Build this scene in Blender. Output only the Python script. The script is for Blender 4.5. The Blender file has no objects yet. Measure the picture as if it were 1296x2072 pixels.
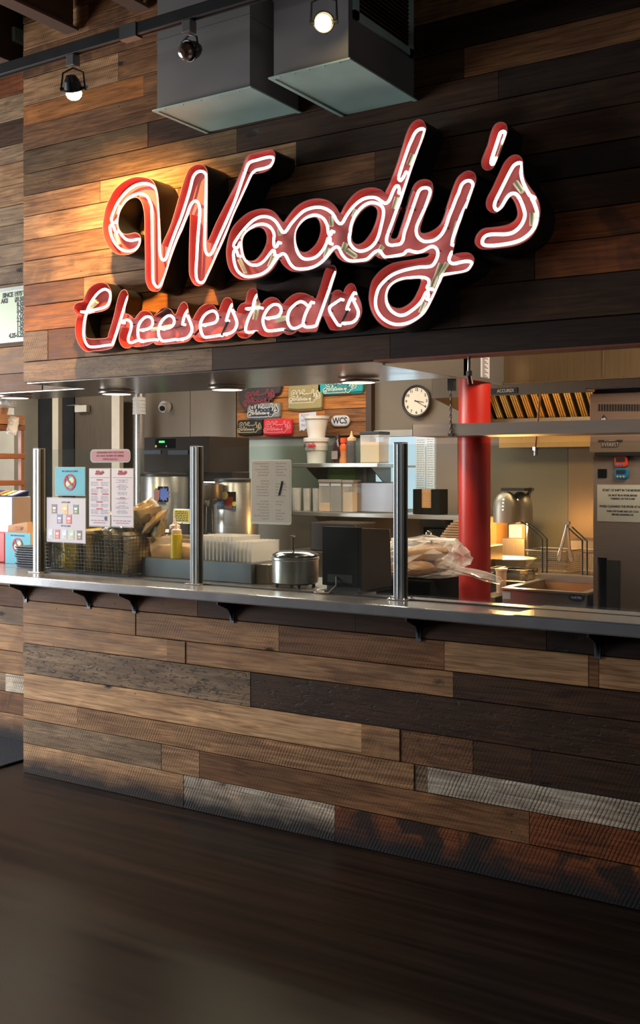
import bpy, math, random
from mathutils import Vector, Matrix
from mathutils.geometry import tessellate_polygon
random.seed(7)
C = bpy.context.scene
COL = C.collection
# ------------------------------------------------------------------ camera
F = 2161.0; CX = 648.0; HY = 950.0; YAW = math.radians(32.97)
CAM = Vector((0.0, -3.88, 1.6))
cd = bpy.data.cameras.new('camera'); cam = bpy.data.objects.new('camera', cd); COL.objects.link(cam)
cam.location = CAM; cam.rotation_euler = (math.pi/2, 0, YAW)
cd.sensor_fit = 'HORIZONTAL'; cd.sensor_width = 36; cd.lens = 36*F/1296; cd.shift_y = -(1036-HY)/1296
cd.clip_start = 0.05; cd.clip_end = 100
C.camera = cam
C.view_settings.view_transform = 'Standard'; C.view_settings.look = 'None'
C.view_settings.gamma = 1; C.view_settings.use_curve_mapping = False
C.view_settings.exposure = 0.0
try:
    C.cycles.use_denoising = True
    C.cycles.max_bounces = 8; C.cycles.sample_clamp_indirect = 4
except Exception: pass
# ------------------------------------------------------------------ world
w = bpy.data.worlds.new('hall_ambient'); C.world = w; w.use_nodes = True
w.node_tree.nodes['Background'].inputs[0].default_value = (0.55, 0.68, 1.0, 1)
w.node_tree.nodes['Background'].inputs[1].default_value = 0.035
# ------------------------------------------------------------------ large area lights
def area(name, loc, target, sx, sy, energy, col, spread=None):
    l = bpy.data.lights.new(name, 'AREA'); l.shape = 'RECTANGLE'; l.size = sx; l.size_y = sy
    l.energy = energy; l.color = col
    if spread: l.spread = spread
    o = bpy.data.objects.new(name, l); COL.objects.link(o); o.location = loc
    o.rotation_euler = (Vector(target)-Vector(loc)).to_track_quat('-Z', 'Y').to_euler()
    return o
area('hall_window_daylight', (-8.25, -1.9, 1.55), (-3.4, -0.2, 0.6), 2.2, 2.9, 530, (0.94, 0.96, 1.0))
area('hall_front_daylight', (-6.0, -9.5, 4.0), (-3.6, 0.0, 0.6), 4.5, 1.0, 60, (0.95, 0.96, 1.0))
area('hall_side_fill', (2.9, -6.0, 3.9), (-2.2, -0.4, 3.4), 1.6, .8, 42, (0.86, 0.93, 1.0))  # fill light added to brighten the ducts' right faces, no window there
area('kitchen_ceiling_and_fill', (-4.6, 2.5, 2.72), (-4.6, 2.5, 0), 1.4, 0.6, 30, (1.0, 0.90, 0.76))
area('kitchen_ceiling_and_fill', (-3.5, 2.2, 2.72), (-3.5, 2.2, 0), 1.2, 0.6, 30, (1.0, 0.86, 0.68))
area('kitchen_ceiling_and_fill', (-7.6, 2.2, 2.72), (-7.6, 2.2, 0), 1.2, 0.6, 30, (1.0, 0.90, 0.76))
area('kitchen_ceiling_and_fill', (-0.7, 0.6, 2.70), (-2.1, 1.2, 1.7), 1.2, 0.35, 45, (1.0, 0.78, 0.55))  # added fill aimed at the fascia corner, not a ceiling fixture
# ------------------------------------------------------------------ helpers
cy_, sy_ = math.cos(YAW), math.sin(YAW)
def ray(px, py):
    u = (px-CX)/F; v = (HY-py)/F
    return Vector((-sy_+cy_*u, cy_+sy_*u, v))
def U(px, py, Y=None, X=None, Z=None):
    d = ray(px, py)
    if Y is not None: t = (Y-CAM.y)/d.y
    elif X is not None: t = (X-CAM.x)/d.x
    else: t = (Z-CAM.z)/d.z
    return CAM + d*t
def R(x0, y0, x1, y1, Y):
    """pixel rectangle on the plane at depth Y -> X0,X1,Z0,Z1"""
    a = U(x0, (y0+y1)/2, Y=Y); b = U(x1, (y0+y1)/2, Y=Y); m = (x0+x1)/2
    return a.x, b.x, U(m, y1, Y=Y).z, U(m, y0, Y=Y).z

def srgb(r, g, b):
    f = lambda c: (c/255/12.92) if c/255 <= 0.04045 else ((c/255+0.055)/1.055)**2.4
    return (f(r), f(g), f(b), 1)

class G:
    def __init__(s): s.v = []; s.f = []; s.m = []
    def add(s, vs, fs, mi=0):
        n = len(s.v); s.v += [tuple(v) for v in vs]; s.f += [tuple(n+i for i in f) for f in fs]; s.m += [mi]*len(fs); return s
    def box(s, x0, x1, y0, y1, z0, z1, mi=0):
        x0, x1 = sorted((x0, x1)); y0, y1 = sorted((y0, y1)); z0, z1 = sorted((z0, z1))
        return s.add([(x0,y0,z0),(x1,y0,z0),(x1,y1,z0),(x0,y1,z0),(x0,y0,z1),(x1,y0,z1),(x1,y1,z1),(x0,y1,z1)],
              [(0,3,2,1),(4,5,6,7),(0,1,5,4),(1,2,6,5),(2,3,7,6),(3,0,4,7)], mi)
    def cyl(s, p0, p1, r0, r1=None, n=16, mi=0, caps=True):
        if r1 is None: r1 = r0
        p0 = Vector(p0); p1 = Vector(p1); d = (p1-p0).normalized()
        a = d.orthogonal().normalized(); b = d.cross(a)
        vs = []
        for p, r in ((p0, r0), (p1, r1)):
            for i in range(n):
                t = 2*math.pi*i/n; vs.append(p+(a*math.cos(t)+b*math.sin(t))*r)
        fs = [(i, (i+1) % n, n+(i+1) % n, n+i) for i in range(n)]
        if caps: fs += [tuple(reversed(range(n))), tuple(range(n, 2*n))]
        return s.add(vs, fs, mi)
    def lathe(s, x, y, prof, n=20, mi=0):
        vs = []; fs = []
        for r, z in prof:
            for i in range(n):
                t = 2*math.pi*i/n; vs.append((x+r*math.cos(t), y+r*math.sin(t), z))
        for k in range(len(prof)-1):
            for i in range(n):
                j = (i+1) % n; fs.append((k*n+i, k*n+j, (k+1)*n+j, (k+1)*n+i))
        if prof[0][0] > 1e-4: fs.append(tuple(reversed(range(n))))
        if prof[-1][0] > 1e-4: fs.append(tuple(range((len(prof)-1)*n, len(prof)*n)))
        return s.add(vs, fs, mi)
    def tube(s, pts, r, n=8, mi=0, closed=False):
        P = [Vector(p) for p in pts]; m = len(P); vs = []; fs = []
        a = None
        for i in range(m):
            d = (P[(i+1) % m]-P[i-1]) if closed or 0 < i < m-1 else (P[1]-P[0] if i == 0 else P[-1]-P[-2])
            if d.length < 1e-9: d = Vector((0, 0, 1))
            d.normalize()
            a = d.orthogonal() if a is None else a-d*a.dot(d)
            if a.length < 1e-6: a = d.orthogonal()
            a.normalize(); b = d.cross(a)
            for k in range(n):
                t = 2*math.pi*k/n; vs.append(P[i]+(a*math.cos(t)+b*math.sin(t))*r)
        for i in range(m if closed else m-1):
            j = (i+1) % m
            for k in range(n):
                l = (k+1) % n; fs.append((i*n+k, i*n+l, j*n+l, j*n+k))
        if not closed: fs += [tuple(reversed(range(n))), tuple(range((m-1)*n, m*n))]
        return s.add(vs, fs, mi)
    def prism(s, pts, y0, y1, mi=0):
        """polygon in (x,z) extruded along y"""
        n = len(pts)
        vs = [(x, y0, z) for x, z in pts]+[(x, y1, z) for x, z in pts]
        return s.add(vs, [tuple(range(n)), tuple(reversed(range(n, 2*n)))]+[(i, n+i, n+(i+1) % n, (i+1) % n) for i in range(n)], mi)
    def prismx(s, pts, x0, x1, mi=0):
        """polygon in (y,z) extruded along x"""
        n = len(pts)
        vs = [(x0, y, z) for y, z in pts]+[(x1, y, z) for y, z in pts]
        return s.add(vs, [tuple(reversed(range(n))), tuple(range(n, 2*n))]+[(i, (i+1) % n, n+(i+1) % n, n+i) for i in range(n)], mi)
    def orient(s, c, d):
        q = d.to_track_quat('Z', 'Y'); s.v = [tuple(c+q @ Vector(v)) for v in s.v]; return s
    def build(s, name, mats, parent=None, smooth=False, bevel=0, world=True, seg=2, origin=None):
        org = Vector((0, 0, 0))
        if parent is not None and world:
            p = parent
            while p is not None: org += Vector(p.location); p = p.parent
        loc = Vector(origin)-org if origin is not None else Vector((0, 0, 0))
        if origin is not None: org = Vector(origin)
        me = bpy.data.meshes.new(name)
        me.from_pydata([(v[0]-org.x, v[1]-org.y, v[2]-org.z) for v in s.v], [], s.f)
        if not isinstance(mats, (list, tuple)): mats = [mats]
        for m in mats: me.materials.append(m)
        me.polygons.foreach_set('material_index', s.m)
        if smooth: me.polygons.foreach_set('use_smooth', [True]*len(s.f))
        me.update()
        o = bpy.data.objects.new(name, me); COL.objects.link(o)
        o.location = loc
        if parent is not None: o.parent = parent
        if smooth:
            mo = o.modifiers.new('edges', 'EDGE_SPLIT'); mo.split_angle = math.radians(38)
        if bevel:
            b = o.modifiers.new('bevel', 'BEVEL'); b.width = bevel; b.segments = seg; b.limit_method = 'ANGLE'; b.angle_limit = 0.7
        return o

def tag(o, label=None, cat=None, group=None, kind=None):
    if label: o['label'] = label
    if cat: o['category'] = cat
    if group: o['group'] = group
    if kind: o['kind'] = kind
    return o
def thing(name, label, cat, loc=(0, 0, 0), group=None, rz=0):
    o = bpy.data.objects.new(name, None); COL.objects.link(o); o.empty_display_size = 0.05
    o.location = loc; o.rotation_euler = (0, 0, rz)
    return tag(o, label, cat, group)
def one(g, name, mats, label, cat, group=None, **k):
    """a thing that is one mesh, origin at its base centre"""
    xs = [v[0] for v in g.v]; ys = [v[1] for v in g.v]; zs = [v[2] for v in g.v]
    k.setdefault('origin', ((min(xs)+max(xs))/2, (min(ys)+max(ys))/2, min(zs)))
    return tag(g.build(name, mats, None, **k), label, cat, group)
def struct(g, name, mats, **k): return tag(g.build(name, mats, None, **k), kind='structure')
def dup(root, loc, label=None, group=None):
    r = root.copy(); COL.objects.link(r); r.location = loc
    if label: r['label'] = label
    if group: r['group'] = group
    for ch in list(root.children):
        c = ch.copy(); COL.objects.link(c); c.parent = r
        for g_ in ch.children:
            d = g_.copy(); COL.objects.link(d); d.parent = c
    return r

# ------------------------------------------------------------------ materials
def newmat(name):
    m = bpy.data.materials.new(name); m.use_nodes = True; nt = m.node_tree
    return m, nt, nt.nodes['Principled BSDF']
def P(name, col, rough=0.5, metal=0.0, emis=None, es=0.0, var=0.12, scale=9.0, bump=0.0, stretch=None, alpha=None, trans=0.0, spec=None, coat=0):
    m, nt, b = newmat(name); N = nt.nodes; L = nt.links
    tc = N.new('ShaderNodeTexCoord'); mp = N.new('ShaderNodeMapping'); no = N.new('ShaderNodeTexNoise')
    if stretch: mp.inputs['Scale'].default_value = stretch
    no.inputs['Scale'].default_value = scale; no.inputs['Detail'].default_value = 5
    L.new(tc.outputs['Object'], mp.inputs['Vector']); L.new(mp.outputs[0], no.inputs['Vector'])
    mx = N.new('ShaderNodeMix'); mx.data_type = 'RGBA'
    mx.inputs[6].default_value = tuple(c*(1-var) for c in col[:3])+(1,)
    mx.inputs[7].default_value = tuple(min(1, c*(1+var)) for c in col[:3])+(1,)
    L.new(no.outputs[0], mx.inputs[0]); L.new(mx.outputs[2], b.inputs['Base Color'])
    mr = N.new('ShaderNodeMapRange'); mr.inputs[3].default_value = max(0.02, rough*0.8); mr.inputs[4].default_value = min(1, rough*1.2)
    L.new(no.outputs[0], mr.inputs[0]); L.new(mr.outputs[0], b.inputs['Roughness'])
    b.inputs['Metallic'].default_value = metal
    if bump:
        bp = N.new('ShaderNodeBump'); bp.inputs['Strength'].default_value = bump; bp.inputs['Distance'].default_value = 0.004
        L.new(no.outputs[0], bp.inputs['Height']); L.new(bp.outputs[0], b.inputs['Normal'])
    if emis: b.inputs['Emission Color'].default_value = tuple(emis[:3])+(1,); b.inputs['Emission Strength'].default_value = es
    if alpha is not None: b.inputs['Alpha'].default_value = alpha
    if trans: b.inputs['Transmission Weight'].default_value = trans
    if spec is not None: b.inputs['Specular IOR Level'].default_value = spec
    if coat: b.inputs['Coat Weight'].default_value = coat
    return m
def clear(name, tint, op=0.25, rough=0.1):
    """thin clear film: part transparent, part coloured gloss"""
    m, nt, b = newmat(name); N = nt.nodes; L = nt.links
    b.inputs['Base Color'].default_value = tint; b.inputs['Roughness'].default_value = rough
    tr = N.new('ShaderNodeBsdfTransparent'); mx = N.new('ShaderNodeMixShader'); lw = N.new('ShaderNodeLayerWeight')
    lw.inputs[0].default_value = 0.35
    no = N.new('ShaderNodeTexNoise'); no.inputs['Scale'].default_value = 14
    ad = N.new('ShaderNodeMath'); ad.operation = 'MULTIPLY_ADD'; ad.inputs[1].default_value = 0.6; ad.inputs[2].default_value = op
    L.new(lw.outputs['Facing'], ad.inputs[0]); ad.use_clamp = True
    L.new(ad.outputs[0], mx.inputs[0]); L.new(tr.outputs[0], mx.inputs[1]); L.new(b.outputs[0], mx.inputs[2])
    L.new(mx.outputs[0], N['Material Output'].inputs[0])
    return m

def wood_mat():
    m, nt, b = newmat('reclaimed_wood'); N = nt.nodes; L = nt.links
    def math_(op, a=None, bb=None, c=None, clamp=False):
        n = N.new('ShaderNodeMath'); n.operation = op; n.use_clamp = clamp
        for i, x in enumerate((a, bb, c)):
            if x is None: continue
            if isinstance(x, (int, float)): n.inputs[i].default_value = x
            else: L.new(x, n.inputs[i])
        return n.outputs[0]
    def mixc(f, a, bb, mode='MIX'):
        n = N.new('ShaderNodeMix'); n.data_type = 'RGBA'; n.blend_type = mode
        for i, x in ((0, f), (6, a), (7, bb)):
            if isinstance(x, (int, float)): n.inputs[i].default_value = x
            elif isinstance(x, tuple): n.inputs[i].default_value = x
            else: L.new(x, n.inputs[i])
        return n.outputs[2]
    def attr(nm):
        n = N.new('ShaderNodeAttribute'); n.attribute_type = 'OBJECT'; n.attribute_name = nm; return n.outputs['Fac']
    def noise(vec, sc, det=4, dist=0):
        n = N.new('ShaderNodeTexNoise'); n.inputs['Scale'].default_value = sc; n.inputs['Detail'].default_value = det
        n.inputs['Distortion'].default_value = dist; L.new(vec, n.inputs['Vector']); return n.outputs[0]
    def mapping(vec, s=(1, 1, 1), r=(0, 0, 0)):
        n = N.new('ShaderNodeMapping'); n.inputs['Scale'].default_value = s; n.inputs['Rotation'].default_value = r
        L.new(vec, n.inputs['Vector']); return n.outputs[0]
    def mrange(x, a, bb, c, d):
        n = N.new('ShaderNodeMapRange')
        L.new(x, n.inputs[0])
        for i, q in enumerate((a, bb, c, d)): n.inputs[i+1].default_value = q
        return n.outputs[0]
    tc = N.new('ShaderNodeTexCoord'); oi = N.new('ShaderNodeObjectInfo'); geo = N.new('ShaderNodeNewGeometry')
    off = N.new('ShaderNodeVectorMath'); off.operation = 'SCALE'; 
    cb = N.new('ShaderNodeCombineXYZ')
    rnd = oi.outputs['Random']
    L.new(math_('MULTIPLY', rnd, 37.0), cb.inputs[0]); L.new(math_('MULTIPLY', rnd, 91.0), cb.inputs[2]); L.new(rnd, cb.inputs[1])
    va = N.new('ShaderNodeVectorMath'); va.operation = 'ADD'
    L.new(tc.outputs['Object'], va.inputs[0]); L.new(cb.outputs[0], va.inputs[1]); v = va.outputs[0]
    grain = noise(mapping(v, (1.6, 1, 34)), 2.4, 7, 0.9)
    fine = noise(mapping(v, (9, 1, 160)), 2.0, 3, 0.3)
    blot = noise(mapping(v, (1.6, 1, 5)), 1.8, 5, 0.4)
    patch = noise(mapping(v, (3.5, 1, 9)), 1.3, 3, 0.8)
    rough_n = noise(mapping(v, (14, 1, 46)), 1.6, 6, 1.2)
    # saw marks: gently curved cross-grain lines
    sw = N.new('ShaderNodeTexWave'); sw.wave_type = 'BANDS'; sw.bands_direction = 'X'; sw.inputs['Scale'].default_value = 22
    sw.inputs['Distortion'].default_value = 2.2; sw.inputs['Detail'].default_value = 3; sw.inputs['Detail Scale'].default_value = 0.8
    L.new(mapping(v, (1, 1, 1), (0, math.radians(-24), 0)), sw.inputs['Vector'])
    sawp = math_('MULTIPLY', math_('POWER', sw.outputs['Fac'], 2.6), mrange(noise(mapping(v, (6, 1, 3)), 2.0, 3, 0.5), 0.35, 0.62, 0.25, 1.0))
    saw = math_('MULTIPLY', sawp, attr('saw'))
    # knots
    vo = N.new('ShaderNodeTexVoronoi'); vo.inputs['Scale'].default_value = 2.3; L.new(mapping(v, (1.15, 1, 2.6)), vo.inputs['Vector'])
    dist = vo.outputs['Distance']
    kd = math_('ADD', dist, math_('MULTIPLY', math_('SUBTRACT', rough_n, 0.5), 0.10))
    knot = mrange(kd, 0.035, 0.10, 1.0, 0.0)
    ring = mrange(kd, 0.10, 0.30, 0.45, 0.0)
    vo2 = N.new('ShaderNodeTexVoronoi'); vo2.inputs['Scale'].default_value = 9; L.new(mapping(v, (1.1, 1, 1.4)), vo2.inputs['Vector'])
    hole = mrange(vo2.outputs['Distance'], 0.028, 0.045, 0.85, 0.0)
    base = oi.outputs['Color']
    g1 = mixc(mrange(grain, 0.36, 0.62, 0.85, 0.0), base, mixc(1.0, base, (0.42, 0.34, 0.28, 1), 'MULTIPLY'))
    g2 = mixc(mrange(blot, 0.42, 0.72, 0.0, 0.75), g1, mixc(1.0, g1, (0.50, 0.44, 0.40, 1), 'MULTIPLY'))
    g3 = mixc(mrange(patch, 0.50, 0.72, 0.0, 0.8), g2, mixc(1.0, g2, (1.5, 1.42, 1.35, 1), 'MULTIPLY'))
    st = math_('MULTIPLY', mrange(noise(mapping(v, (5, 1, 3.5)), 1.5, 4, 0.7), 0.48, 0.60, 0.0, 0.9), attr('stain'))
    g4 = mixc(st, g3, (0.02, 0.014, 0.010, 1))
    g5 = mixc(math_('MULTIPLY', fine, 0.25), g4, mixc(1.0, g4, (0.4, 0.36, 0.32, 1), 'MULTIPLY'))
    g6 = mixc(math_('MULTIPLY', mrange(saw, 0.15, 0.8, 0.0, 1.0), 0.75), g5, mixc(1.0, g5, (0.30, 0.27, 0.25, 1), 'MULTIPLY'))
    rg = math_('MULTIPLY', mrange(rough_n, 0.55, 0.66, 0.0, 0.8), attr('rough'))
    g7 = mixc(rg, g6, (0.035, 0.028, 0.022, 1))
    g8 = mixc(math_('MULTIPLY', ring, 0.8), g7, mixc(1.0, g7, (0.35, 0.28, 0.22, 1), 'MULTIPLY'))
    g9 = mixc(math_('MAXIMUM', knot, hole), g8, (0.018, 0.013, 0.010, 1))
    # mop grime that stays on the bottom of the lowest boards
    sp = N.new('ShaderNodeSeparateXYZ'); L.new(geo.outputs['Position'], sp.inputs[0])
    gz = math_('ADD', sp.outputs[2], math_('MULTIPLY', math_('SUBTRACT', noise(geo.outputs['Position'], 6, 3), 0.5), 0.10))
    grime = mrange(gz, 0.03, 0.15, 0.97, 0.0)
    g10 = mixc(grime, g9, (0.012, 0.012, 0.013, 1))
    L.new(g10, b.inputs['Base Color'])
    L.new(mrange(grain, 0.3, 0.7, 0.5, 0.72), b.inputs['Roughness'])
    b.inputs['Specular IOR Level'].default_value = 0.22
    h = math_('ADD', math_('MULTIPLY', grain, 0.35), math_('MULTIPLY', fine, 0.12))
    h = math_('SUBTRACT', h, math_('MULTIPLY', saw, 0.42))
    h = math_('SUBTRACT', h, math_('MULTIPLY', rg, 1.2))
    h = math_('SUBTRACT', h, math_('MULTIPLY', math_('MAXIMUM', knot, hole), 1.2))
    bp = N.new('ShaderNodeBump'); bp.inputs['Strength'].default_value = 0.75; bp.inputs['Distance'].default_value = 0.0028
    L.new(h, bp.inputs['Height']); L.new(bp.outputs[0], b.inputs['Normal'])
    return m
WOOD = wood_mat()
M_ = dict(
    black=P('black_paint', (0.012, 0.012, 0.013), 0.42),
    matblack=P('matte_black', (0.008, 0.008, 0.008), 0.8, spec=0.1),
    red=P('red_enamel', srgb(190, 58, 50), 0.42, var=0.08, scale=5),
    redplate=P('faded_red_enamel', srgb(168, 70, 66), 0.5, var=0.18, scale=6),
    rim=P('worn_red_edge', srgb(190, 110, 100), 0.4),
    neon=P('neon_glass', (0.9, 0.95, 1), 0.3, emis=(0.90, 1.0, 0.97), es=2.3),
    neon2=P('neon_glass_small', (0.9, 0.95, 1), 0.3, emis=(0.92, 1.0, 0.97), es=2.2),
    cer=P('electrode_housing_tan', srgb(205, 200, 160), 0.5),
    wire=P('black_rubber', (0.01, 0.01, 0.01), 0.5),
    steel=P('brushed_stainless', srgb(178, 174, 168), 0.30, 0.78, stretch=(0.6, 1, 30), var=0.18, bump=0.06),
    steeld=P('dark_stainless', srgb(122, 112, 102), 0.36, 0.75, stretch=(30, 1, 0.5), var=0.25, bump=0.05),
    steelw=P('wall_stainless', srgb(108, 96, 82), 0.42, 0.7, stretch=(18, 1, 0.6), var=0.25, bump=0.05),
    counter=P('counter_stainless', srgb(176, 176, 178), 0.24, 0.75, stretch=(1, 40, 1), var=0.15, bump=0.04),
    galv=P('galvanised_neon_tint', srgb(176, 204, 194), 0.5, 0.3, var=0.25, scale=5, bump=0.05),  # galvanised steel, base lightened and greened for neon glow on the duct bottoms
    duct=P('painted_duct', srgb(112, 108, 106), 0.65, 0.1, var=0.15, scale=4, bump=0.08),
    white=P('white_plastic', srgb(206, 202, 194), 0.45),
    paper=P('paper', srgb(196, 196, 206), 0.7, var=0.03),
    cream=P('cream_paint', srgb(196, 190, 174), 0.6),
    wallk=P('kitchen_wall', srgb(108, 98, 84), 0.6),
    greenwall=P('green_wall', srgb(126, 150, 120), 0.5),
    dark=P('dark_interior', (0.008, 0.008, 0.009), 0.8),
    ceil=P('dark_deck', srgb(40, 34, 30), 0.8, bump=0.2),
    joist=P('dark_joist', srgb(90, 66, 52), 0.65, bump=0.15, stretch=(20, 1, 20)),
    pillar=P('red_column_paint', srgb(192, 38, 27), 0.38, var=0.10, scale=7, bump=0.04),
    glow=P('warm_led', (1, 1, 1), 0.5, emis=(1.0, 0.80, 0.52), es=4.0),
    bulb=P('halogen_bulb', (1, 1, 1), 0.5, emis=(1.0, 0.74, 0.36), es=22.0),
    ink=P('dark_ink', srgb(40, 40, 46), 0.7, var=0.02),
    inkg=P('grey_ink', srgb(120, 120, 128), 0.7, var=0.02),
    inkr=P('red_ink', srgb(176, 40, 50), 0.7, var=0.05),
    blue=P('blue_print', srgb(70, 160, 182), 0.6, var=0.05),
    navy=P('navy_print', srgb(28, 42, 96), 0.6),
    kraft=P('kraft_paper', srgb(180, 138, 98), 0.75, var=0.1, bump=0.1),
    wood=P('orange_wood', srgb(128, 72, 36), 0.5, stretch=(2, 2, 20), var=0.3),
    rubber=P('rubber_mat', srgb(32, 36, 42), 0.9, bump=0.8, scale=120),
    chrome=P('chrome', srgb(200, 198, 192), 0.12, 1.0, var=0.04),
    iron=P('galvanised_bracket', srgb(90, 94, 100), 0.5, 0.8),
)
def solid(name, r, g, b, rough=0.5, **k): return P(name, srgb(r, g, b), rough, **k)

def text(body, size, mat, parent, loc, name='lettering', align='CENTER', sx=1.0, mirror=False, depth=0.0004, shear=0.0, bold=0.0, rotx=True, spacing=1.0):
    cu = bpy.data.curves.new('t', 'FONT'); cu.body = body; cu.size = size; cu.align_x = align; cu.align_y = 'CENTER'
    cu.extrude = depth; cu.shear = shear; cu.offset = bold; cu.space_line = spacing; cu.resolution_u = 3
    t = bpy.data.objects.new('t', cu); COL.objects.link(t)
    dg = bpy.context.evaluated_depsgraph_get(); me = bpy.data.meshes.new_from_object(t.evaluated_get(dg))
    bpy.data.objects.remove(t); bpy.data.curves.remove(cu)
    s = -sx if mirror else sx
    for v in me.vertices:
        x, y, z = v.co; v.co = (x*s, -z, y)
    if mirror: me.flip_normals()
    me.materials.clear(); me.materials.append(mat); me.name = name
    for p in me.polygons: p.material_index = 0
    o = bpy.data.objects.new(name, me); COL.objects.link(o)
    org = Vector((0, 0, 0)); p = parent
    while p is not None: org += Vector(p.location); p = p.parent
    o.location = Vector(loc)-org; o.parent = parent
    return o
def scribble(g, x0, x1, z, h, y, seed, y2=None):
    """a line of unreadably small print: word-length bars"""
    r = random.Random(seed); x = x0
    while x < x1-0.004:
        wd = min(r.uniform(0.010, 0.030), x1-x)
        g.box(x, x+wd, y-0.0006, y, z-h/2, z+h/2); x += wd+0.005

# ------------------------------------------------------------------ hall shell
XL, XR, XE = -4.385, 1.4, -8.6
g = G().box(-10.5, 3.2, -12, 4.2, -0.08, 0.0)
def floor_mat():
    m, nt, b = newmat('stained_concrete'); N = nt.nodes; L = nt.links
    tc = N.new('ShaderNodeTexCoord')
    mp = N.new('ShaderNodeMapping'); mp.inputs['Rotation'].default_value = (0, 0, math.radians(-62)); mp.inputs['Scale'].default_value = (0.45, 9, 1)
    n1 = N.new('ShaderNodeTexNoise'); n1.inputs['Scale'].default_value = 1.6; n1.inputs['Detail'].default_value = 8; n1.inputs['Distortion'].default_value = 0.5
    n2 = N.new('ShaderNodeTexNoise'); n2.inputs['Scale'].default_value = 1.1; n2.inputs['Detail'].default_value = 6
    L.new(tc.outputs['Object'], mp.inputs[0]); L.new(mp.outputs[0], n1.inputs[0]); L.new(tc.outputs['Object'], n2.inputs[0])
    r1 = N.new('ShaderNodeValToRGB'); e = r1.color_ramp.elements
    e[0].position = 0.35; e[0].color = (0.004, 0.003, 0.0027, 1); e[1].position = 0.72; e[1].color = (0.034, 0.021, 0.015, 1)
    L.new(n1.outputs[0], r1.inputs[0])
    mx = N.new('ShaderNodeMix'); mx.data_type = 'RGBA'; mx.blend_type = 'MULTIPLY'; mx.inputs[0].default_value = 0.8
    r2 = N.new('ShaderNodeValToRGB'); e = r2.color_ramp.elements
    e[0].position = 0.35; e[0].color = (0.5, 0.5, 0.52, 1); e[1].position = 0.7; e[1].color = (1.3, 1.15, 1.0, 1)
    L.new(n2.outputs[0], r2.inputs[0]); L.new(r1.outputs[0], mx.inputs[6]); L.new(r2.outputs[0], mx.inputs[7])
    vo = N.new('ShaderNodeTexVoronoi'); vo.inputs['Scale'].default_value = 3.2; L.new(tc.outputs['Object'], vo.inputs[0])
    mr = N.new('ShaderNodeMapRange'); mr.inputs[1].default_value = 0.008; mr.inputs[2].default_value = 0.014; mr.inputs[3].default_value = 0.6; mr.inputs[4].default_value = 0
    L.new(vo.outputs['Distance'], mr.inputs[0])
    mx2 = N.new('ShaderNodeMix'); mx2.data_type = 'RGBA'; L.new(mr.outputs[0], mx2.inputs[0]); L.new(mx.outputs[2], mx2.inputs[6]); mx2.inputs[7].default_value = (0.35, 0.33, 0.3, 1)
    L.new(mx2.outputs[2], b.inputs['Base Color'])
    rr = N.new('ShaderNodeMapRange'); rr.inputs[3].default_value = 0.26; rr.inputs[4].default_value = 0.5; L.new(n1.outputs[0], rr.inputs[0]); L.new(rr.outputs[0], b.inputs['Roughness'])
    bp = N.new('ShaderNodeBump'); bp.inputs['Strength'].default_value = 0.12; bp.inputs['Distance'].default_value = 0.003
    L.new(n1.outputs[0], bp.inputs['Height']); L.new(bp.outputs[0], b.inputs['Normal'])
    b.inputs['Specular IOR Level'].default_value = 0.26
    return m
struct(g, 'floor', floor_mat())
struct(G().box(-10.5, 3.2, -12, 0.9, 4.55, 4.65), 'ceiling', M_['ceil'])
# wall cores behind the planks
core = M_['matblack']
wl = struct(G().box(XL+0.004, XR, 0.022, 0.12, 0, 1.0), 'wall_counter_front', core)
wu = struct(G().box(XL+0.004, -2.268, 0.022, 0.88, 2.062, 4.55).box(-2.266, XR, 0.022, 0.098, 2.062, 4.55), 'wall_header', core)
wlr = struct(G().box(XE, XL-0.02, 0.442, 0.56, 0, 1.0).box(XL+0.006, XL+0.10, 0.13, 0.54, 0, 1.0), 'wall_counter_recess', core)
wur = struct(G().box(XE, XL-0.02, 0.442, 0.88, 2.062, 4.55), 'wall_header_recess', core)
wood_tones = {
 'tan': (164, 128, 96), 'ltan': (190, 152, 116), 'grey': (140, 118, 96), 'white': (190, 180, 170), 'brown': (122, 86, 58),
 'dark': (74, 50, 33), 'vdark': (48, 32, 22), 'rust': (130, 74, 40), 'orange': (172, 112, 60), 'rtan': (152, 116, 84), 'olive': (112, 88, 60)}
def plank(parent, x0, x1, z0, z1, tone, y=0.0, saw=0.08, stain=0.0, rough=0.0, proud=None):
    if proud is None: proud = random.uniform(0, 0.0045)
    j = 0.0012
    a, b_ = x0+j, x1-j; lo, hi = z0+j, z1-j
    nseg = max(1, int((b_-a)/0.5)); c = 0.0015
    yf = y-proud
    G_ = G()
    # box whose long edges wander a little; front edges eased
    vs = []; fs = []
    for i in range(nseg+1):
        x = a+(b_-a)*i/nseg
        d0 = random.uniform(0, 0.0012); d1 = random.uniform(0, 0.0012)
        vs += [(x, y+0.018, lo+d0), (x, yf+c, lo+d0), (x, yf, lo+d0+c), (x, yf, hi-d1-c), (x, yf+c, hi-d1), (x, y+0.018, hi-d1)]
    for i in range(nseg):
        for k in range(6):
            l = (k+1) % 6; fs.append((i*6+k, (i+1)*6+k, (i+1)*6+l, i*6+l))
    fs += [(0, 1, 2, 3, 4, 5), tuple(nseg*6+k for k in (5, 4, 3, 2, 1, 0))]
    G_.add(vs, fs)
    o = G_.build('plank', WOOD, parent, origin=((a+b_)/2, y, (lo+hi)/2))
    t = wood_tones[tone]; r = random.uniform(0.9, 1.1)
    r *= 1.18 if t[0] > 100 else 1.0
    cc = srgb(*t); o.color = (cc[0]*r, cc[1]*r*.98, cc[2]*r*.86, 1)
    o['saw'] = float(saw); o['stain'] = float(stain); o['rough'] = float(rough)
    return o
def X0(px, Y=0.0): return U(px, 900, Y=Y).x
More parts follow.
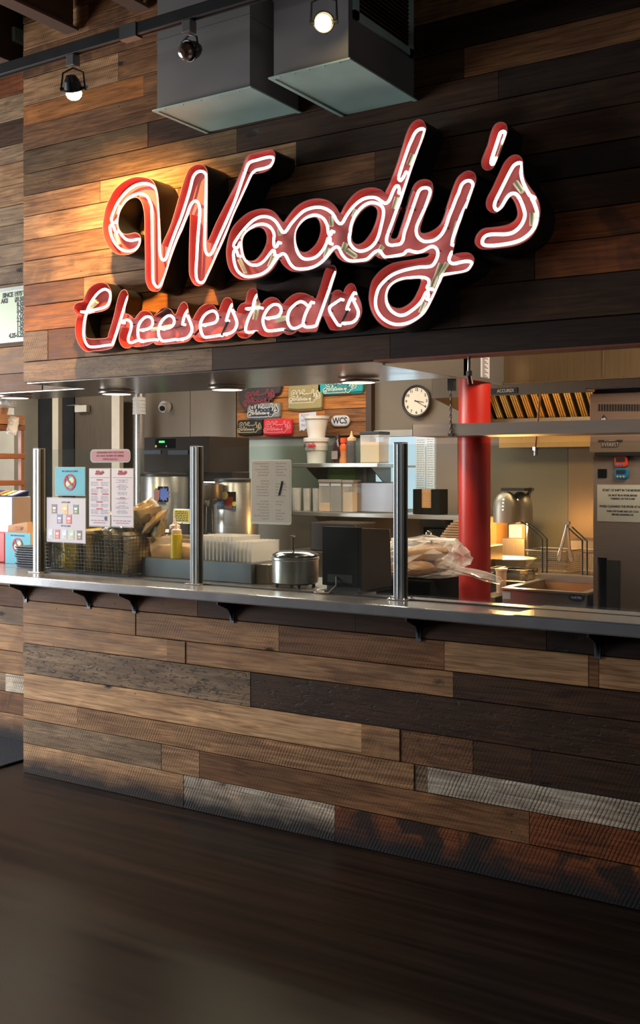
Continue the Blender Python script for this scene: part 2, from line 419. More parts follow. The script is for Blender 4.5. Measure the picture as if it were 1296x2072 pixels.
def row(parent, z0, z1, specs, y=0.0, xl=XL, xr=XR):
    """specs: list of (right joint pixel or None, tone, dict)"""
    x = xl
    for px, tone, kw in specs:
        e = xr if px is None else X0(px, y)
        plank(parent, x, e, z0, z1, tone, y, **kw); x = e
Zl = [0.0, .158, .285, .393, .527, .684, .79, .91, 1.0]
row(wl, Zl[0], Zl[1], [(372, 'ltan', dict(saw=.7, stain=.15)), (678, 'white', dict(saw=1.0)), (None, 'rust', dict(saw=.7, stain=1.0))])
row(wl, Zl[1], Zl[2], [(327, 'grey', dict(saw=.5, rough=.3)), (404, 'tan', dict(saw=.5)), (1072, 'brown', dict(saw=.25)), (None, 'rust', dict(saw=1.0, stain=.3))])
row(wl, Zl[2], Zl[3], [(157, 'tan', dict(saw=.5)), (839, 'rtan', dict(saw=.7)), (866, 'grey', dict(saw=.9)), (None, 'white', dict(saw=1.0, stain=.15))])
row(wl, Zl[3], Zl[4], [(732, 'ltan', dict(saw=0.0)), (810, 'rtan', dict(saw=.2, stain=.2)), (958, 'brown', dict(saw=.4, rough=.6)), (1077, 'dark', dict(saw=.4)), (None, 'dark', dict(saw=.3, stain=.3))])
row(wl, Zl[4], Zl[5], [(508, 'grey', dict(saw=0, rough=1.0)), (None, 'dark', dict(saw=.1, rough=.5))])
row(wl, Zl[5], Zl[6], [(339, 'tan', dict(saw=0.1, stain=.1)), (376, 'rtan', dict(saw=.1)), (918, 'rtan', dict(saw=.15)), (None, 'dark', dict(saw=.2))])
row(wl, Zl[6], Zl[7], [(275, 'rtan', dict(saw=0.2)), (565, 'rtan', dict(saw=0.4)), (900, 'brown', dict(saw=.3)), (1192, 'tan', dict(saw=.0)), (1213, 'brown', dict(saw=0)), (None, 'tan', dict(saw=.0))])
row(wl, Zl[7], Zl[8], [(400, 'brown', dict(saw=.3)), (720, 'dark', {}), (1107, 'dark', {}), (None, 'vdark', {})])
Zu = [2.058, 2.166, 2.325, 2.459, 2.571, 2.697, 2.807, 2.933, 3.043, 3.158, 3.279, 3.41, 3.517, 3.66, 3.81, 3.95, 4.08, 4.22, 4.36, 4.55]
up = [
 [(430, 'grey', dict(saw=.2, rough=.3)), (790, 'dark', {}), (None, 'vdark', {})],
 [(97, 'grey', dict(saw=.8)), (172, 'brown', {}), (560, 'tan', dict(saw=.2)), (931, 'vdark', {}), (None, 'dark', dict(stain=.3))],
 [(520, 'orange', dict(saw=.2)), (770, 'dark', {}), (1083, 'dark', {}), (None, 'rust', dict(stain=.4))],
 [(170, 'brown', dict(stain=.2)), (560, 'tan', dict(saw=.1)), (900, 'vdark', {}), (None, 'rust', dict(saw=.1, stain=.6))],
 [(430, 'tan', dict(saw=.2, stain=.35)), (830, 'dark', {}), (None, 'dark', dict(stain=.3))],
 [(520, 'rtan', {}), (980, 'dark', {}), (None, 'vdark', dict(stain=.5))],
 [(360, 'ltan', {}), (760, 'brown', {}), (None, 'dark', {})],
 [(203, 'tan', dict(saw=.1)), (600, 'ltan', {}), (None, 'dark', dict(stain=.5))],
 [(480, 'olive', dict(saw=.4, rough=.3)), (1010, 'dark', {}), (None, 'vdark', dict(stain=.3))],
 [(300, 'olive', dict(saw=.2)), (940, 'dark', {}), (None, 'brown', dict(saw=.2))],
 [(410, 'brown', dict(saw=.3)), (860, 'dark', dict(stain=.2)), (None, 'vdark', {})],
 [(291, 'orange', dict(saw=.3)), (700, 'brown', {}), (None, 'brown', dict(stain=.3))],
 [(240, 'tan', dict(saw=.7)), (620, 'brown', dict(saw=.2)), (None, 'rust', dict(stain=.3))],
 [(330, 'brown', dict(saw=.7, stain=.5)), (None, 'dark', {})],
 [(180, 'rtan', dict(saw=.6)), (None, 'brown', dict(stain=.5))],
 [(260, 'brown', dict(stain=.4)), (None, 'dark', {})],
 [(150, 'dark', {}), (None, 'brown', {})],
 [(300, 'brown', {}), (None, 'dark', {})],
 [(210, 'dark', {}), (None, 'dark', {})]]
for i, sp in enumerate(up): row(wu, Zu[i], Zu[i+1], sp)
# planks on the end face of the header and of the counter wall are hidden; recessed wall to the left
tl = ['tan', 'brown', 'white', 'rtan', 'grey', 'tan', 'grey', 'tan']
for i in range(8):
    xa = -5.2+random.uniform(-.2, .2)
    kw = dict(saw=[.4, .2, 1.0, .3, .2, .3, .2, .3][i], stain=[.2, .7, 0, .2, .0, .8, .2, 0][i])
    if i in (4, 5, 6): xa = -4.72+0.1*(i-5)
    plank(wlr, xa, XL, Zl[i], Zl[i+1], tl[i], 0.42, **kw); plank(wlr, XE, xa, Zl[i], Zl[i+1], random.choice(['tan', 'grey', 'brown']), 0.42)
tu = ['grey', 'rtan', 'tan', 'brown', 'brown', 'grey', 'tan', 'grey', 'rtan', 'tan', 'tan', 'brown', 'dark', 'grey', 'rust', 'grey', 'brown', 'dark', 'grey']
for i in range(19):
    xa = random.choice([-4.7, -5.1, -4.62, -5.4])
    plank(wur, xa, XL-0.002, Zu[i], Zu[i+1], tu[i], 0.42, saw=random.choice([.1, .3, .9]), stain=.2)
    plank(wur, XE, xa, Zu[i], Zu[i+1], random.choice(['tan', 'grey', 'brown']), 0.42, saw=.3)
# soffit and stainless fascia
struct(G().box(XL, -2.252, 0.026, 0.90, 2.054, 2.0605).box(XE, XL, 0.446, 0.90, 2.054, 2.0605), 'trim_soffit', P('soffit_steel', srgb(158, 154, 150), 0.24, 0.95, var=.06, bump=.02))
struct(G().box(-2.262, -2.25, 0.10, 1.37, 2.046, 2.80), 'trim_fascia_side', P('fascia_steel', srgb(126, 126, 128), .3, .6, stretch=(1, 1, 20)))
struct(G().box(-2.25, XR, 1.37, 1.385, 2.05, 2.80).box(-2.25, XR, 1.355, 1.385, 2.05, 2.062).box(-1.72, -1.716, 1.367, 1.372, 2.05, 2.8), 'trim_fascia_front', P('fascia_bronze', srgb(160, 136, 104), .3, .8, stretch=(30, 1, .4), var=.3))
struct(G().box(-2.25, XR, 0.0, 0.10, 2.052, 2.060), 'trim_header_edge', P('copper_edge', srgb(120, 66, 48), 0.5, 0.4))
# counter brackets, counter
ZC = 1.06; YFE = -0.18
g = G().box(XE, XR, YFE+0.002, 0.14, ZC-0.045, ZC).box(XE, -2.62, 0.14, 0.62, ZC-0.045, ZC)
ct = thing('serving_counter', 'long stainless steel serving counter on top of the plank wall', 'counter', (-3.5, 0, ZC-0.045))
g.build('worktop', M_['counter'], ct, bevel=0.006)
G().box(-1.55, XR, YFE+0.004, 0.135, ZC+0.0003, ZC+0.0045).build('cover_plate', M_['counter'], ct)
br0 = None
for k, px in enumerate([52, 180, 272, 470, 848, 1210]):
    p = U(px, 1250, Y=-0.005); x = p.x
    if br0 is None:
        br0 = thing('shelf_bracket', '', 'bracket', (x, 0.0, 0.90))
        G().box(x-.012, x+.012, -0.008, 0.0, 0.90, 1.013).build('wall_plate', M_['iron'], br0)
        G().prismx([(-.006, 0.905), (-.006, 1.005), (-.115, 1.005), (-.115, 0.995), (-.04, 0.965), (-.018, 0.935)], x-.003, x+.003).build('web', M_['iron'], br0)
        G().box(x-.012, x+.012, -0.12, -0.006, 1.006, 1.013).build('top_plate', M_['iron'], br0)
        G().cyl((x+.008, -0.010, 0.915), (x+.008, -0.006, 0.915), 0.005, n=8).build('screw', M_['chrome'], br0)
        o = br0
    else: o = dup(br0, (x, 0.0, 0.90))
    o['label'] = ['grey bracket under the counter at the wall corner by the tray stack', 'grey bracket under the counter below the paper menus', 'grey bracket under the counter below the right end of the chip basket',
                  'grey bracket under the counter just right of the middle glass post', 'grey bracket under the counter below the third glass post, near the red column', 'grey bracket under the counter at its right end, below the fryer'][k]
    o['group'] = 'brackets under the counter'
# black mat
one(G().box(-8.2, -4.55, -0.62, 0.41, 0.0, 0.012), 'floor_mat', M_['rubber'], 'black rubber floor mat at the far left beside the plank wall', 'mat', bevel=0.004)
# hall side walls out of view
struct(G().box(3.1, 3.2, -12, 4.2, 0, 4.55), 'wall_right', P('hall_wall_right', srgb(70, 64, 60), 0.8))
struct(G().box(-8.6, -8.5, -12, 0.43, 0, 4.55), 'wall_left', P('hall_wall_left', srgb(120, 120, 122), 0.8))
struct(G().box(-10.5, 3.2, -12.1, -12.0, 0, 4.55), 'wall_back', P('hall_wall_back', srgb(90, 90, 92), 0.8))

# ------------------------------------------------------------------ ducts
def duct(x0, x1, y0, zb, label, grille=False):
    t = thing('air_duct', label, 'duct', ((x0+x1)/2, y0/2, zb))
    G().box(x0, x1, y0, -0.006, zb+0.012, 4.54).build('casing', M_['duct'], t)
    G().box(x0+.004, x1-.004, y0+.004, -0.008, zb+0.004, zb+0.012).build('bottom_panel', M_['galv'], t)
    g = G(); f = 0.016
    g.box(x0-f, x1+f, y0-f, y0+.002, zb, zb+.006).box(x0-f, x0+.002, y0, -0.006, zb, zb+.006).box(x1-.002, x1+f, y0, -0.006, zb, zb+.006)
    g.build('flange', M_['galv'], t)
    z = zb+0.30
    while z < 4.4:
        G().box(x0-.003, x1+.003, y0-.003, -0.006, z, z+.008).build('seam', M_['duct'], t); z += 0.36
    sg = G()
    for k in range(5):
        sg.cyl((x0+(x1-x0)*(k+.5)/5, y0-.008, zb-.003), (x0+(x1-x0)*(k+.5)/5, y0-.008, zb+.001), .004, n=6)
    tag(sg.build('rivets', M_['galv'], t), kind='stuff')
    if grille:
        g0, g1 = y0+.03, -0.03; z0, z1 = zb+.17, zb+.80
        gr = G()
        gr.box(x1, x1+.012, g0, g1, z0, z0+.03).box(x1, x1+.012, g0, g1, z1-.03, z1).box(x1, x1+.012, g0, g0+.03, z0, z1).box(x1, x1+.012, g1-.03, g1, z0, z1)
        fr = gr.build('grille_frame', M_['galv'], t)
        G().box(x1+.001, x1+.003, g0+.02, g1-.02, z0+.02, z1-.02).build('grille_backing', M_['matblack'], fr)
        s0 = None
        n = 34
        for k in range(n):
            z = z0+.035+(z1-z0-.07)*k/(n-1)
            if s0 is None:
                s0 = G().add([(x1+.003, g0+.03, z), (x1+.010, g0+.03, z-.006), (x1+.010, g1-.03, z-.006), (x1+.003, g1-.03, z), (x1+.003, g0+.03, z+.002), (x1+.010, g0+.03, z-.004), (x1+.010, g1-.03, z-.004), (x1+.003, g1-.03, z+.002)],
                     [(0, 1, 2, 3), (7, 6, 5, 4), (0, 4, 5, 1), (1, 5, 6, 2), (2, 6, 7, 3), (3, 7, 4, 0)]).build('louvre', P('louvre_brown', srgb(170, 128, 96), 0.5, 0.2), fr)
                zz = z
            else:
                c = s0.copy(); COL.objects.link(c); c.parent = fr; c.location.z = z-zz
    return t
duct(-3.13, -2.627, -0.36, 3.16, 'grey rectangular duct without a grille, left of the other duct')
duct(-2.392, -2.055, -0.52, 3.105, 'grey rectangular duct with a louvred grille on its right side', True)
# ------------------------------------------------------------------ joists
jl = {0: 'dark ceiling joist nearest the left edge of the photo', 3: 'dark ceiling joist, second from the left, meeting the plank wall', 6: 'short dark ceiling joist end left of the large duct'}
jp = [U(-40, 150, Z=3.82).x, U(60, 120, Y=0).x, U(150, 62, Y=0).x, U(292, 25, Y=0).x]
for k, x in enumerate([-5.35, -4.62, U(150, 62, Y=0).x, U(292, 25, Y=0).x, -2.2, -1.0, 0.2]):
    yb = -0.012 if x > XL else 0.40
    t = thing('ceiling_joist', ['dark ceiling joist over the recessed wall, farthest left', 'dark ceiling joist just left of the plank wall corner', 'dark steel ceiling joist meeting the plank wall above the left track lamp',
        'short dark ceiling joist end beside the left duct', 'ceiling joist above the ducts', 'ceiling joist over the right part of the sign wall', 'ceiling joist farthest right'][k], 'joist', (x, -3, 3.82))
    G().box(x-.045, x+.045, -9.0, yb, 3.82, 3.835).build('lower_flange', M_['joist'], t)
    G().box(x-.006, x+.006, -9.0, yb, 3.835, 4.53).build('web', M_['joist'], t)
    G().box(x-.045, x+.045, -9.0, yb, 4.53, 4.545).build('upper_flange', M_['joist'], t)
a = U(18, 100, Y=0.25); b = U(66, 96, Y=0.25)
one(G().box(a.x, b.x, 0.12, 0.40, a.z-.035, a.z+.045), 'metal_conduit_box', M_['galv'], 'pale galvanised trunking at the upper left wall corner', 'conduit', bevel=.006)

# ------------------------------------------------------------------ lighting track
YT = -0.62
pa = U(0, 152, Y=YT); ZT = U(147, 112, Y=YT).z
tr = thing('lighting_track', 'long black lighting track crossing the upper left in front of the ducts', 'track', (-3, YT, ZT))
G().box(-8.5, 1.5, YT-.018, YT+.018, ZT, ZT+.05).build('rail', M_['black'], tr, bevel=.003)
G().box(-8.5, 1.5, YT-.006, YT+.006, ZT-.0008, ZT+.0002).build('groove', M_['matblack'], tr)
xj = U(265, 90, Y=YT).x
G().box(xj-.045, xj+.045, YT-.021, YT+.021, ZT-.006, ZT+.053).build('joiner', P('track_joiner_grey', srgb(96, 96, 96), 0.4, .5), tr)
def stem(x): G().cyl((x, YT, ZT+.05), (x, YT, 3.83), .006, n=8).build('drop_rod', M_['black'], tr)
stem(-5.6); stem(-1.6)
def track_lamp(px, py, aim, on, label, energy=0, size=.040, aimed=None):
    p = U(px, py, Y=YT); hx = p.x; z = p.z
    t = thing('track_spotlight', label, 'lamp', (hx, YT, ZT))
    G().box(hx-.022, hx+.022, YT-.02, YT+.02, ZT-.05, ZT-.0008).build('adapter', P('adapter_grey', srgb(110, 106, 104), .4, .4), t, bevel=.003)
    d = (Vector(aim)-Vector((hx, YT, z))).normalized()
    side = d.cross(Vector((0, 0, 1))).normalized()
    c = Vector((hx, YT, z))
    top = Vector((hx, YT, ZT-.055))
    y1 = [top, top+side*.045+Vector((0, 0, -.02)), c+side*(size+.012)-Vector((0, 0, -.01)), c+side*(size+.012)]
    y2 = [top, top-side*.045+Vector((0, 0, -.02)), c-side*(size+.012)-Vector((0, 0, -.01)), c-side*(size+.012)]
    G().tube(y1, .004, 8).tube(y2, .004, 8).cyl(c+side*(size+.016), c+side*(size-.01), .008, n=10).cyl(c-side*(size+.016), c-side*(size-.01), .008, n=10).build('yoke', M_['black'], t, smooth=True)
    sh = G().cyl(c-d*.055, c-d*.035, size*.5, size*.8, n=20).cyl(c-d*.035, c+d*.002, size*.8, size*1.0, n=20, caps=False)
    sh.build('lamp_shade', M_['black'], t, smooth=True)
    G().tube([c+d*.002+side*(size*math.cos(a))+d.cross(side)*(size*math.sin(a)) for a in [2*math.pi*i/20 for i in range(20)]], .004, 6, closed=True).build('front_ring', M_['black'], t, smooth=True)
    G().lathe(0, 0, [(0, -.02), (size*.7, -.005), (size*.86, .02), (size*.74, .034), (size*.45, .044), (0, .048)], 20).orient(c, d).build('bulb', M_['bulb'] if on else P('unlit_lens', srgb(90, 70, 60), .15, spec=.8), t)
    if on:
        l = bpy.data.lights.new('spot_light', 'SPOT'); l.energy = energy; l.color = (1.0, .55, .17); l.spot_size = math.radians(128); l.spot_blend = 1.0; l.shadow_soft_size = .03
        o = bpy.data.objects.new('spot_light', l); COL.objects.link(o); o.location = c+d*.06
        o.rotation_euler = d.to_track_quat('-Z', 'Y').to_euler()
    return c
pl_ = U(148, 180, Y=YT)
track_lamp(148, 180, pl_+Vector((-.25, .50, -.83)), True, 'lit black track spotlight at the upper left, aimed down the sign wall', 185)
track_lamp(383, 103, (-3.3, -4.0, 1.6), False, 'unlit black track spotlight in front of the left duct')
track_lamp(656, 45, (-0.9, -3.3, 1.5), True, 'brightly glowing track spotlight in front of the right duct, facing the room', 60, size=.036)
# ------------------------------------------------------------------ neon sign
def T(ox, oy, s, pts): return [(ox+x/s, oy+y/s) for x, y in pts]
def A(*p): return T(200, 340, 6.48, p)
def B(*p): return T(370, 290, 6.48, p)
def Cc(*p): return T(450, 390, 5.184, p)
def D(*p): return T(650, 370, 6.48, p)
def E(*p): return T(780, 230, 6.48, p)
def Ff(*p): return T(780, 400, 5.891, p)
def Gg(*p): return T(740, 500, 5.4, p)
def H(*p): return T(940, 240, 7.2, p)
def I(*p): return T(145, 560, 6.48, p)
def J(*p): return T(260, 590, 5.891, p)
def K(*p): return T(440, 570, 6.48, p)
def L_(*p): return T(580, 540, 7.624, p)
can_W = A((540,110),(640,125),(710,170),(745,230),(770,300),(785,400),(800,600),(815,850),(822,1010),(850,950),(950,720))+B((0,530),(30,440),(70,350),(120,300),(180,272),(250,272),(300,310),(325,370),(330,500),(328,900),(325,1230),(335,1270),(440,1030),(560,790),(680,550),(770,330),(810,220),(860,150),(930,125),(1100,85),(1170,80),(1210,120),(1215,180),(1200,260),(1140,345),(1050,388),(960,402),(920,420),(850,570),(770,740),(680,930),(615,1100),(555,1250),(460,1460),(395,1610),(335,1740),(290,1830),(240,1865),(180,1870),(130,1830),(90,1740),(80,1650),(82,1400),(88,1150),(95,930),(55,1000),(0,1140))+A((1060,900),(1000,1050),(950,1190),(900,1350),(860,1470),(830,1560),(790,1610),(720,1620),(660,1590),(620,1500),(610,1400),(608,1200),(603,1000),(600,700),(590,560),(560,450),(520,400),(480,388),(430,400),(370,440),(310,520),(275,600),(258,700),(265,780),(300,840),(340,862),(400,860),(480,845),(530,870),(552,910),(555,970),(530,1040),(480,1095),(395,1135),(300,1140),(220,1120),(150,1060),(100,990),(60,880),(50,760),(65,640),(90,520),(140,400),(200,290),(290,200),(380,145),(460,115))
can_O = Cc((40,650),(45,560),(70,450),(110,360),(180,280),(260,215),(340,180),(420,165),(500,175),(560,210),(600,260),(638,305),(655,295),(700,230),(770,150),(850,95),(940,65),(1030,60),(1110,80),(1170,120),(1210,170),(1232,210))+D((262,385),(300,310),(370,210),(450,130),(540,80),(640,60),(720,65),(790,90),(840,128))+E((5,1010),(60,900),(120,740),(180,560),(230,400),(270,270),(320,160),(380,95),(450,72),(500,95),(530,150),(540,210),(505,330),(455,460),(405,600),(348,760),(293,930),(238,1100),(178,1290))+D((1060,310),(995,480),(945,640),(920,715),(990,722),(1040,590),(1100,400),(1160,200),(1205,90))+E((270,1250),(295,1150),(330,1040),(370,940),(430,880),(510,857),(580,870),(620,910),(632,970),(625,1050),(605,1130))+Ff((490,150),(445,280),(422,360),(425,405),(450,420),(500,415),(580,380),(650,320),(690,240),(730,120))+E((785,1270),(830,1130),(880,980),(930,860),(980,800),(1050,755),(1110,745),(1170,775),(1195,830),(1192,900),(1170,970),(1125,1100),(1065,1270))+Ff((960,130),(920,250),(880,360),(850,460),(835,550),(818,620),(812,678),(850,662),(960,650),(1020,665),(1060,710),(1064,760),(1048,810),(1003,872),(940,898),(850,915),(740,935),(695,948),(672,1000),(642,1060))+Gg((775,500),(742,570),(702,650),(652,730),(582,792),(500,842),(420,877),(330,894),(250,887),(170,847),(100,772),(55,680),(35,580),(40,480),(65,380),(110,310),(180,240),(280,180),(380,155),(500,135),(600,118),(672,104),(694,68),(600,76),(500,95),(400,110),(300,122),(215,130))+D((860,1002),(800,1000),(745,982),(712,960),(665,1005),(600,1042),(480,1052),(380,1052),(300,1037),(230,992),(190,935),(168,905),(100,985),(30,1055))+Cc((980,792),(880,822),(780,830),(720,822),(660,782),(620,735),(598,700),(560,765),(500,835),(420,883),(320,907),(220,914),(150,892),(90,832),(55,750))
holes_O = [Cc((225,620),(215,530),(225,470),(260,420),(310,385),(370,365),(410,370),(445,400),(465,460),(460,530),(430,600),(390,660),(340,705),(290,712),(250,690)),
  Cc((790,560),(775,480),(785,400),(830,330),(890,280),(960,262),(1000,275),(1025,330),(1030,400),(1010,480),(970,550),(910,605),(860,622),(815,605)),
  D((405,700),(415,620),(440,520),(500,420),(570,345),(640,305),(690,310),(730,350),(735,420),(710,520),(670,620),(620,700),(560,770),(500,800),(450,795),(415,760)),
  Gg((250,580),(245,520),(270,450),(330,395),(420,362),(500,355),(590,350),(605,370),(590,430),(560,500),(520,570),(470,620),(410,655),(350,665),(290,645),(260,610))]
can_A = H((540,47),(590,60),(622,100),(632,170),(625,230),(590,330),(550,430),(510,540),(480,620),(440,700),(400,740),(350,757),(300,750),(260,710),(247,650),(255,590),(300,470),(340,370),(370,250),(400,160),(440,90),(490,55))
can_S = H((740,522),(790,530),(830,560),(858,620),(862,700),(872,800),(900,900),(965,1000),(1045,1110),(1092,1210),(1112,1320),(1107,1430),(1082,1550),(1022,1670),(942,1760),(822,1830),(700,1867),(560,1887),(400,1902),(270,1908),(200,1880),(155,1820),(155,1750),(185,1680),(240,1620),(310,1590),(420,1578),(560,1560),(670,1525),(740,1470),(772,1400),(765,1320),(740,1240),(700,1170),(670,1150),(620,1220),(570,1300),(500,1360),(430,1378),(360,1350),(320,1290),(315,1210),(340,1130),(400,1020),(460,890),(520,760),(580,640),(640,570),(690,535))
can_C = I((400,70),(460,90),(500,140),(525,200),(528,280),(512,360),(475,420),(400,455),(300,475),(218,497),(198,560),(188,650),(185,740),(200,798),(260,812),(350,810),(462,798),(485,740),(522,620),(560,480),(590,340),(620,240),(650,185),(690,165),(725,185),(745,240),(740,300),(712,400),(705,475),(745,490),(790,520),(825,550),(860,500),(910,450),(970,440),(1020,455),(1055,490),(1078,522),(1120,460),(1180,420),(1250,408))+J((298,302),(340,250),(400,205),(460,192),(510,215),(542,262),(562,270),(590,210),(620,150),(660,120),(700,145),(715,200),(728,270),(763,328),(800,260),(860,180),(940,143),(1010,155),(1050,200),(1077,227),(1100,160),(1140,85),(1190,68),(1230,90),(1250,150))+K((215,345),(254,395),(270,340),(310,290),(365,262),(380,200),(400,130),(430,95),(480,83),(520,105),(530,160),(545,235),(580,287),(620,240),(680,205),(740,200),(800,230),(856,292),(900,240),(980,175),(1060,145),(1150,150),(1230,185))+L_((410,450),(450,487),(500,360),(550,200),(590,60),(615,0),(645,-28),(700,-38),(750,-15),(775,50),(770,110),(742,200),(705,320),(692,410),(740,365),(800,352),(850,368),(876,396),(900,330),(950,270),(1010,252),(1060,290),(1085,360),(1115,450),(1160,570),(1170,700),(1130,820),(1060,920),(960,965),(830,978),(700,978),(660,950),(610,850),(565,760),(530,830),(500,910),(465,1000),(350,1004),(230,1012),(172,988),(130,1022),(60,1047),(0,1043))+K((868,672),(800,712),(700,722),(620,720),(560,692),(512,652),(470,692),(400,737),(330,742),(280,717),(254,672),(210,712),(150,752),(60,765))+J((960,590),(850,602),(800,580),(762,542),(720,590),(640,612),(500,625),(340,637),(298,610),(230,642),(90,662),(50,652))+I((760,936),(700,938),(650,900),(620,830),(625,750),(645,690),(650,655),(622,720),(592,800),(562,890),(522,940),(420,965),(300,975),(200,985),(130,940),(80,860),(50,760),(45,650),(60,560),(75,505),(30,450),(25,400),(50,355),(100,330),(145,320),(170,260),(220,160),(290,100),(350,75))
# glass tubes
tW = [A((240,675),(218,712),(185,718),(165,690),(170,640),(200,560),(240,470),(310,370),(400,280),(490,225),(590,203),(670,215),(730,255),(765,310),(780,400),(785,500),(793,700),(797,900),(800,1080),(815,1170),(845,1208),(878,1188),(910,1110),(960,960),(1020,800),(1080,650),(1150,440),(1200,270))+B((130,465),(165,400),(215,368),(265,372),(300,400),(310,460),(305,650),(300,850),(295,1050),(290,1250),(292,1370),(310,1440),(345,1463),(380,1440),(420,1360),(500,1180),(600,960),(680,770),(750,570),(820,370),(850,290),(890,245),(980,218),(1080,190),(1150,180),(1190,195),(1190,240),(1150,295),(1080,325),(990,345),(940,365),(900,420),(840,550),(770,710),(680,910),(612,1080),(590,1130),(530,1270),(460,1430),(390,1590),(330,1720),(290,1800),(240,1828),(200,1810),(180,1760),(175,1650),(185,1500),(195,1300),(210,1100),(222,950),(222,850),(205,780),(170,757),(130,775),(95,830),(60,930))+A((1100,760),(1040,900),(980,1060),(940,1190),(880,1390),(830,1500),(780,1562),(735,1530),(712,1470),(708,1300),(706,1100),(702,900),(700,700),(695,530),(680,460),(645,390),(600,350),(540,338),(470,350),(400,390),(340,450),(290,540),(262,640),(255,740),(275,830),(320,900),(370,940),(440,950),(500,935),(540,937),(545,970),(520,1030),(460,1075),(380,1090),(300,1070),(230,1010),(170,900),(148,800),(152,757),(180,750),(200,785),(214,830))]
tO = [Cc((188,525),(165,570),(135,580),(120,545),(150,490),(200,420),(270,340),(340,280),(420,250),(500,260),(560,300),(600,360),(630,405),(655,415),(680,390),(720,330),(790,250),(860,190),(940,160),(1020,152),(1090,170),(1150,210))+D((180,445),(200,490),(245,535),(285,520),(330,440),(400,340),(480,260),(560,210),(650,190),(730,200),(790,240),(840,268),(880,250),(910,200),(950,100),(985,45),(1015,45),(1028,90),(1018,128)),
  Cc((588,520),(575,560),(548,565),(540,500),(545,440),(520,380),(470,340),(410,330),(340,345),(280,390),(230,450),(208,530),(210,620),(240,700),(290,750),(350,760),(400,745),(450,705),(500,640),(530,605),(548,612),(550,652)),
  Cc((165,660),(152,612),(130,605),(118,640),(125,720),(150,800),(190,850),(250,880),(330,875),(420,850),(490,800),(540,735),(580,680),(620,645),(655,645),(680,680),(710,740),(760,790),(830,800),(920,790),(1000,760),(1070,700),(1120,640),(1160,590),(1200,567))+D((245,866),(265,920),(310,980),(360,1015),(430,1025),(500,1018),(570,1010),(620,990),(680,930),(730,895),(770,892),(795,920),(820,955),(860,975),(960,960),(1080,935))+Ff((250,640),(290,630),(340,645),(400,650),(460,630),(530,590),(580,585),(620,620),(628,680),(600,760),(560,810),(500,825))+Gg((600,218),(500,235),(400,260),(300,300),(220,360),(150,440),(118,530),(110,620),(130,700),(180,770),(250,820),(330,845),(420,840),(500,815),(580,770),(650,700),(710,600),(760,500),(800,400),(835,320),(870,300),(950,290),(1060,275),(1120,250),(1160,200),(1158,165),(1110,155),(1040,165),(980,180),(938,175),(915,145),(922,105),(945,55)),
  Cc((1148,402),(1142,438),(1122,440),(1110,400),(1105,350),(1070,280),(1020,245),(960,235),(890,260),(830,310),(785,390),(770,470),(775,570),(800,640),(850,690),(920,695),(990,670),(1050,610),(1090,540),(1112,478),(1133,478),(1130,530)),
  D((383,628),(395,560),(430,460),(490,370),(560,300),(640,262),(720,265),(790,300),(820,360),(815,450),(790,560),(760,680),(720,770),(660,840),(580,885),(500,895),(430,860),(380,790),(370,720),(378,660)),
  E((272,765),(240,830),(200,878),(177,840),(200,750),(250,600),(310,430),(350,340),(385,265),(430,215),(485,198),(515,215),(510,260),(470,390),(400,560),(330,760),(260,960),(200,1130))+D((1060,180),(990,360),(930,530),(880,660),(860,740),(872,798),(920,818),(980,812),(1040,800),(1075,750),(1095,650),(1140,520),(1200,340))+E((417,1077),(440,1020),(480,980),(540,972),(580,990),(590,1040),(560,1130))+Ff((505,40),(470,130),(420,240),(377,340),(372,420),(400,480),(460,520),(530,520),(600,500),(670,440),(720,350),(760,230),(800,130))+E((935,1101),(960,1050),(1000,940),(1050,890),(1110,880),(1150,920),(1140,990),(1090,1120))+Ff((995,30),(950,120),(900,230),(850,370),(810,480),(795,560)),
  Gg((712,455),(690,460),(675,440),(692,400),(690,360),(650,335),(580,330),(480,338),(400,350),(320,385),(260,440),(235,510),(230,580),(250,650),(300,710),(370,745),(440,735),(510,690),(570,640),(620,580),(660,500),(685,495),(687,540),(670,568))]
tA = [H((460,580),(440,645),(402,660),(395,620),(420,530),(460,410),(500,290),(530,210),(570,190),(600,215),(592,270),(560,350))]
tS = [H((1000,1140),(955,1115),(900,1020),(850,900),(830,790),(845,690),(830,652),(780,650),(720,690),(660,790),(590,930),(520,1070),(460,1190),(440,1270),(460,1320),(500,1330),(550,1280),(600,1190),(650,1120),(710,1090),(770,1110),(820,1190),(860,1290),(885,1400),(860,1500),(800,1590),(710,1660),(600,1685),(480,1685),(370,1690),(300,1720),(265,1780),(282,1838),(400,1850),(560,1835),(720,1805),(850,1755),(960,1670),(1030,1570),(1060,1450),(1060,1350),(1020,1230),(985,1165))]
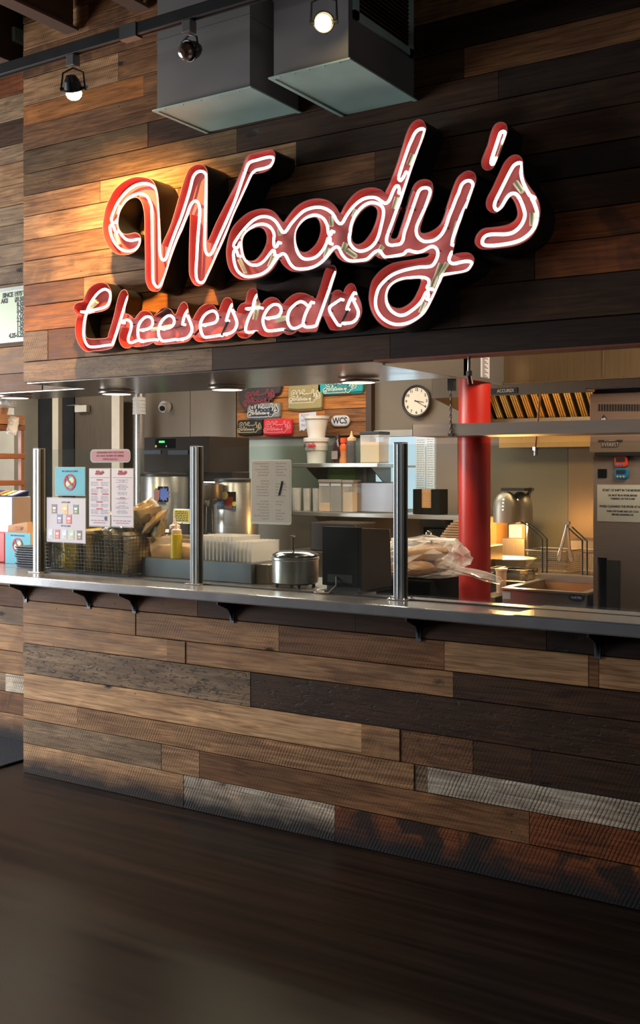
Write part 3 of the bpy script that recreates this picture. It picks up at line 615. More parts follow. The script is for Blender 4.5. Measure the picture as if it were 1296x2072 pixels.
tC = [I((740,265),(700,380),(650,540),(600,700),(550,850),(530,890),(450,900),(350,915),(250,920),(200,890),(165,810),(158,700),(175,550),(215,420),(270,310),(340,220),(400,175),(450,165),(500,200),(510,270),(480,360),(430,400),(340,425),(250,445)), I((125,460),(170,458),(215,460)),
  I((660,600),(700,570),(750,570),(785,620),(775,700),(745,800),(750,850),(790,865),(850,840),(890,830)), I((910,700),(1000,685),(1050,650),(1065,590),(1040,535),(980,525),(920,570),(880,640),(870,740),(885,820),(920,850),(1000,835),(1095,825)),
  J((400,445),(490,430),(540,390),(545,330),(510,290),(460,295),(400,350),(365,430),(360,510),(385,570),(430,590),(560,570)), J((710,220),(670,290),(645,390)), J((705,290),(740,370),(760,440),(745,500),(700,550),(620,570)),
  J((890,400),(980,385),(1045,360),(1065,300),(1035,240),(980,235),(910,280),(865,360),(860,440),(885,520),(930,545),(1090,520)), J((1235,155),(1200,240),(1168,345)), K((195,375),(230,450),(258,540),(235,620),(180,670),(90,690)),
  K((520,175),(490,240),(470,320)), K((380,355),(470,346),(560,340)), K((465,370),(410,480),(375,590),(375,650),(420,665),(495,655)), K((645,480),(760,465),(820,430),(840,370),(810,310),(740,300),(670,350),(615,440),(600,520),(620,600),(670,645),(860,625)),
  L_((325,600),(270,550),(200,540),(120,590),(50,670),(20,770),(30,870),(80,940),(150,945),(240,900)), L_((385,545),(340,630),(290,740),(260,850),(270,910),(330,930),(450,910),(480,850),(540,690),(600,520),(660,350),(710,200),(755,85)),
  L_((840,500),(750,560),(680,610),(665,670),(720,780),(795,895)), L_((1045,400),(980,520),(930,650)), L_((1020,490),(1070,590),(1110,690),(1090,790),(1010,860),(870,870))]
def plane(pts, Y): return [(U(x, y, Y=Y).x, U(x, y, Y=Y).z) for x, y in pts]
def catmull(p, closed, n=3):
    out = []; m = len(p)
    for i in range(m if closed else m-1):
        g_ = lambda k: p[k % m] if closed else p[min(max(k, 0), m-1)]
        a, b, c, d = g_(i-1), g_(i), g_(i+1), g_(i+2)
        for j in range(n):
            t = j/n; t2 = t*t; t3 = t2*t
            out.append(tuple(.5*((2*b[q])+(-a[q]+c[q])*t+(2*a[q]-5*b[q]+4*c[q]-d[q])*t2+(-a[q]+3*b[q]-3*c[q]+d[q])*t3) for q in (0, 1)))
    if not closed: out.append(p[-1])
    return out
def offset(loop, d):
    n = len(loop); area_ = sum(loop[i][0]*loop[(i+1) % n][1]-loop[(i+1) % n][0]*loop[i][1] for i in range(n)); s = 1 if area_ > 0 else -1
    out = []
    for i in range(n):
        a = Vector(loop[i-1]); b = Vector(loop[i]); c = Vector(loop[(i+1) % n])
        e = (c-a); 
        if e.length < 1e-9: out.append(tuple(b)); continue
        e.normalize(); out.append((b.x+e.y*s*d, b.y-e.x*s*d))
    return out
def fill(g, loops, y, mi=0, flip=False):
    L3 = [[Vector((x, z, 0)) for x, z in lp] for lp in loops]
    flat = [v for lp in L3 for v in lp]
    tris = tessellate_polygon(L3)
    fs = []
    for t in tris:
        a, b, c = (flat[i] for i in t)
        cr = (b-a).cross(c-a).z
        fs.append(t if (cr > 0) != flip else tuple(reversed(t)))
    g.add([(v.x, y, v.y) for v in flat], fs, mi)
def channel(name, label, loops_px, yf, depth_in, tubes, ytube, tr, neon, wash=0.0028, n=3):
    loops = [catmull(plane(lp, yf), True, n) for lp in loops_px]
    xs = [p[0] for p in loops[0]]; zs = [p[1] for p in loops[0]]
    t = thing(name, label, 'sign', ((min(xs)+max(xs))/2, 0, min(zs)), 'cans of the neon wall sign')
    outer, inner, rimg = G(), G(), G()
    for i, lp in enumerate(loops):
        s = -wash if i == 0 else wash
        inn = offset(lp, s); m = len(lp)
        f = [(k, (k+1) % m, m+(k+1) % m, m+k) for k in range(m)]
        outer.add([(x, yf, z) for x, z in lp]+[(x, -0.006, z) for x, z in lp], f)
        inner.add([(x, yf, z) for x, z in inn]+[(x, yf+depth_in, z) for x, z in inn], f)
        rimg.add([(x, yf-.0002, z) for x, z in lp]+[(x, yf-.0002, z) for x, z in inn], f)
    outer.build('can_side', M_['black'], t, smooth=True)
    inner.build('can_lining', M_['red'], t, smooth=True)
    rimg.build('can_rim', M_['rim'], t)
    g = G(); fill(g, loops, yf+depth_in); g.build('back_panel', M_['redplate'], t)
    for tb in tubes:
        pts = catmull(plane(tb, ytube), False, 3)
        p3 = [(x, ytube, z) for x, z in pts]
        # painted-out ends turn back into the can
        a, b = p3[0], p3[-1]
        p3 = [(a[0], ytube+.02, a[1+1])]+p3+[(b[0], ytube+.02, b[2])]
        G().tube(p3, tr, 8).build('neon_tube', neon, t, smooth=True)
    return t
YW = -0.155; YC = -0.105
cW = channel('channel_letter', 'large red channel letter W with double white neon outline', [can_W], YW, .05, tW, YW+.022, .0064, M_['neon'])
cO = channel('channel_letter', 'joined red channel letters o o d y with looping tail and white neon', [can_O]+holes_O, YW, .05, tO, YW+.022, .0064, M_['neon'])
cA = channel('channel_letter', 'small red apostrophe of the neon sign, highest piece at right', [can_A], YW, .05, tA, YW+.026, .0070, M_['neon'])
cS = channel('channel_letter', 'red channel letter s at the right end of the large neon word', [can_S], YW, .05, tS, YW+.022, .0068, M_['neon'])
cC = channel('channel_letters', 'smaller red word Cheesesteaks with single-stroke white neon under the large word', [can_C], YC, .055, tC, YC+.022, .0064, M_['neon2'])
def housings(root, Y, items):
    for x0, y0, x1, y1, r in items:
        a = U(x0, y0, Y=Y); b = U(x1, y1, Y=Y)
        G().cyl(a, b, r, r*.9, n=10).build('electrode_housing', M_['cer'], root, smooth=True)
def hx(f, p, q): return (*f(p)[0], *f(q)[0])
housings(cW, YW+.030, [(*hx(A, (290, 490), (255, 610)), .010), (*hx(A, (225, 860), (270, 1000)), .010)])
housings(cO, YW+.030, [(*hx(Cc, (250, 400), (195, 480)), .012), (*hx(Cc, (180, 700), (245, 840)), .010), (*hx(Cc, (545, 660), (495, 780)), .012), (*hx(Cc, (615, 440), (600, 380)), .012), (*hx(Cc, (1145, 250), (1150, 350)), .010),
    (*hx(Cc, (1115, 580), (1080, 680)), .011), (*hx(D, (465, 350), (420, 450)), .010), (*hx(D, (330, 790), (290, 890)), .013), (*hx(D, (350, 890), (460, 970)), .012), (*hx(D, (1000, 190), (955, 340)), .011), (*hx(D, (810, 830), (740, 940)), .011),
    (*hx(E, (370, 530), (310, 670)), .011), (*hx(Ff, (860, 280), (800, 520)), .008), (*hx(Ff, (740, 780), (640, 940)), .010), (*hx(Gg, (830, 180), (730, 440)), .011), (*hx(Gg, (650, 600), (600, 720)), .010)])
housings(cA, YW+.034, [(*hx(H, (560, 350), (490, 560)), .006)])
housings(cS, YW+.030, [(*hx(H, (750, 930), (850, 1070)), .012), (*hx(H, (1000, 1380), (990, 1560)), .012)])
housings(cC, YC+.034, [(*hx(I, (330, 320), (230, 410)), .014), (*hx(J, (280, 455), (520, 410)), .010), (*hx(K, (540, 260), (490, 500)), .012), (*hx(K, (780, 500), (930, 470)), .013)])
def blackout(root, Y, items):
    for f, p, q in items:
        a = U(*f(p)[0], Y=Y); b = U(*f(q)[0], Y=Y); G().cyl(a, b, .0055, n=8).build('painted_tube_end', M_['wire'], root, smooth=True)
blackout(cC, YC+.03, [(J, (560, 430), (650, 400)), (J, (790, 515), (840, 460)), (J, (1110, 520), (1180, 360)), (K, (60, 690), (145, 520)), (K, (270, 640), (350, 615)), (K, (870, 630), (1000, 640)), (L_, (850, 870), (950, 660)), (L_, (690, 410), (650, 590)), (L_, (780, 560), (850, 500))])
def supports(root, Y, tb, every):
    g = G()
    for t in tb:
        pts = plane(t, Y)
        for i in range(3, len(pts)-2, every):
            x, z = pts[i]; g.cyl((x, Y+.006, z), (x, Y+.026, z), .003, n=6).tube([(x-.008, Y, z), (x, Y-.0085, z+.002), (x+.008, Y, z)], .0012, 4)
    tag(g.build('tube_supports', M_['wire'], root), kind='stuff')
supports(cW, YW+.022, tW, 11); supports(cO, YW+.022, tO, 9); supports(cS, YW+.022, tS, 9); supports(cC, YC+.022, tC, 7)

# flat logo made of the same outlines
LP = [[plane(can_W, 0)], [plane(l, 0) for l in [can_O]+holes_O], [plane(can_A, 0)], [plane(can_S, 0)]]
LC = [[plane(can_C, 0)]]
allx = [p[0] for s in LP+LC for p in s[0]]; allz = [p[1] for s in LP+LC for p in s[0]]
LX0, LX1, LZ0, LZ1 = min(allx), max(allx), min(allz), max(allz)
def logo(parent, cx, cz, width, Y, outline_m, letter_m, sub=True, name='logo', tilt=0.0):
    s = width/(LX1-LX0); mx_, mz = (LX0+LX1)/2, (LZ0+LZ1)/2; ct_, st_ = math.cos(tilt), math.sin(tilt)
    def tf(lp, dx=0, dz=0):
        r = []
        for x, z in lp:
            a = (x-mx_)*s; b = (z-mz)*s; r.append((cx+a*ct_-b*st_+dx, cz+a*st_+b*ct_+dz))
        return r
    g1 = G(); g2 = G()
    for grp in LP+(LC if sub else []):
        for lp_ in grp:
            a_ = tf(offset(lp_, .034 if lp_ is grp[0] else -.010)); b_ = tf(offset(lp_, -.012)); m_ = len(a_)
            g1.add([(x, Y-.0012, z) for x, z in a_]+[(x, Y-.0012, z) for x, z in b_], [(i, (i+1) % m_, m_+(i+1) % m_, m_+i) for i in range(m_)])
        fill(g2, [tf(l) for l in [offset(grp[0], -.006)]+[offset(h, .004) for h in grp[1:]]], Y-.0024)
    g1.build(name, outline_m, parent); g2.build('lettering', letter_m, parent)
# ------------------------------------------------------------------ menu lightbox on the recessed wall
x0, x1, z0, z1 = R(-160, 590, 49, 690, 0.36)
z1 = U(48, 577, Y=0.34).z; z0 = U(48, 690, Y=0.34).z; x1 = U(50, 640, Y=0.34).x; x0 = x1-1.25
mb = thing('menu_lightbox', 'glowing pale green lightbox price board at the left edge', 'sign', ((x0+x1)/2, .4, z0))
fm = P('lightbox_frame', srgb(140, 142, 136), .4, .2)
G().box(x0, x1, .345, .414, z0, z0+.022).box(x0, x1, .345, .414, z1-.016, z1).box(x1-.010, x1, .345, .414, z0, z1).box(x0, x0+.010, .345, .414, z0, z1).build('frame', fm, mb)
G().box(x0+.009, x1-.009, .352, .412, z0+.021, z1-.015).build('lit_face', P('backlit_acrylic', srgb(120, 126, 104), .4, emis=srgb(206, 222, 178), es=.50), mb)
rows_ = ['$9.50', '8.50', '5.50', '7.75', '2.95', '1.50', '1.95', '4.25-5.25']
names_ = ['CHEESESTEAKS', 'CHICKEN', 'FRIES', 'WINGS', 'RINGS', 'CHEESE', 'PEPPERS', 'DRINKS']
h = (z1-z0)
text('SINCE 1975*', h*.112, M_['ink'], mb, (x1-.022, .3515, z1-h*.135), align='RIGHT', sx=.92, bold=.002)
for i, s in enumerate(rows_):
    z = z1-h*(.235+i*.092)
    text(s, h*.112, M_['ink'], mb, (x1-.022, .3515, z), align='RIGHT', sx=.92, bold=.002)
text('AKS', h*.112, M_['ink'], mb, (x1-.155, .3515, z1-h*.235), align='RIGHT', sx=.92, bold=.002)

# ------------------------------------------------------------------ glass screen and posts
YG = 0.02; ZG = 1.71
gp0 = None; plab = ['steel post of the sneeze guard at the left end beside the tray stack', 'middle steel post of the sneeze guard, between basket and pot', 'steel post of the sneeze guard right of the black terminal']
pxs = []
for k, px in enumerate([80, 399, 812]):
    x = U(px, 1100, Y=YG).x; pxs.append(x)
    if gp0 is None:
        gp0 = thing('guard_post', plab[0], 'post', (x, YG, ZC), 'posts of the glass guard')
        G().box(x-.021, x+.021, YG-.026, YG+.022, ZC+.004, ZG).box(x-.004, x+.004, YG-.029, YG-.025, ZC+.004, ZG-.004).build('tube', P('post_steel', srgb(150, 156, 156), .33, .85, var=.06), gp0, bevel=.003)
        G().box(x+.0205, x+.026, YG-.008, YG+.008, ZC+.004, ZG-.003).build('gasket', M_['black'], gp0)
        G().box(x-.044, x+.044, YG-.04, YG+.04, ZC+.0005, ZC+.006).build('base_plate', M_['steel'], gp0, bevel=.002)
        s_ = G()
        for a in (-.034, .034):
            for b in (-.03, .03): s_.cyl((x+a, YG+b, ZC+.006), (x+a, YG+b, ZC+.011), .005, n=8)
        s_.build('bolts', M_['chrome'], gp0)
        G().box(x-.020, x+.020, YG-.025, YG+.021, ZG, ZG+.003).build('cap', M_['black'], gp0)
    else:
        o = dup(gp0, (x, YG, ZC), plab[k])
def glass_mat():
    m, nt, b = newmat('clear_glass'); N = nt.nodes; L = nt.links
    tr = N.new('ShaderNodeBsdfTransparent'); tr.inputs[0].default_value = (.90, .94, .93, 1)
    gl = N.new('ShaderNodeBsdfGlossy'); gl.inputs['Roughness'].default_value = .03; gl.inputs[0].default_value = (1, 1, 1, 1)
    df = N.new('ShaderNodeBsdfDiffuse'); df.inputs[0].default_value = (.75, .75, .76, 1)
    fr = N.new('ShaderNodeFresnel'); fr.inputs[0].default_value = 1.45
    gm = N.new('ShaderNodeNewGeometry'); fm_ = N.new('ShaderNodeMath'); fm_.operation = 'MULTIPLY'; fi = N.new('ShaderNodeMath'); fi.operation = 'SUBTRACT'; fi.inputs[0].default_value = 1.0
    L.new(gm.outputs['Backfacing'], fi.inputs[1]); L.new(fr.outputs[0], fm_.inputs[0]); L.new(fi.outputs[0], fm_.inputs[1])
    m1 = N.new('ShaderNodeMixShader'); L.new(fm_.outputs[0], m1.inputs[0]); L.new(tr.outputs[0], m1.inputs[1]); L.new(gl.outputs[0], m1.inputs[2])
    tc = N.new('ShaderNodeTexCoord'); no = N.new('ShaderNodeTexNoise'); no.inputs['Scale'].default_value = 2.5; L.new(tc.outputs['Object'], no.inputs[0])
    mr = N.new('ShaderNodeMapRange'); mr.inputs[1].default_value = .4; mr.inputs[2].default_value = .75; mr.inputs[3].default_value = .002; mr.inputs[4].default_value = .014; L.new(no.outputs[0], mr.inputs[0])
    m2 = N.new('ShaderNodeMixShader'); L.new(mr.outputs[0], m2.inputs[0]); L.new(m1.outputs[0], m2.inputs[1]); L.new(df.outputs[0], m2.inputs[2])
    L.new(m2.outputs[0], N['Material Output'].inputs[0]); return m
GL = glass_mat()
gl = ['glass guard pane behind the paper menus, between the left and middle posts', 'glass guard pane between the middle and third posts', 'glass guard pane right of the third post, in front of the fryer']
for k, (a, b) in enumerate([(pxs[0]+.022, pxs[1]-.022), (pxs[1]+.027, pxs[2]-.022), (pxs[2]+.027, XR)]):
    g = G().box(a, b, YG-.003, YG+.003, ZC+.006, ZG-.006)
    t = thing('glass_screen', gl[k], 'glass', ((a+b)/2, YG, ZC), 'glass screens of the guard')
    g.build('pane', GL, t); G().box(a, b, YG-.006, YG+.006, ZC+.0005, ZC+.006).build('channel', M_['black'], t)

# ------------------------------------------------------------------ papers on the glass
YP = YG-.0045
def sheet(name, px, label, cat, mat, Y=YP, th=.0012, group=None):
    x0, x1, z0, z1 = R(*px, Y)
    t = thing(name, label, cat, ((x0+x1)/2, Y, z0), group)
    G().box(x0, x1, Y-th/2, Y+th/2, z0, z1).build('sheet', mat, t)
    return t, x0, x1, z0, z1
def ban(t, cx, cz, r, Y, red, money):
    k = G()
    for a, (dx, dz, rot) in enumerate([(-.35, -.25, .5), (.3, .25, .5), (0, 0, .5)]):
        pts = [(-.62, -.3), (.62, -.3), (.62, .3), (-.62, .3)]
        q = [(cx+(dx+x*math.cos(rot)-z*math.sin(rot))*r, cz+(dz+x*math.sin(rot)+z*math.cos(rot))*r) for x, z in pts]
        k.prism(q, Y-.0014-.0004*a, Y-.0006-.0004*a)
    k.build('banknotes', money, t)
    g = G(); n = 28
    ring = lambda rr: [(cx+rr*math.cos(2*math.pi*i/n), cz+rr*math.sin(2*math.pi*i/n)) for i in range(n)]
    a, b = ring(r), ring(r*.80)
    g.add([(x, Y-.0028, z) for x, z in a]+[(x, Y-.0028, z) for x, z in b], [(i, n+i, n+(i+1) % n, (i+1) % n) for i in range(n)])
    c, s = math.cos(-.72), math.sin(-.72)
    g.prism([(cx+x*r*c-z*r*s, cz+x*r*s+z*r*c) for x, z in [(-.88, -.12), (.88, -.12), (.88, .12), (-.88, .12)]], Y-.0032, Y-.0028)
    g.build('ban_symbol', red, t)
money = P('banknote_print', srgb(196, 214, 180), .7, var=.2, scale=60)
t, a, b, c, d = sheet('cash_notice', (112, 946, 172, 1001), 'blue notice with a red ban sign over banknotes, taped on the glass', 'notice', M_['blue'])
ban(t, (a+b)/2, c+(d-c)*.46, (d-c)*.30, YP, M_['inkr'], money)
text('NO CASH ACCEPTED', (d-c)*.085, M_['navy'], t, ((a+b)/2, YP-.0012, d-(d-c)*.14))
G().box(a-.003, b+.003, YP+.0006, YP+.0010, c-.006, d+.003).build('clear_sleeve', clear('sleeve_film', (.8, .84, .86, 1), .2), t)
t, a, b, c, d = sheet('chips_poster', (95, 1009, 173, 1097), 'white poster picturing crisp packets, lowest paper on the left glass', 'poster', M_['paper'])
def bagshape(g, cx, cz, w, h, Y, mi):
    g.prism([(cx-w*.5, cz-h*.5), (cx+w*.5, cz-h*.5), (cx+w*.44, cz-h*.3), (cx+w*.47, cz), (cx+w*.44, cz+h*.3), (cx+w*.5, cz+h*.5), (cx-w*.5, cz+h*.5), (cx-w*.44, cz+h*.3), (cx-w*.47, cz), (cx-w*.44, cz-h*.3)], Y-.0018, Y-.0007, mi)
    g.prism([(cx-w*.26, cz-h*.04), (cx+w*.26, cz-h*.04), (cx+w*.28, cz+h*.18), (cx-w*.28, cz+h*.18)], Y-.0022, Y-.0018, 9)
    g.prism([(cx-w*.18, cz-h*.38), (cx+w*.22, cz-h*.34), (cx+w*.24, cz-h*.14), (cx-w*.2, cz-h*.16)], Y-.0022, Y-.0018, 8)
bagm = [solid('bag_'+n, *c_, .4) for n, c_ in [('black', (52, 38, 44)), ('yellow', (206, 170, 40)), ('green', (32, 104, 56)), ('blue', (40, 84, 150)), ('red', (176, 44, 44)), ('paleblue', (170, 196, 212)), ('grey', (80, 74, 70)), ('mint', (150, 196, 160)), ('gold', (220, 150, 60)), ('white', (226, 220, 214))]]
W_, H_ = b-a, d-c
lays = [(.20, .76, 0), (.48, .76, 1), (.76, .76, 2), (.34, .53, 3), (.58, .53, 4)]
for fx, fz, mi in lays:
    g = G(); bagshape(g, a+W_*fx, c+H_*fz, W_*.145, H_*.21, YP, mi); g.build('packet_picture', bagm, t)
for k, (fx, mi) in enumerate([(.10, 5), (.28, 4), (.47, 5), (.65, 7), (.85, 6)]):
    g = G(); bagshape(g, a+W_*fx, c+H_*.175, W_*.13, H_*.21, YP, mi); g.build('packet_picture', bagm, t)
text("LAY'S CHIPS", H_*.052, M_['navy'], t, ((a+b)/2, YP-.001, d-H_*.085)); text('KETTLE CHIPS', H_*.048, M_['navy'], t, ((a+b)/2, YP-.001, c+H_*.37))
G().box(a-.003, b+.003, YP+.0006, YP+.0010, c-.004, d+.006).build('clear_sleeve', clear('sleeve_film2', (.8, .84, .86, 1), .2), t)
for k, (px, lab) in enumerate([((181, 949, 223, 1064), 'left one of two tall white paper menus on the glass'), ((226, 949, 270, 1065), 'right one of two tall white paper menus on the glass')]):
    t, a, b, c, d = sheet('paper_menu', px, lab, 'menu', M_['paper'], group='paper menus on the glass')
    W_, H_ = b-a, d-c; m = (a+b)/2
    logo(t, m, d-H_*.062, W_*.42, YP, M_['ink'], M_['inkr'])
    g = G(); g.box(a+W_*.05, b-W_*.05, YP-.0012, YP-.0006, d-H_*.152, d-H_*.146); g.box(a+W_*.05, b-W_*.05, YP-.0012, YP-.0006, c+H_*.17, c+H_*.176)
    r_ = G()
    if k == 0:
        for fz, xs in [(.19, (.5,)), (.33, (.5,)), (.44, (.24, .78)), (.58, (.5,)), (.70, (.5,))]:
            for fx in xs: G().box(a+W_*(fx-.15), a+W_*(fx+.15), YP-.0012, YP-.0006, d-H_*(fz-.009), d-H_*(fz+.009)).build('heading', M_['inkr'], t)
        for i in range(28):
            fz = .23+.0205*i
            if any(abs(fz-q) < .02 for q in (.33, .44, .58, .70)) or fz > .80: continue
            scribble(g, a+W_*.08, a+W_*.44, d-H_*fz, H_*.006, YP-.0006, i); scribble(g, a+W_*.56, a+W_*.92, d-H_*fz, H_*.006, YP-.0006, i+50)
    else:
        G().box(m-W_*.11, m+W_*.11, YP-.0012, YP-.0006, d-H_*.51, d-H_*.495).build('heading', M_['inkr'], t)
        for i in range(28):
            fz = .19+.0215*i
            if i in (3, 9, 13, 14, 17, 20, 24) or fz > .8: continue
            w_ = random.Random(i).uniform(.12, .30); scribble(g, m-W_*w_, m+W_*w_, d-H_*fz, H_*.007, YP-.0006, i)
    scribble(g, a+W_*.08, b-W_*.08, c+H_*.095, H_*.012, YP-.0006, 3)
    g.build('small_print', M_['inkg'], t); r_.box(a+W_*.2, b-W_*.2, YP-.0012, YP-.0006, c+H_*.05, c+H_*.06); r_.build('footer_line', M_['inkr'], t)
    if k == 0:
        G().cyl((b-W_*.2, YP-.0014, c+H_*.135), (b-W_*.2, YP-.0006, c+H_*.135), W_*.07, n=12).build('round_emblem', M_['navy'], t)
    G().box(a-.003, b+.003, YP+.0006, YP+.0010, c-.006, d+.004).build('clear_sleeve', clear('sleeve_film3', (.8, .84, .86, 1), .2), t)
def rounded(x0, x1, z0, z1, r, n=5):
    p = []
    for cx, cz, a0 in ((x1-r, z1-r, 0), (x0+r, z1-r, 90), (x0+r, z0+r, 180), (x1-r, z0+r, 270)):
        for i in range(n+1):
            a = math.radians(a0+90*i/n); p.append((cx+r*math.cos(a), cz+r*math.sin(a)))
    return p
YI = YG+.0045   # inner face of the glass: these face the kitchen
x0, x1, z0, z1 = R(183, 909, 264, 936, YI)
t = thing('pink_label', 'rounded pink label on the left glass, its writing facing inside', 'label', ((x0+x1)/2, YI, z0))
G().prism(rounded(x0, x1, z0, z1, .022), YI-.0004, YI+.0004).build('sleeve', clear('laminate', (.85, .84, .86, 1), .55), t)
G().prism(rounded(x0+.006, x1-.006, z0+.006, z1-.006, .018), YI-.0012, YI-.0006).build('card', P('pink_card', srgb(206, 140, 156), .6), t)
for i, s in enumerate(['PLEASE CHECK YOUR ORDER BEFORE', 'LEAVING THE WINDOW THANK YOU', 'FOR YOUR SUPPORT']):
    text(s, .0135, P('faded_pink_ink', srgb(150, 80, 100), .7), t, ((x0+x1)/2, YI-.0016, z1-(z1-z0)*(.25+.25*i)), mirror=True, sx=.8)
x0, x1, z0, z1 = R(508, 930, 590, 1061, YI)
t = thing('laminated_list', 'large beige laminated list on the middle glass, seen from its back', 'notice', ((x0+x1)/2, YI, z0))
G().prism(rounded(x0, x1, z0, z1, .012), YI-.0004, YI+.0004).build('sleeve', clear('laminate2', (.85, .82, .80, 1), .5), t)
G().box(x0+.006, x1-.006, YI-.0012, YI-.0006, z0+.012, z1-.006).build('card', P('beige_card', srgb(196, 180, 172), .65), t)
g = G(); W_, H_ = x1-x0, z1-z0
for i in range(20):
    if i in (5, 12): continue
    rr = random.Random(i*3); z = z1-H_*(.06+.045*i)
    l = rr.uniform(.16, .38)*W_
    scribble(g, x0+.02+W_*(.36-l/W_), x0+.02+W_*.36, z, H_*.013, YI-.0012, i)
    if i not in (6, 15): scribble(g, x0+W_*.62, x0+W_*.62+rr.uniform(.12, .30)*W_, z, H_*.013, YI-.0012, i+99)
g.build('small_print', P('show_through_ink', srgb(146, 130, 124), .7), t)
g = G(); g.cyl((x0+W_*.78, YI-.003, z1-H_*.33), (x0+W_*.70, YI-.003, z1-H_*.55), .0028, n=6); g.build('pen_drawing', M_['ink'], t)

# ------------------------------------------------------------------ chips basket on the counter
bx0 = U(86, 1160, Y=.10).x; bx1 = U(268, 1160, Y=.10).x; by0, by1 = .07, .36; bz = ZC+.002; bh = .205
t = thing('wire_basket', 'black wire basket full of crisp bags behind the left glass', 'basket', ((bx0+bx1)/2, (by0+by1)/2, bz))
fr = G()
def loop(z, e=0): return [(bx0-e, by0-e, z), (bx1+e, by0-e, z), (bx1+e, by1+e, z), (bx0-e, by1+e, z)]
for z, e in ((bz+.004, 0), (bz+bh, .012)): fr.tube(loop(z, e), .0035, 6, closed=True)
fr.tube([(bx0, by0, bz+.004), (bx0-.012, by0-.012, bz+bh)], .003, 6)
fr.tube([((bx0*.35+bx1*.65), by0-.001, bz+bh), (bx1+.01, by0-.006, bz+bh*.55)], .003, 6).tube([(bx0+.05, by0, bz+bh*.9), (bx0*.6+bx1*.4, by0-.004, bz+bh*.35)], .003, 6)
fr.build('rim', M_['black'], t)
g = G(); n = 30
for i in range(n+1):
    x = bx0+(bx1-bx0)*i/n; g.cyl((x, by0, bz+.004), (x, by0-.012, bz+bh), .0011, n=4, caps=False); g.cyl((x, by1, bz+.004), (x, by1+.012, bz+bh), .0011, n=4, caps=False)
for i in range(1, 11):
    z = bz+bh*i/11; e = .012*i/11
    p = loop(z, e); g.tube(p, .0011, 4, closed=True)
for i in range(13):
    y = by0+(by1-by0)*i/12; g.cyl((bx0, y, bz+.004), (bx0-.012, y, bz+bh), .0011, n=4, caps=False); g.cyl((bx1, y, bz+.004), (bx1+.012, y, bz+bh), .0011, n=4, caps=False); g.cyl((bx0, y, bz+.004), (bx1, y, bz+.004), .0011, n=4, caps=False)
tag(g.build('wire_mesh', M_['black'], t), kind='stuff')
def pillow(w, h, dp, n=8, m=10, seed=0):
    r = random.Random(seed); g = G(); vs = []
    for s in (1, -1):
        for j in range(m+1):
            for i in range(n+1):
                u = i/n*2-1; v = j/m*2-1
                t_ = (1-abs(u)**2.6)*(1-abs(v)**3.2)
                wr = r.uniform(-.30, .30) if t_ > .02 else 0
                vs.append((u*w/2*(1-.06*(1-v*v)), s*dp/2*max(0, t_)**.55*(1+wr), v*h/2))
    fs = []; k = (n+1)*(m+1)
    for s in (0, 1):
        for j in range(m):
            for i in range(n):
                q = [s*k+j*(n+1)+i, s*k+j*(n+1)+i+1, s*k+(j+1)*(n+1)+i+1, s*k+(j+1)*(n+1)+i]
                fs.append(tuple(q if s == 1 else reversed(q)))
    return g.add(vs, fs)
def place(g, name, mat, label, cat, loc, rot, group=None, smooth=True):
    o = g.build(name, mat, None, world=False, smooth=smooth); o.location = loc; o.rotation_euler = rot
    return tag(o, label, cat, group)
def packmat(n, c1, rough=.3, metal=.0): return P(n, srgb(*[min(255, int(v*1.25)) for v in c1]), rough, metal, var=.45, scale=14, bump=.3)
bagtan = packmat('bag_tan', (128, 108, 82)); bagol = packmat('bag_olive', (96, 84, 58)); baggold = packmat('bag_gold', (196, 152, 40)); bagsil = packmat('bag_silver', (168, 170, 176), .22, .7)
bagdk = packmat('bag_dark', (52, 42, 40)); bagor = packmat('bag_red_brown', (156, 82, 56))
bw = bx1-bx0; yc = (by0+by1)/2
specs = [(bagdk, .05, 'dark crisp bag at the left end of the wire basket'), (bagsil, .16, 'silver crisp bag leaning in the left half of the basket'), (baggold, .29, 'golden yellow crisp bag in the wire basket'),
  (bagol, .42, 'olive brown crisp bag standing mid-basket, right of the yellow bag'), (bagtan, .52, 'tan crisp bag standing in the middle of the basket'), (bagol, .62, 'olive crisp bag under the right paper menu'),
  (bagtan, .72, 'tan crisp bag standing under the right paper menu edge'), (bagol, .83, 'olive crisp bag near the right end of the basket'), (bagtan, .94, 'tan crisp bag at the right end of the basket')]
for k, (m_, fx, lab) in enumerate(specs):
    thin = fx > .35
    place(pillow(.22 if not thin else .25, .21, .038, seed=k), 'crisp_bag', m_, lab, 'crisp bag', (bx0+bw*fx, yc, bz+.006+.108), (0, random.uniform(-.06, .06), math.radians(80 if thin else 62)+random.uniform(-.1, .1)), 'crisp bags in the wire basket')
ups = [(bagtan, .62, .25, .9, .3), (bagol, .76, .25, -1.1, .8), (bagtan, .90, .24, 1.2, .2), (bagtan, 1.00, .27, 1.3, .9), (bagtan, .93, .31, 1.0, -.5), (bagol, 1.05, .21, 1.3, 1.2), (bagsil, .66, .20, 1.45, .1), (bagtan, 1.04, .25, -.9, .4), (bagol, .98, .22, 1.5, -.8)]
ulab = ['tan crisp bag lying on top behind the two menus', 'olive crisp bag heaped on the basket right of the menus', 'tan crisp bag sticking up right of the right menu', 'tan crisp bag leaning over the right rim of the basket', 'topmost tan crisp bag of the heap', 'olive crisp bag drooping over the basket rim', 'silver crisp bag lying flat on top of the basket', 'small tan crisp bag tilted at the far right of the heap', 'olive crisp bag wedged in the right corner of the heap']
for k, (m_, fx, dz, rx, ry) in enumerate(ups):
    place(pillow(.13, .15, .05, seed=k+20), 'crisp_bag', m_, ulab[k], 'crisp bag', (bx0+bw*fx, yc+.02*(k % 3), bz+dz+.02), (rx, ry, .7*k), 'crisp bags heaped on the basket')

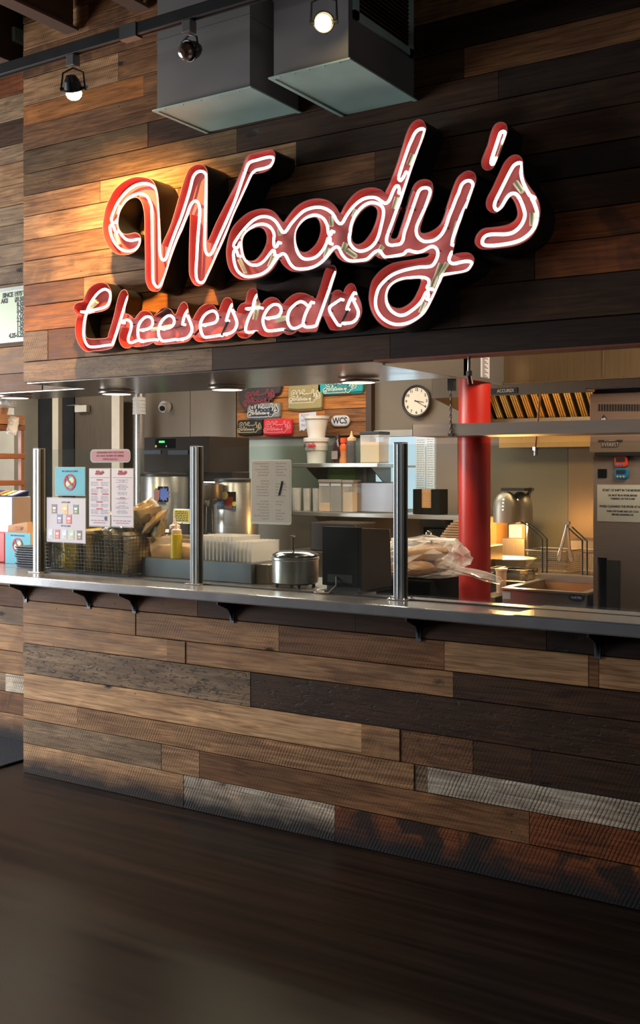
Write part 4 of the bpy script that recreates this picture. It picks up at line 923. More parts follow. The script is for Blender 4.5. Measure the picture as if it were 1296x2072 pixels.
# ------------------------------------------------------------------ prep rail and items behind the middle glass
YR0, YR1 = .16, .52
x0 = U(287, 1150, Y=YR0).x; x1 = U(509, 1150, Y=YR0).x; x2 = U(549, 1150, Y=YR0+.16).x; zt = U(400, 1134, Y=YR0).z
t = thing('prep_rail', 'low grey steel topping rail box behind the middle post', 'box', ((x0+x1)/2, YR0, ZC))
G().box(x0, x1+.002, YR0, YR1, ZC+.001, zt).build('body', P('rail_grey', srgb(96, 100, 106), .45, .6, var=.1), t, bevel=.004)
G().box(x1+.003, x1+.085, YR0+.03, YR1, ZC+.001, zt-.004).build('end_section', M_['steeld'], t, bevel=.003)
ZR = zt
def tub(px0, px1, pz1, Y0, dp, label, mat, name='food_tub', zb=None):
    zb = ZR+.001 if zb is None else zb
    a = U(px0, 1100, Y=Y0).x; b = U(px1, 1100, Y=Y0).x; zt_ = U((px0+px1)/2, pz1, Y=Y0).z
    t = thing(name, label, 'tub', ((a+b)/2, Y0+dp/2, zb)); th = .003; c = .012
    g = G()
    o_ = [(a+c, Y0+c), (b-c, Y0+c), (b-c, Y0+dp-c), (a+c, Y0+dp-c)]; u_ = [(a, Y0), (b, Y0), (b, Y0+dp), (a, Y0+dp)]
    vs = [(x, y, zb) for x, y in o_]+[(x, y, zt_) for x, y in u_]
    g.add(vs, [(3, 2, 1, 0), (0, 1, 5, 4), (1, 2, 6, 5), (2, 3, 7, 6), (3, 0, 4, 7)]); g.build('tub_wall', mat, t)
    e = .006
    G().box(a-e, b+e, Y0-e, Y0, zt_-.005, zt_).box(a-e, b+e, Y0+dp, Y0+dp+e, zt_-.005, zt_).box(a-e, a, Y0, Y0+dp, zt_-.005, zt_).box(b, b+e, Y0, Y0+dp, zt_-.005, zt_).build('rim', mat, t)
    return t, a, b, zt_
amber = clear('amber_plastic', (.85, .62, .42, 1), .35, .2); clr = clear('clear_plastic', (.85, .80, .76, 1), .22, .15); clr2 = clear('milky_plastic', (.82, .78, .76, 1), .22, .2)
t, a, b, zz = tub(300, 392, 1089, .20, .26, 'clear amber food tub standing on the prep rail', amber)
G().box(a+.03, b-.03, .23, .42, ZR+.004, ZR+.06).build('contents', P('white_wraps', srgb(206, 176, 146), .8, bump=.4), t, bevel=.01)
def squeeze(px, pz0, pz1, Y, r, label, body, cap, zb=None, px_w=None):
    p = U(px, pz0, Y=Y); x = p.x; z0 = p.z if zb is None else zb; z1 = U(px, pz1, Y=Y).z; hh = z1-z0
    t = thing('squeeze_bottle', label, 'bottle', (x, Y, z0))
    G().lathe(x, Y, [(r*.92, z0), (r, z0+.006), (r, z0+hh*.66), (r*.8, z0+hh*.70)], 20).build('bottle_body', body, t, smooth=True)
    G().lathe(x, Y, [(r*.88, z0+hh*.695), (r*.9, z0+hh*.78), (r*.42, z0+hh*.82), (r*.20, z0+hh*.90), (r*.10, z0+hh)], 16).build('nozzle_cap', cap, t, smooth=True)
    return t
cap_c = P('cream_nozzle', srgb(220, 190, 170), .5)
squeeze(357, 1133, 1056, .185, .029, 'yellow mustard squeeze bottle on the prep rail', P('mustard', srgb(196, 168, 18), .35, var=.05), cap_c, zb=ZR+.001)
squeeze(354, 1120, 1048, .49, .032, 'dark red squeeze bottle behind the mustard bottle', P('ketchup', srgb(110, 44, 40), .4), cap_c, zb=ZR+.001)
x = U(300, 1075, Y=.48).x; xe = U(343, 1075, Y=.48).x
z_ = U(320, 1085, Y=.50).z
one(G().cyl((x-.02, .56, z_), (xe-.01, .56, z_+.01), .03, n=20), 'paper_roll', P('white_roll', srgb(226, 204, 184), .8), 'rolled white paper lying above the amber tub', 'roll', smooth=True)
one(G().box(x-.05, xe+.02, .53, .61, ZC+.001, z_-.031), 'tub_stand', M_['steeld'], 'steel box under the white paper roll', 'box')
lid0 = None
xa = U(405, 1100, Y=.24).x; xb = U(520, 1100, Y=.24).x; n = 16; ORD = ['first', 'second', 'third', 'fourth', 'fifth', 'sixth', 'seventh', 'eighth', 'ninth', 'tenth', 'eleventh']
zt1 = U(450, 1084, Y=.24).z
for k in range(n):
    x = xa+(xb-xa)*k/(n-1)
    big = k < 11
    hgt = (zt1-ZR-.002) if big else (zt1-ZR-.022)
    if k in (0, 11):
        lid0 = thing('container_cover', 'first upright clear lid from the left on the prep rail' if big else 'first of the lower upright clear lids from the left, right end of the rail', 'lid', (x, .30, ZR+.001), 'upright clear lids on the prep rail')
        G().box(x-.0012, x+.0012, .20, .42, ZR+.001, ZR+.001+hgt).build('panel', clr2, lid0)
        G().box(x-.004, x+.004, .198, .20, ZR+.001, ZR+.001+hgt).box(x-.004, x+.004, .42, .422, ZR+.001, ZR+.001+hgt).box(x-.004, x+.004, .20, .42, ZR+hgt-.002, ZR+.001+hgt).build('rim', clr2, lid0)
    else: dup(lid0, (x, .30, ZR+.001), (ORD[k]+' tall upright clear lid from the left on the prep rail') if big else (ORD[k-11]+' of the lower upright clear lids from the left, right end of the rail'))
# kettle with ladle
p = U(598, 1189, Y=.20); x = p.x; rk = (U(637, 1150, Y=.20).x-U(559, 1150, Y=.20).x)/2; zt = U(598, 1124, Y=.20).z
t = thing('soup_kettle', 'round stainless soup kettle with a ladle, left of the black terminal', 'pot', (x, .20, ZC))
g = G()
for a_ in (45, 135, 225, 315): g.cyl((x+rk*.8*math.cos(math.radians(a_)), .2+rk*.8*math.sin(math.radians(a_)), ZC+.001), (x+rk*.8*math.cos(math.radians(a_)), .2+rk*.8*math.sin(math.radians(a_)), ZC+.016), .009, n=8)
g.build('feet', M_['black'], t)
G().lathe(x, .2, [(rk*.9, ZC+.014), (rk, ZC+.022), (rk, zt-.02), (rk*1.03, zt-.016), (rk*1.03, zt-.006), (rk*.93, zt), (rk*.90, zt-.004), (rk*.90, zt-.05), (0, zt-.05)], 32).build('body', M_['steel'], t, smooth=True)
G().lathe(x, .2, [(rk*.99, zt), (rk*1.0, zt+.006), (rk*.8, zt+.018), (rk*.2, zt+.022), (0, zt+.022)], 32).build('lid', M_['chrome'], t, smooth=True)
G().cyl((x-.012, .2, zt+.01), (x-.016, .205, zt+.085), .0065, n=10).box(x-.028, x-.006, .192, .21, zt+.083, zt+.092).build('ladle_handle', M_['chrome'], t, bevel=.002)
# black terminal
YT0 = .045
xa = U(652, 1100, Y=YT0).x; xb = U(726, 1100, Y=YT0).x; z1 = U(690, 1066, Y=YT0).z
xc = xb
yb = YT0+.40
t = thing('order_terminal', 'large black square order terminal box on the counter', 'terminal', ((xa+xb)/2, YT0, ZC))
G().box(xa, xb, YT0, YT0+.03, ZC+.035, z1).build('back_cover', M_['matblack'], t, bevel=.004)
G().prismx([(YT0+.03, ZC+.012), (YT0+.03, z1-.004), (YT0+.28, z1-.02), (YT0+.30, ZC+.012)], xa+.004, xb-.003).build('housing', P('brown_black_side', srgb(34, 26, 22), .5), t, bevel=.003)
G().box(xa+.01, xb-.01, YT0+.004, YT0+.30, ZC+.001, ZC+.014).build('base', M_['black'], t)
G().box(xa+.03, xb-.03, YT0-.0015, YT0+.0, ZC+.05, ZC+.085).build('port_recess', M_['dark'], t)
G().tube(catmull([(0, 0), (1, 0)], False, 1) and [(xa+.075, YT0-.002, ZC+.075), (xa+.085, YT0-.02, ZC+.04), (xa+.06, YT0-.04, ZC+.008), (xa+.0, YT0-.05, ZC+.005), (xa-.03, YT0-.02, ZC+.005)], .003, 6).build('cable', P('grey_cable', srgb(120, 116, 112), .5), t, smooth=True)

# ------------------------------------------------------------------ left end of the counter
YL = .16
xa = U(31, 1130, Y=YL).x; xb = xa+.30; zt = U(45, 1106, Y=YL).z
nt_ = 9; t0 = None
for k in range(nt_):
    z = ZC+.002+k*(zt-ZC-.012)/(nt_-1)
    dx = random.uniform(-.008, .008)
    g = G()
    g.box(xa+.006, xb-.006, YL+.006, YL+.214, z, z+.0025)
    for a_, b_, c_, d_ in ((xa, YL, xb, YL), (xb, YL, xb, YL+.22), (xb, YL+.22, xa, YL+.22), (xa, YL+.22, xa, YL)):
        mxx, myy = (xa+xb)/2, YL+.11
        i_ = lambda px_, py_: (px_+(.006 if px_ < mxx else -.006), py_+(.006 if py_ < myy else -.006))
        p1, p2 = i_(a_, b_), i_(c_, d_)
        g.add([(a_, b_, z+.009), (c_, d_, z+.009), (*p2, z+.0005), (*p1, z+.0005), (a_, b_, z+.011), (c_, d_, z+.011), (*p2, z+.0025), (*p1, z+.0025)], [(0, 1, 2, 3), (7, 6, 5, 4), (0, 4, 5, 1)])
    o = one(g, 'serving_tray', P('tray_black_%d' % k, srgb(40, 46, 56), .35) if k == 0 else o.data.materials[0],
        'topmost black tray of the stack beside the left post' if k == nt_-1 else 'bottom black tray of the stack beside the left post' if k == 0 else (ORD[nt_-1-k]+' black tray from the top of the stack beside the left post'), 'tray', 'stack of black serving trays')
    o.location.x += dx
# blue notice stand, kraft bag, red box, white till
Yn = .30
x0, x1, z0, z1 = R(11, 1078, 62, 1123, Yn)
t = thing('cash_notice', 'second blue no-cash notice, standing behind the tray stack at the left edge', 'notice', ((x0+x1)/2, Yn, ZC))
G().box(x0, x1, Yn-.002, Yn+.002, ZC+.001, z1).build('sheet', M_['blue'], t)
G().box(x0, x1, Yn+.002, Yn+.05, ZC+.001, ZC+.006).build('foot', clr, t)
ban(t, (x0+x1)/2, z0+(z1-z0)*.44, (z1-z0)*.33, Yn-.002, M_['inkr'], money)
text('NO CASH ACCEPTED', .012, M_['navy'], t, ((x0+x1)/2, Yn-.0035, z1-.017))
Yk = .37
x0, x1, z0, z1 = R(13, 1057, 55, 1085, Yk)
t = thing('kraft_bag', 'brown kraft paper bag with red print at the left edge, above the blue notice', 'bag', ((x0+x1)/2, Yk, ZC))
G().add([(x0, Yk, ZC+.001), (x1, Yk, ZC+.001), (x1, Yk+.06, ZC+.001), (x0, Yk+.06, ZC+.001), (x0+.004, Yk+.01, z1-.02), (x1-.012, Yk+.01, z1+.004), (x1-.012, Yk+.05, z1+.004), (x0+.004, Yk+.05, z1-.02)], [(3, 2, 1, 0), (0, 1, 5, 4), (1, 2, 6, 5), (2, 3, 7, 6), (3, 0, 4, 7)]).build('paper', M_['kraft'], t)
logo(t, (x0+x1)/2, z1-.035, .075, Yk+.002, M_['inkr'], M_['kraft'], sub=False, tilt=.12)
Yq = .30
x1 = U(10, 1100, Y=Yq).x; z1 = U(5, 1077, Y=Yq).z
one(G().box(x1-.16, x1, Yq, Yq+.05, ZC+.001, z1), 'red_box', P('red_card', srgb(170, 34, 30), .5), 'red box cut off by the left edge of the photo', 'box', bevel=.008)
Yw = .46
x1 = U(25, 1040, Y=Yw).x; x2 = U(45, 1040, Y=Yw+.1).x; zt = U(12, 1005, Y=Yw).z
t = thing('card_till', 'tall white till housing with a row of payment cards on top', 'till', (x1-.2, Yw, ZC))
G().box(x1-.45, x1, Yw, Yw+.14, ZC+.001, zt).build('housing', P('till_white', srgb(160, 163, 172), .4, var=.02), t, bevel=.004)
G().box(x1, x1+.004, Yw+.004, Yw+.138, ZC+.004, zt-.004).build('side_panel', P('till_side', srgb(150, 124, 106), .5), t)
zc2 = U(12, 993, Y=Yw).z
G().add([(x1-.45, Yw, zt+.001), (x1, Yw, zt+.001), (x1+.03, Yw+.10, zc2), (x1-.42, Yw+.10, zc2), (x1-.45, Yw+.12, zt+.001), (x1, Yw+.12, zt+.001)], [(0, 1, 2, 3), (0, 3, 4), (1, 5, 2), (4, 3, 2, 5), (0, 4, 5, 1)]).build('card_shelf', M_['navy'], t)
for k, m_ in enumerate([solid('card_white', 216, 206, 206), solid('card_yellow', 206, 180, 90), solid('card_orange', 210, 110, 50)]):
    xx = x1-.012-.062*k; dz = (zc2-zt)
    G().add([(xx-.045, Yw+.01, zt+.004+dz*.1), (xx, Yw+.01, zt+.004+dz*.1), (xx+.022, Yw+.088, zt+.004+dz*.88), (xx-.023, Yw+.088, zt+.004+dz*.88)], [(0, 1, 2, 3)]).build('card', m_, t)
# wooden rack with cup carriers
Yw2 = .75
xr_ = U(50, 900, Y=Yw2+.26).x
zs = [U(20, y, Y=Yw2).z for y in (978, 922, 862)]
t = thing('wooden_rack', 'orange-brown wooden shelf rack at the left edge', 'rack', (xr_-.3, Yw2, ZC))
for k, z in enumerate(zs): G().box(xr_-.7, xr_+.006, Yw2, Yw2+.26, z-.017, z+.017).build('shelf', M_['wood'], t, bevel=.003)
for yy in (Yw2+.01, Yw2+.23): G().box(xr_-.03, xr_+.0, yy, yy+.025, ZC+.02, zs[2]-.018).build('upright', M_['wood'], t)
G().box(xr_-.7, xr_-.67, Yw2+.01, Yw2+.25, ZC+.02, zs[2]-.018).build('upright', M_['wood'], t)
one(G().box(xr_-.75, xr_+.1, .66, 1.1, .0, ZC+.019), 'back_cabinet', M_['steeld'], 'low steel cabinet under the wooden rack', 'cabinet')
zt = zs[2]+.018; carr = P('moulded_pulp', srgb(170, 120, 84), .9, bump=.4, scale=60)
for k in range(5):
    z = zt+.001+k*.0125; g = G(); x_ = xr_+.02+.004*(k % 2)
    g.box(x_-.34, x_, Yw2+.02, Yw2+.24, z, z+.006)
    g.box(x_-.34, x_, Yw2+.015, Yw2+.022, z, z+.0115).box(x_-.004, x_+.004, Yw2+.02, Yw2+.24, z, z+.0115)
    one(g, 'cup_carrier', carr, 'top moulded pulp cup carrier on the wooden rack' if k == 4 else (ORD[4-k]+' moulded pulp cup carrier from the top on the wooden rack'), 'carrier', 'stack of pulp cup carriers', bevel=.001)
z = zt+.001+5*.0125
for k in range(4):
    x_ = xr_-.02-.085*k
    one(G().lathe(x_, Yw2+.09, [(.030, z), (.040, z+.045), (.037, z+.045), (.027, z+.004)], 16), 'carrier_cup', carr, (ORD[k]+' upright pulp cup from the right on the wooden rack'), 'cup', 'pulp cups on the rack', smooth=True)
z2 = z+.05
pl = pillow(.16, .09, .08, seed=5)
place(pl, 'plastic_bag', clear('white_bag_film', (.86, .82, .76, 1), .4, .3), 'see-through bag of cups on top of the wooden rack', 'bag', (xr_-.10, Yw2+.19, z2+.05), (0, .1, .2))
place(pillow(.08, .12, .06, seed=6), 'plastic_bag', clear('white_bag_film2', (.9, .86, .8, 1), .5, .3), 'small white plastic bag hanging at the corner of the wooden rack', 'bag', (xr_+.045, Yw2+.12, zs[2]+.01), (0, .2, .2))
# ------------------------------------------------------------------ kitchen shell
YB = 3.5
wallb = G().box(-9.8, XR, YB, YB+.1, 0, 2.95)
wb = struct(G().box(-9.8, -5.8, YB, YB+.1, 0, 2.95).box(U(880, 950, Y=YB).x, XR, YB, YB+.1, 0, 2.95).box(-5.8, U(745, 950, Y=YB).x, YB, YB+.1, 0, 2.95)
     .box(U(745, 950, Y=YB).x, U(880, 950, Y=YB).x, YB, YB+.1, U(800, 883, Y=YB).z, 2.95).box(U(745, 950, Y=YB).x, U(880, 950, Y=YB).x, YB, YB+.1, 0, U(800, 1030, Y=YB).z), 'wall_kitchen_back', M_['wallk'])
struct(G().box(-9.8, XR, .9, YB+.1, 2.95, 3.0).box(-9.8, -2.25, .88, .92, 2.06, 2.95), 'ceiling_kitchen', P('kitchen_ceiling', srgb(150, 146, 138), .7))
struct(G().box(-9.85, -9.8, .9, YB, 0, 2.95), 'wall_kitchen_left', M_['steelw'])
# dark doorway region at the left
x0 = U(45, 900, Y=3.2).x; x1 = U(114, 900, Y=3.2).x; x2 = U(132, 900, Y=3.2).x; x3 = U(150, 900, Y=3.2).x
struct(G().box(x0-.9, x0, 3.1, 3.49, 0, 2.9), 'wall_kitchen_side', M_['cream'])
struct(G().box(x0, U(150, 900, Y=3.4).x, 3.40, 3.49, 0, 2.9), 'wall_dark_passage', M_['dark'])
struct(G().box(x1, U(126, 900, Y=3.2).x, 3.15, 3.2, 0, 2.9), 'trim_1', P('jamb_cream', srgb(190, 180, 160), .5))
x4 = U(152, 860, Y=3.3).x; x5 = U(232, 860, Y=3.3).x
struct(G().box(x4, x5, 3.3, 3.38, 0, 2.28), 'door_1', M_['steelw'])
t = thing('door_closer', 'small pale door closer box high on the steel door at the left', 'closer', (U(165, 828, Y=3.28).x, 3.28, U(165, 835, Y=3.28).z))
a, b, c, d = R(154, 820, 178, 834, 3.27)
G().box(a, b, 3.25, 3.298, c, d).build('body', M_['cream'], t, bevel=.004); G().box(a-.12, a+.05, 3.262, 3.272, d, d+.008).build('arm', M_['steel'], t)
a, b, c, d = R(234, 800, 250, 900, 3.15)
struct(G().box(a, b, 3.1, 3.15, 0, 2.9), 'trim_2', P('post_cream', srgb(214, 202, 182), .5))
p = U(282, 850, Y=2.75)
t = thing('vertical_pipe', 'tall stainless pipe with a white ribbed collar left of the dome camera', 'pipe', (p.x, 2.75, 0))
G().cyl((p.x, 2.75, 0), (p.x, 2.75, 2.94), .045, n=24).build('pipe', M_['steel'], t, smooth=True)
zc0 = U(282, 838, Y=2.7).z; zc1 = U(282, 803, Y=2.7).z; g = G()
for k in range(5):
    z = zc0+(zc1-zc0)*k/5; g.cyl((p.x, 2.75, z), (p.x, 2.75, z+(zc1-zc0)/5*.8), .054, n=24).cyl((p.x, 2.75, z+(zc1-zc0)/5*.8), (p.x, 2.75, z+(zc1-zc0)/5), .050, n=24)
g.build('ribbed_collar', M_['white'], t)
# stainless wall cladding panels
for k, (p0, p1) in enumerate([(296, 385), (386, 478)]):
    a = U(p0, 850, Y=YB-.01).x; b = U(p1, 850, Y=YB-.01).x
    one(G().box(a, b, YB-.012, YB-.001, 1.2, 2.9), 'wall_panel', M_['steelw'], ['stainless wall panel behind the dome camera', 'stainless wall panel left of the wooden shirt board'][k], 'panel')
a, b, c, d = R(392, 889, 760, 1040, YB-.01)
one(G().box(a, b, YB-.008, YB-.001, c, d), 'wall_panel', P('green_grey_panel', srgb(120, 126, 110), .4, .2, var=.15, scale=2), 'wide grey-green wall panel behind the shelves', 'panel')
a, b, c, d = R(640, 948, 720, 972, YB-.012)
one(G().box(a, b, YB-.013, YB-.009, c, d), 'green_card', P('green_card', srgb(120, 160, 70), .6), 'bright green sheet on the wall between the two shelves', 'sheet')
# dome camera
p = U(329, 823, Y=YB-.06)
t = thing('dome_camera', 'white round security camera on the kitchen wall', 'camera', (p.x, YB-.012, p.z-.05))
G().cyl((p.x, YB-.013, p.z), (p.x, YB-.05, p.z), .062, .052, n=24).build('base', M_['white'], t, smooth=True)
sp = G(); c0 = Vector((p.x+.012, YB-.065, p.z-.004)); dd = Vector((.45, -.8, -.35)).normalized()
sp.cyl(c0-dd*.03, c0+dd*.01, .030, .042, n=20).cyl(c0+dd*.01, c0+dd*.04, .042, .034, n=20); sp.build('eyeball', M_['white'], t, smooth=True)
G().cyl(c0+dd*.0405, c0+dd*.046, .026, .024, n=20).build('lens_ring', M_['black'], t, smooth=True)
# ------------------------------------------------------------------ drinks brewers
Ybr = 2.3
a = U(316, 900, Y=Ybr).x; b = U(424, 900, Y=Ybr+.2).x; zt = U(350, 884, Y=Ybr).z
aL = U(292, 900, Y=Ybr).x; b = U(423, 900, Y=Ybr).x
t = thing('tea_brewer', 'tall dark steel brewing machine with a green digital display', 'brewer', ((aL+b)/2, Ybr, .95))
brm = P('brewer_steel', srgb(46, 38, 31), .6, .0, spec=.15, stretch=(20, 1, 1))
G().box(aL, b, Ybr, Ybr+.5, U(350, 955, Y=Ybr).z, zt).build('upper_body', brm, t, bevel=.004)
G().box(aL, b, Ybr+.28, Ybr+.5, .95, U(350, 955, Y=Ybr).z-.002).build('back_column', brm, t)
a0, a1, c0_, c1_ = R(315, 888, 355, 907, Ybr); G().box(a0, a1, Ybr-.004, Ybr, c0_, c1_).build('control_panel', M_['matblack'], t)
a0, a1, c0_, c1_ = R(323, 892, 334, 896, Ybr); G().box(a0, a1, Ybr-.006, Ybr-.004, c0_, c1_).build('display', P('green_display', srgb(30, 220, 70), .4, emis=srgb(30, 230, 80), es=1.6), t)
g0 = U(317, 903, Y=Ybr); G().cyl((g0.x, Ybr-.008, g0.z), (g0.x, Ybr-.003, g0.z), .009, n=10).build('yellow_button', P('yellow_button', srgb(200, 170, 40), .4), t)
g0 = U(338, 903, Y=Ybr); G().cyl((g0.x, Ybr-.008, g0.z), (g0.x, Ybr-.003, g0.z), .007, n=10).build('green_button', P('green_button', srgb(60, 140, 110), .4), t)
for k, (q0, q1, q2, q3) in enumerate([(290, 911, 326, 919), (341, 911, 381, 920), (289, 1011, 325, 1021), (341, 1015, 379, 1024)]):
    yy = Ybr-.004 if k < 2 else Ybr-.03
    a0, a1, c0_, c1_ = R(q0, q1, q2, q3, yy)
    G().box(a0, a1, yy-.004, yy, c0_, c1_).build('label_strip', P('speckled_black_%d' % k, (.02, .025, .04), .6, var=.9, scale=120), t)
def urn(pxc, half, ptop, Y, label, zb=.96, lid='black'):
    x = U(pxc, 1000, Y=Y).x; r = (U(pxc+half, 1000, Y=Y).x-U(pxc-half, 1000, Y=Y).x)/2; zt = U(pxc, ptop, Y=Y).z
    t = thing('tea_urn', label, 'urn', (x, Y, zb))
    G().lathe(x, Y, [(r*.98, zb), (r, zb+.01), (r, zt-.03), (r*.97, zt-.02)], 32).build('body', M_['steel'], t, smooth=True)
    G().lathe(x, Y, [(r*1.02, zt-.022), (r*1.02, zt-.006), (r*.9, zt), (0, zt+.004)], 32).build('lid', M_['black'], t, smooth=True)
    fx = x-r*.35; fy = Y-r*.95
    G().cyl((fx, fy, zb+.16), (fx, fy-.06, zb+.16), .012, n=10).cyl((fx, fy-.05, zb+.19), (fx, fy-.05, zb+.10), .009, n=10).build('tap', M_['chrome'], t, smooth=True)
    G().box(fx-.03, fx+.03, fy-.065, fy-.045, zb+.19, zb+.205).build('tap_handle', M_['black'], t, bevel=.004)
    return t, x, r, zt
one(G().box(-8.0, U(525, 1000, Y=2.55).x, 1.7, 2.55, 0, .94), 'back_worktable', M_['steeld'], 'dark steel work table carrying the tea urns', 'table')
t, x, r, zt = urn(333, 36, 957, 2.05, 'left tea urn with a blue splash label, under the brewing machine')
p = U(332, 1000, Y=2.05-r*1.02)
sp = []
for i in range(22):
    a_ = 2*math.pi*i/22; rr = .055*(1 if i % 2 else .72)*(1+.25*math.cos(a_))
    sp.append((p.x+rr*math.cos(a_), p.z+rr*math.sin(a_)*.95))
yy = p.y-.012
G().prism(rounded(p.x-.05, p.x+.05, p.z-.055, p.z+.055, .01), yy+.002, yy+.004).build('label_backing', M_['matblack'], t)
G().prism(sp, yy-.003, yy+.002).build('blue_splash', P('splash_blue', srgb(36, 74, 170), .5, var=.2), t)
G().prism([(p.x-.075, p.z-.045), (p.x-.03, p.z-.045), (p.x-.022, p.z+.03), (p.x-.08, p.z+.03)], yy-.006, yy-.003).build('tea_glass_picture', P('iced_tea_print', srgb(150, 66, 34), .5, var=.4, scale=40), t)
G().prism(rounded(p.x-.095, p.x-.065, p.z+.03, p.z+.055, .01), yy-.007, yy-.004).build('lemon_picture', P('lemon_print', srgb(196, 186, 60), .5), t)
t, x, r, zt = urn(478, 36, 968, 2.1, 'right tea urn with an iced tea picture label')
p = U(462, 1018, Y=2.1-r); yy = p.y-.004
a0, a1, c0_, c1_ = R(440, 995, 478, 1031, yy)
G().box(a0, a1, yy-.003, yy, c0_, c1_).build('label_plate', P('label_dark', srgb(30, 26, 32), .5), t)
G().box(a0, a0+(a1-a0)*.42, yy-.005, yy-.003, c0_+(c1_-c0_)*.22, c0_+(c1_-c0_)*.68).build('blue_panel', P('tea_blue', srgb(60, 110, 160), .5), t)
text('TEA', .034, M_['paper'], t, (a0+(a1-a0)*.21, yy-.0056, c0_+(c1_-c0_)*.45), sx=.8, bold=.001)
w_ = a1-a0; h_ = c1_-c0_
G().prism([(a0+w_*.45, c0_+h_*.08), (a0+w_*.82, c0_+h_*.08), (a0+w_*.9, c0_+h_*.72), (a0+w_*.40, c0_+h_*.72)], yy-.007, yy-.003).build('tea_glass_picture', P('iced_tea_print2', srgb(150, 56, 24), .5, var=.5, scale=40), t)
G().cyl((a0+w_*.42, yy-.003, c0_+h_*.78), (a0+w_*.42, yy-.008, c0_+h_*.78), w_*.17, n=16).build('lemon_picture', P('lemon_print2', srgb(226, 206, 140), .5), t)
G().cyl((a0+w_*.93, yy-.003, c0_+h_*.33), (a0+w_*.93, yy-.008, c0_+h_*.33), w_*.10, n=14).build('lemon_picture', P('lemon_print3', srgb(222, 200, 30), .5), t)
# funnel station between the urns
x = U(424, 1010, Y=1.84).x
t = thing('drip_station', 'chrome filter basket station right of the middle post', 'dispenser', (x, 1.84, .96))
zt = U(425, 976, Y=1.84).z; zm = U(425, 1010, Y=1.84).z
G().box(x-.02, x+.08, 1.80, 1.88, zt-.004, zt+.006).build('arm', M_['chrome'], t, bevel=.002)
G().lathe(x, 1.84, [(.085, zm), (.09, zm+.01), (.09, zt-.012), (.0, zt-.008)], 24).build('filter_basket', M_['steeld'], t, smooth=True)
G().lathe(x, 1.84, [(.02, zm-.05), (.07, zm-.01), (.088, zm-.001)], 24).build('funnel', M_['chrome'], t, smooth=True)
G().cyl((x-.04, 1.84, .96), (x-.03, 1.84, zm-.03), .006, n=8).cyl((x+.03, 1.84, .96), (x+.02, 1.84, zm-.03), .006, n=8).build('legs', M_['chrome'], t)
a0, a1, c0_, c1_ = R(353, 1032, 384, 1057, 1.75)
t = thing('yellow_notice', 'small yellow notice in a rounded clear sleeve behind the squeeze bottles', 'notice', ((a0+a1)/2, 1.75, .941))
G().prism(rounded(a0-.008, a1+.008, c0_-.008, c1_+.008, .012), 1.7495, 1.7505).build('sleeve', clear('laminate3', (.9, .9, .85, 1), .4), t)
G().box(a0, a1, 1.747, 1.749, c0_, c1_).build('card', P('yellow_card', srgb(206, 180, 50), .6), t)
g = G()
for i in range(6): scribble(g, a0+.012, a1-.012, c1_-(c1_-c0_)*(.15+.14*i), .006, 1.7468, i)
g.build('small_print', M_['ink'], t)
G().cyl(((a0+a1)/2, 1.752, .941), ((a0+a1)/2, 1.752, c0_), .004, n=8).build('stand_rod', M_['chrome'], t)
# ------------------------------------------------------------------ shelves
YS0, YS1 = 3.12, YB-.014
def shelf(p0, p1, py, label):
    a = U(p0, py, Y=YS0).x; b = U(p1, py, Y=YS0).x; z = U((p0+p1)/2, py-4, Y=YS0).z
    t = thing('wall_shelf', label, 'shelf', ((a+b)/2, YS1, z))
    G().box(a, b, YS0, YS1, z-.034, z).build('board', M_['steel'], t, bevel=.004)
    for f in (.12, .88):
        x = a+(b-a)*f
        G().prismx([(YS1, z-.035), (YS1, z-.20), (YS1-.03, z-.20), (YS0+.06, z-.035)], x-.004, x+.004).build('shelf_support', M_['steeld'], t)
    return z, a, b
zA, aA, bA = shelf(592, 765, 941, 'upper stainless wall shelf carrying the white tubs')
zB, aB, bB = shelf(592, 930, 1043, 'lower stainless wall shelf carrying the clear jars')
# wooden board with shirts
Yd = YB-.05
x0, x1, z0, _ = R(480, 780, 742, 884, Yd); ztop = 2.42
bd = thing('wooden_display_board', 'brown plank display board with shirts on the kitchen wall', 'board', ((x0+x1)/2, Yd, z0))
nrow = 5; zr = z0
for k in range(nrow):
    hh = (ztop-z0)/nrow; xs = x0
    for fj in ([.45, 1], [.7, 1], [.3, 1], [.6, 1], [.5, 1])[k]:
        xe = x0+(x1-x0)*fj
        o = plank(bd, xs, xe, zr, zr+hh, random.choice(['orange', 'orange', 'brown']), Yd, saw=.05); o.location = o.location
        xs = xe
    zr += hh
G().box(x1, x1+.05, Yd-.01, YB-.001, z0-.01, ztop).build('side_batten', P('dark_batten', srgb(62, 44, 32), .6), bd)
# folded shirts on the display board
def shirt(px, cloth, outl, lett, label, lw=.92, tilt=0.0, shape=None, sub=True):
    Y = Yd-.012
    a, b, c, d = R(*px, Y)
    t = thing('folded_shirt', label, 'shirt', ((a+b)/2, Y, c), 'folded shirts on the wooden board')
    g = G()
    if shape: pts = [(a+(b-a)*u, c+(d-c)*v) for u, v in shape]
    else: pts = [(a, c+.01), (a+(b-a)*.3, c), (b-.006, c+.006), (b, c+(d-c)*.5), (b-.004, d-.008), (a+(b-a)*.6, d), (a+.006, d-.004)]
    g.prism(pts, Y-.028, Y+.010); o = g.build('cloth', cloth, t, bevel=.012, seg=3)
    G().prism([(x*.96+((a+b)/2)*.04, z-.010) for x, z in pts], Y-.012, Y+.009).build('lower_fold', cloth, t, bevel=.006)
    logo(t, (a+b)/2, (c+d)/2, (b-a)*lw, Y-.028, outl, lett, sub=sub, tilt=tilt)
cl = lambda n, *c_: P(n, srgb(*c_), .9, bump=.5, scale=30, var=.15)
cmk = lambda n, *c_: P(n, srgb(*c_), .7, var=.03)
cream = cmk('print_cream', 226, 216, 190); inkn = cmk('print_navy', 34, 46, 78)
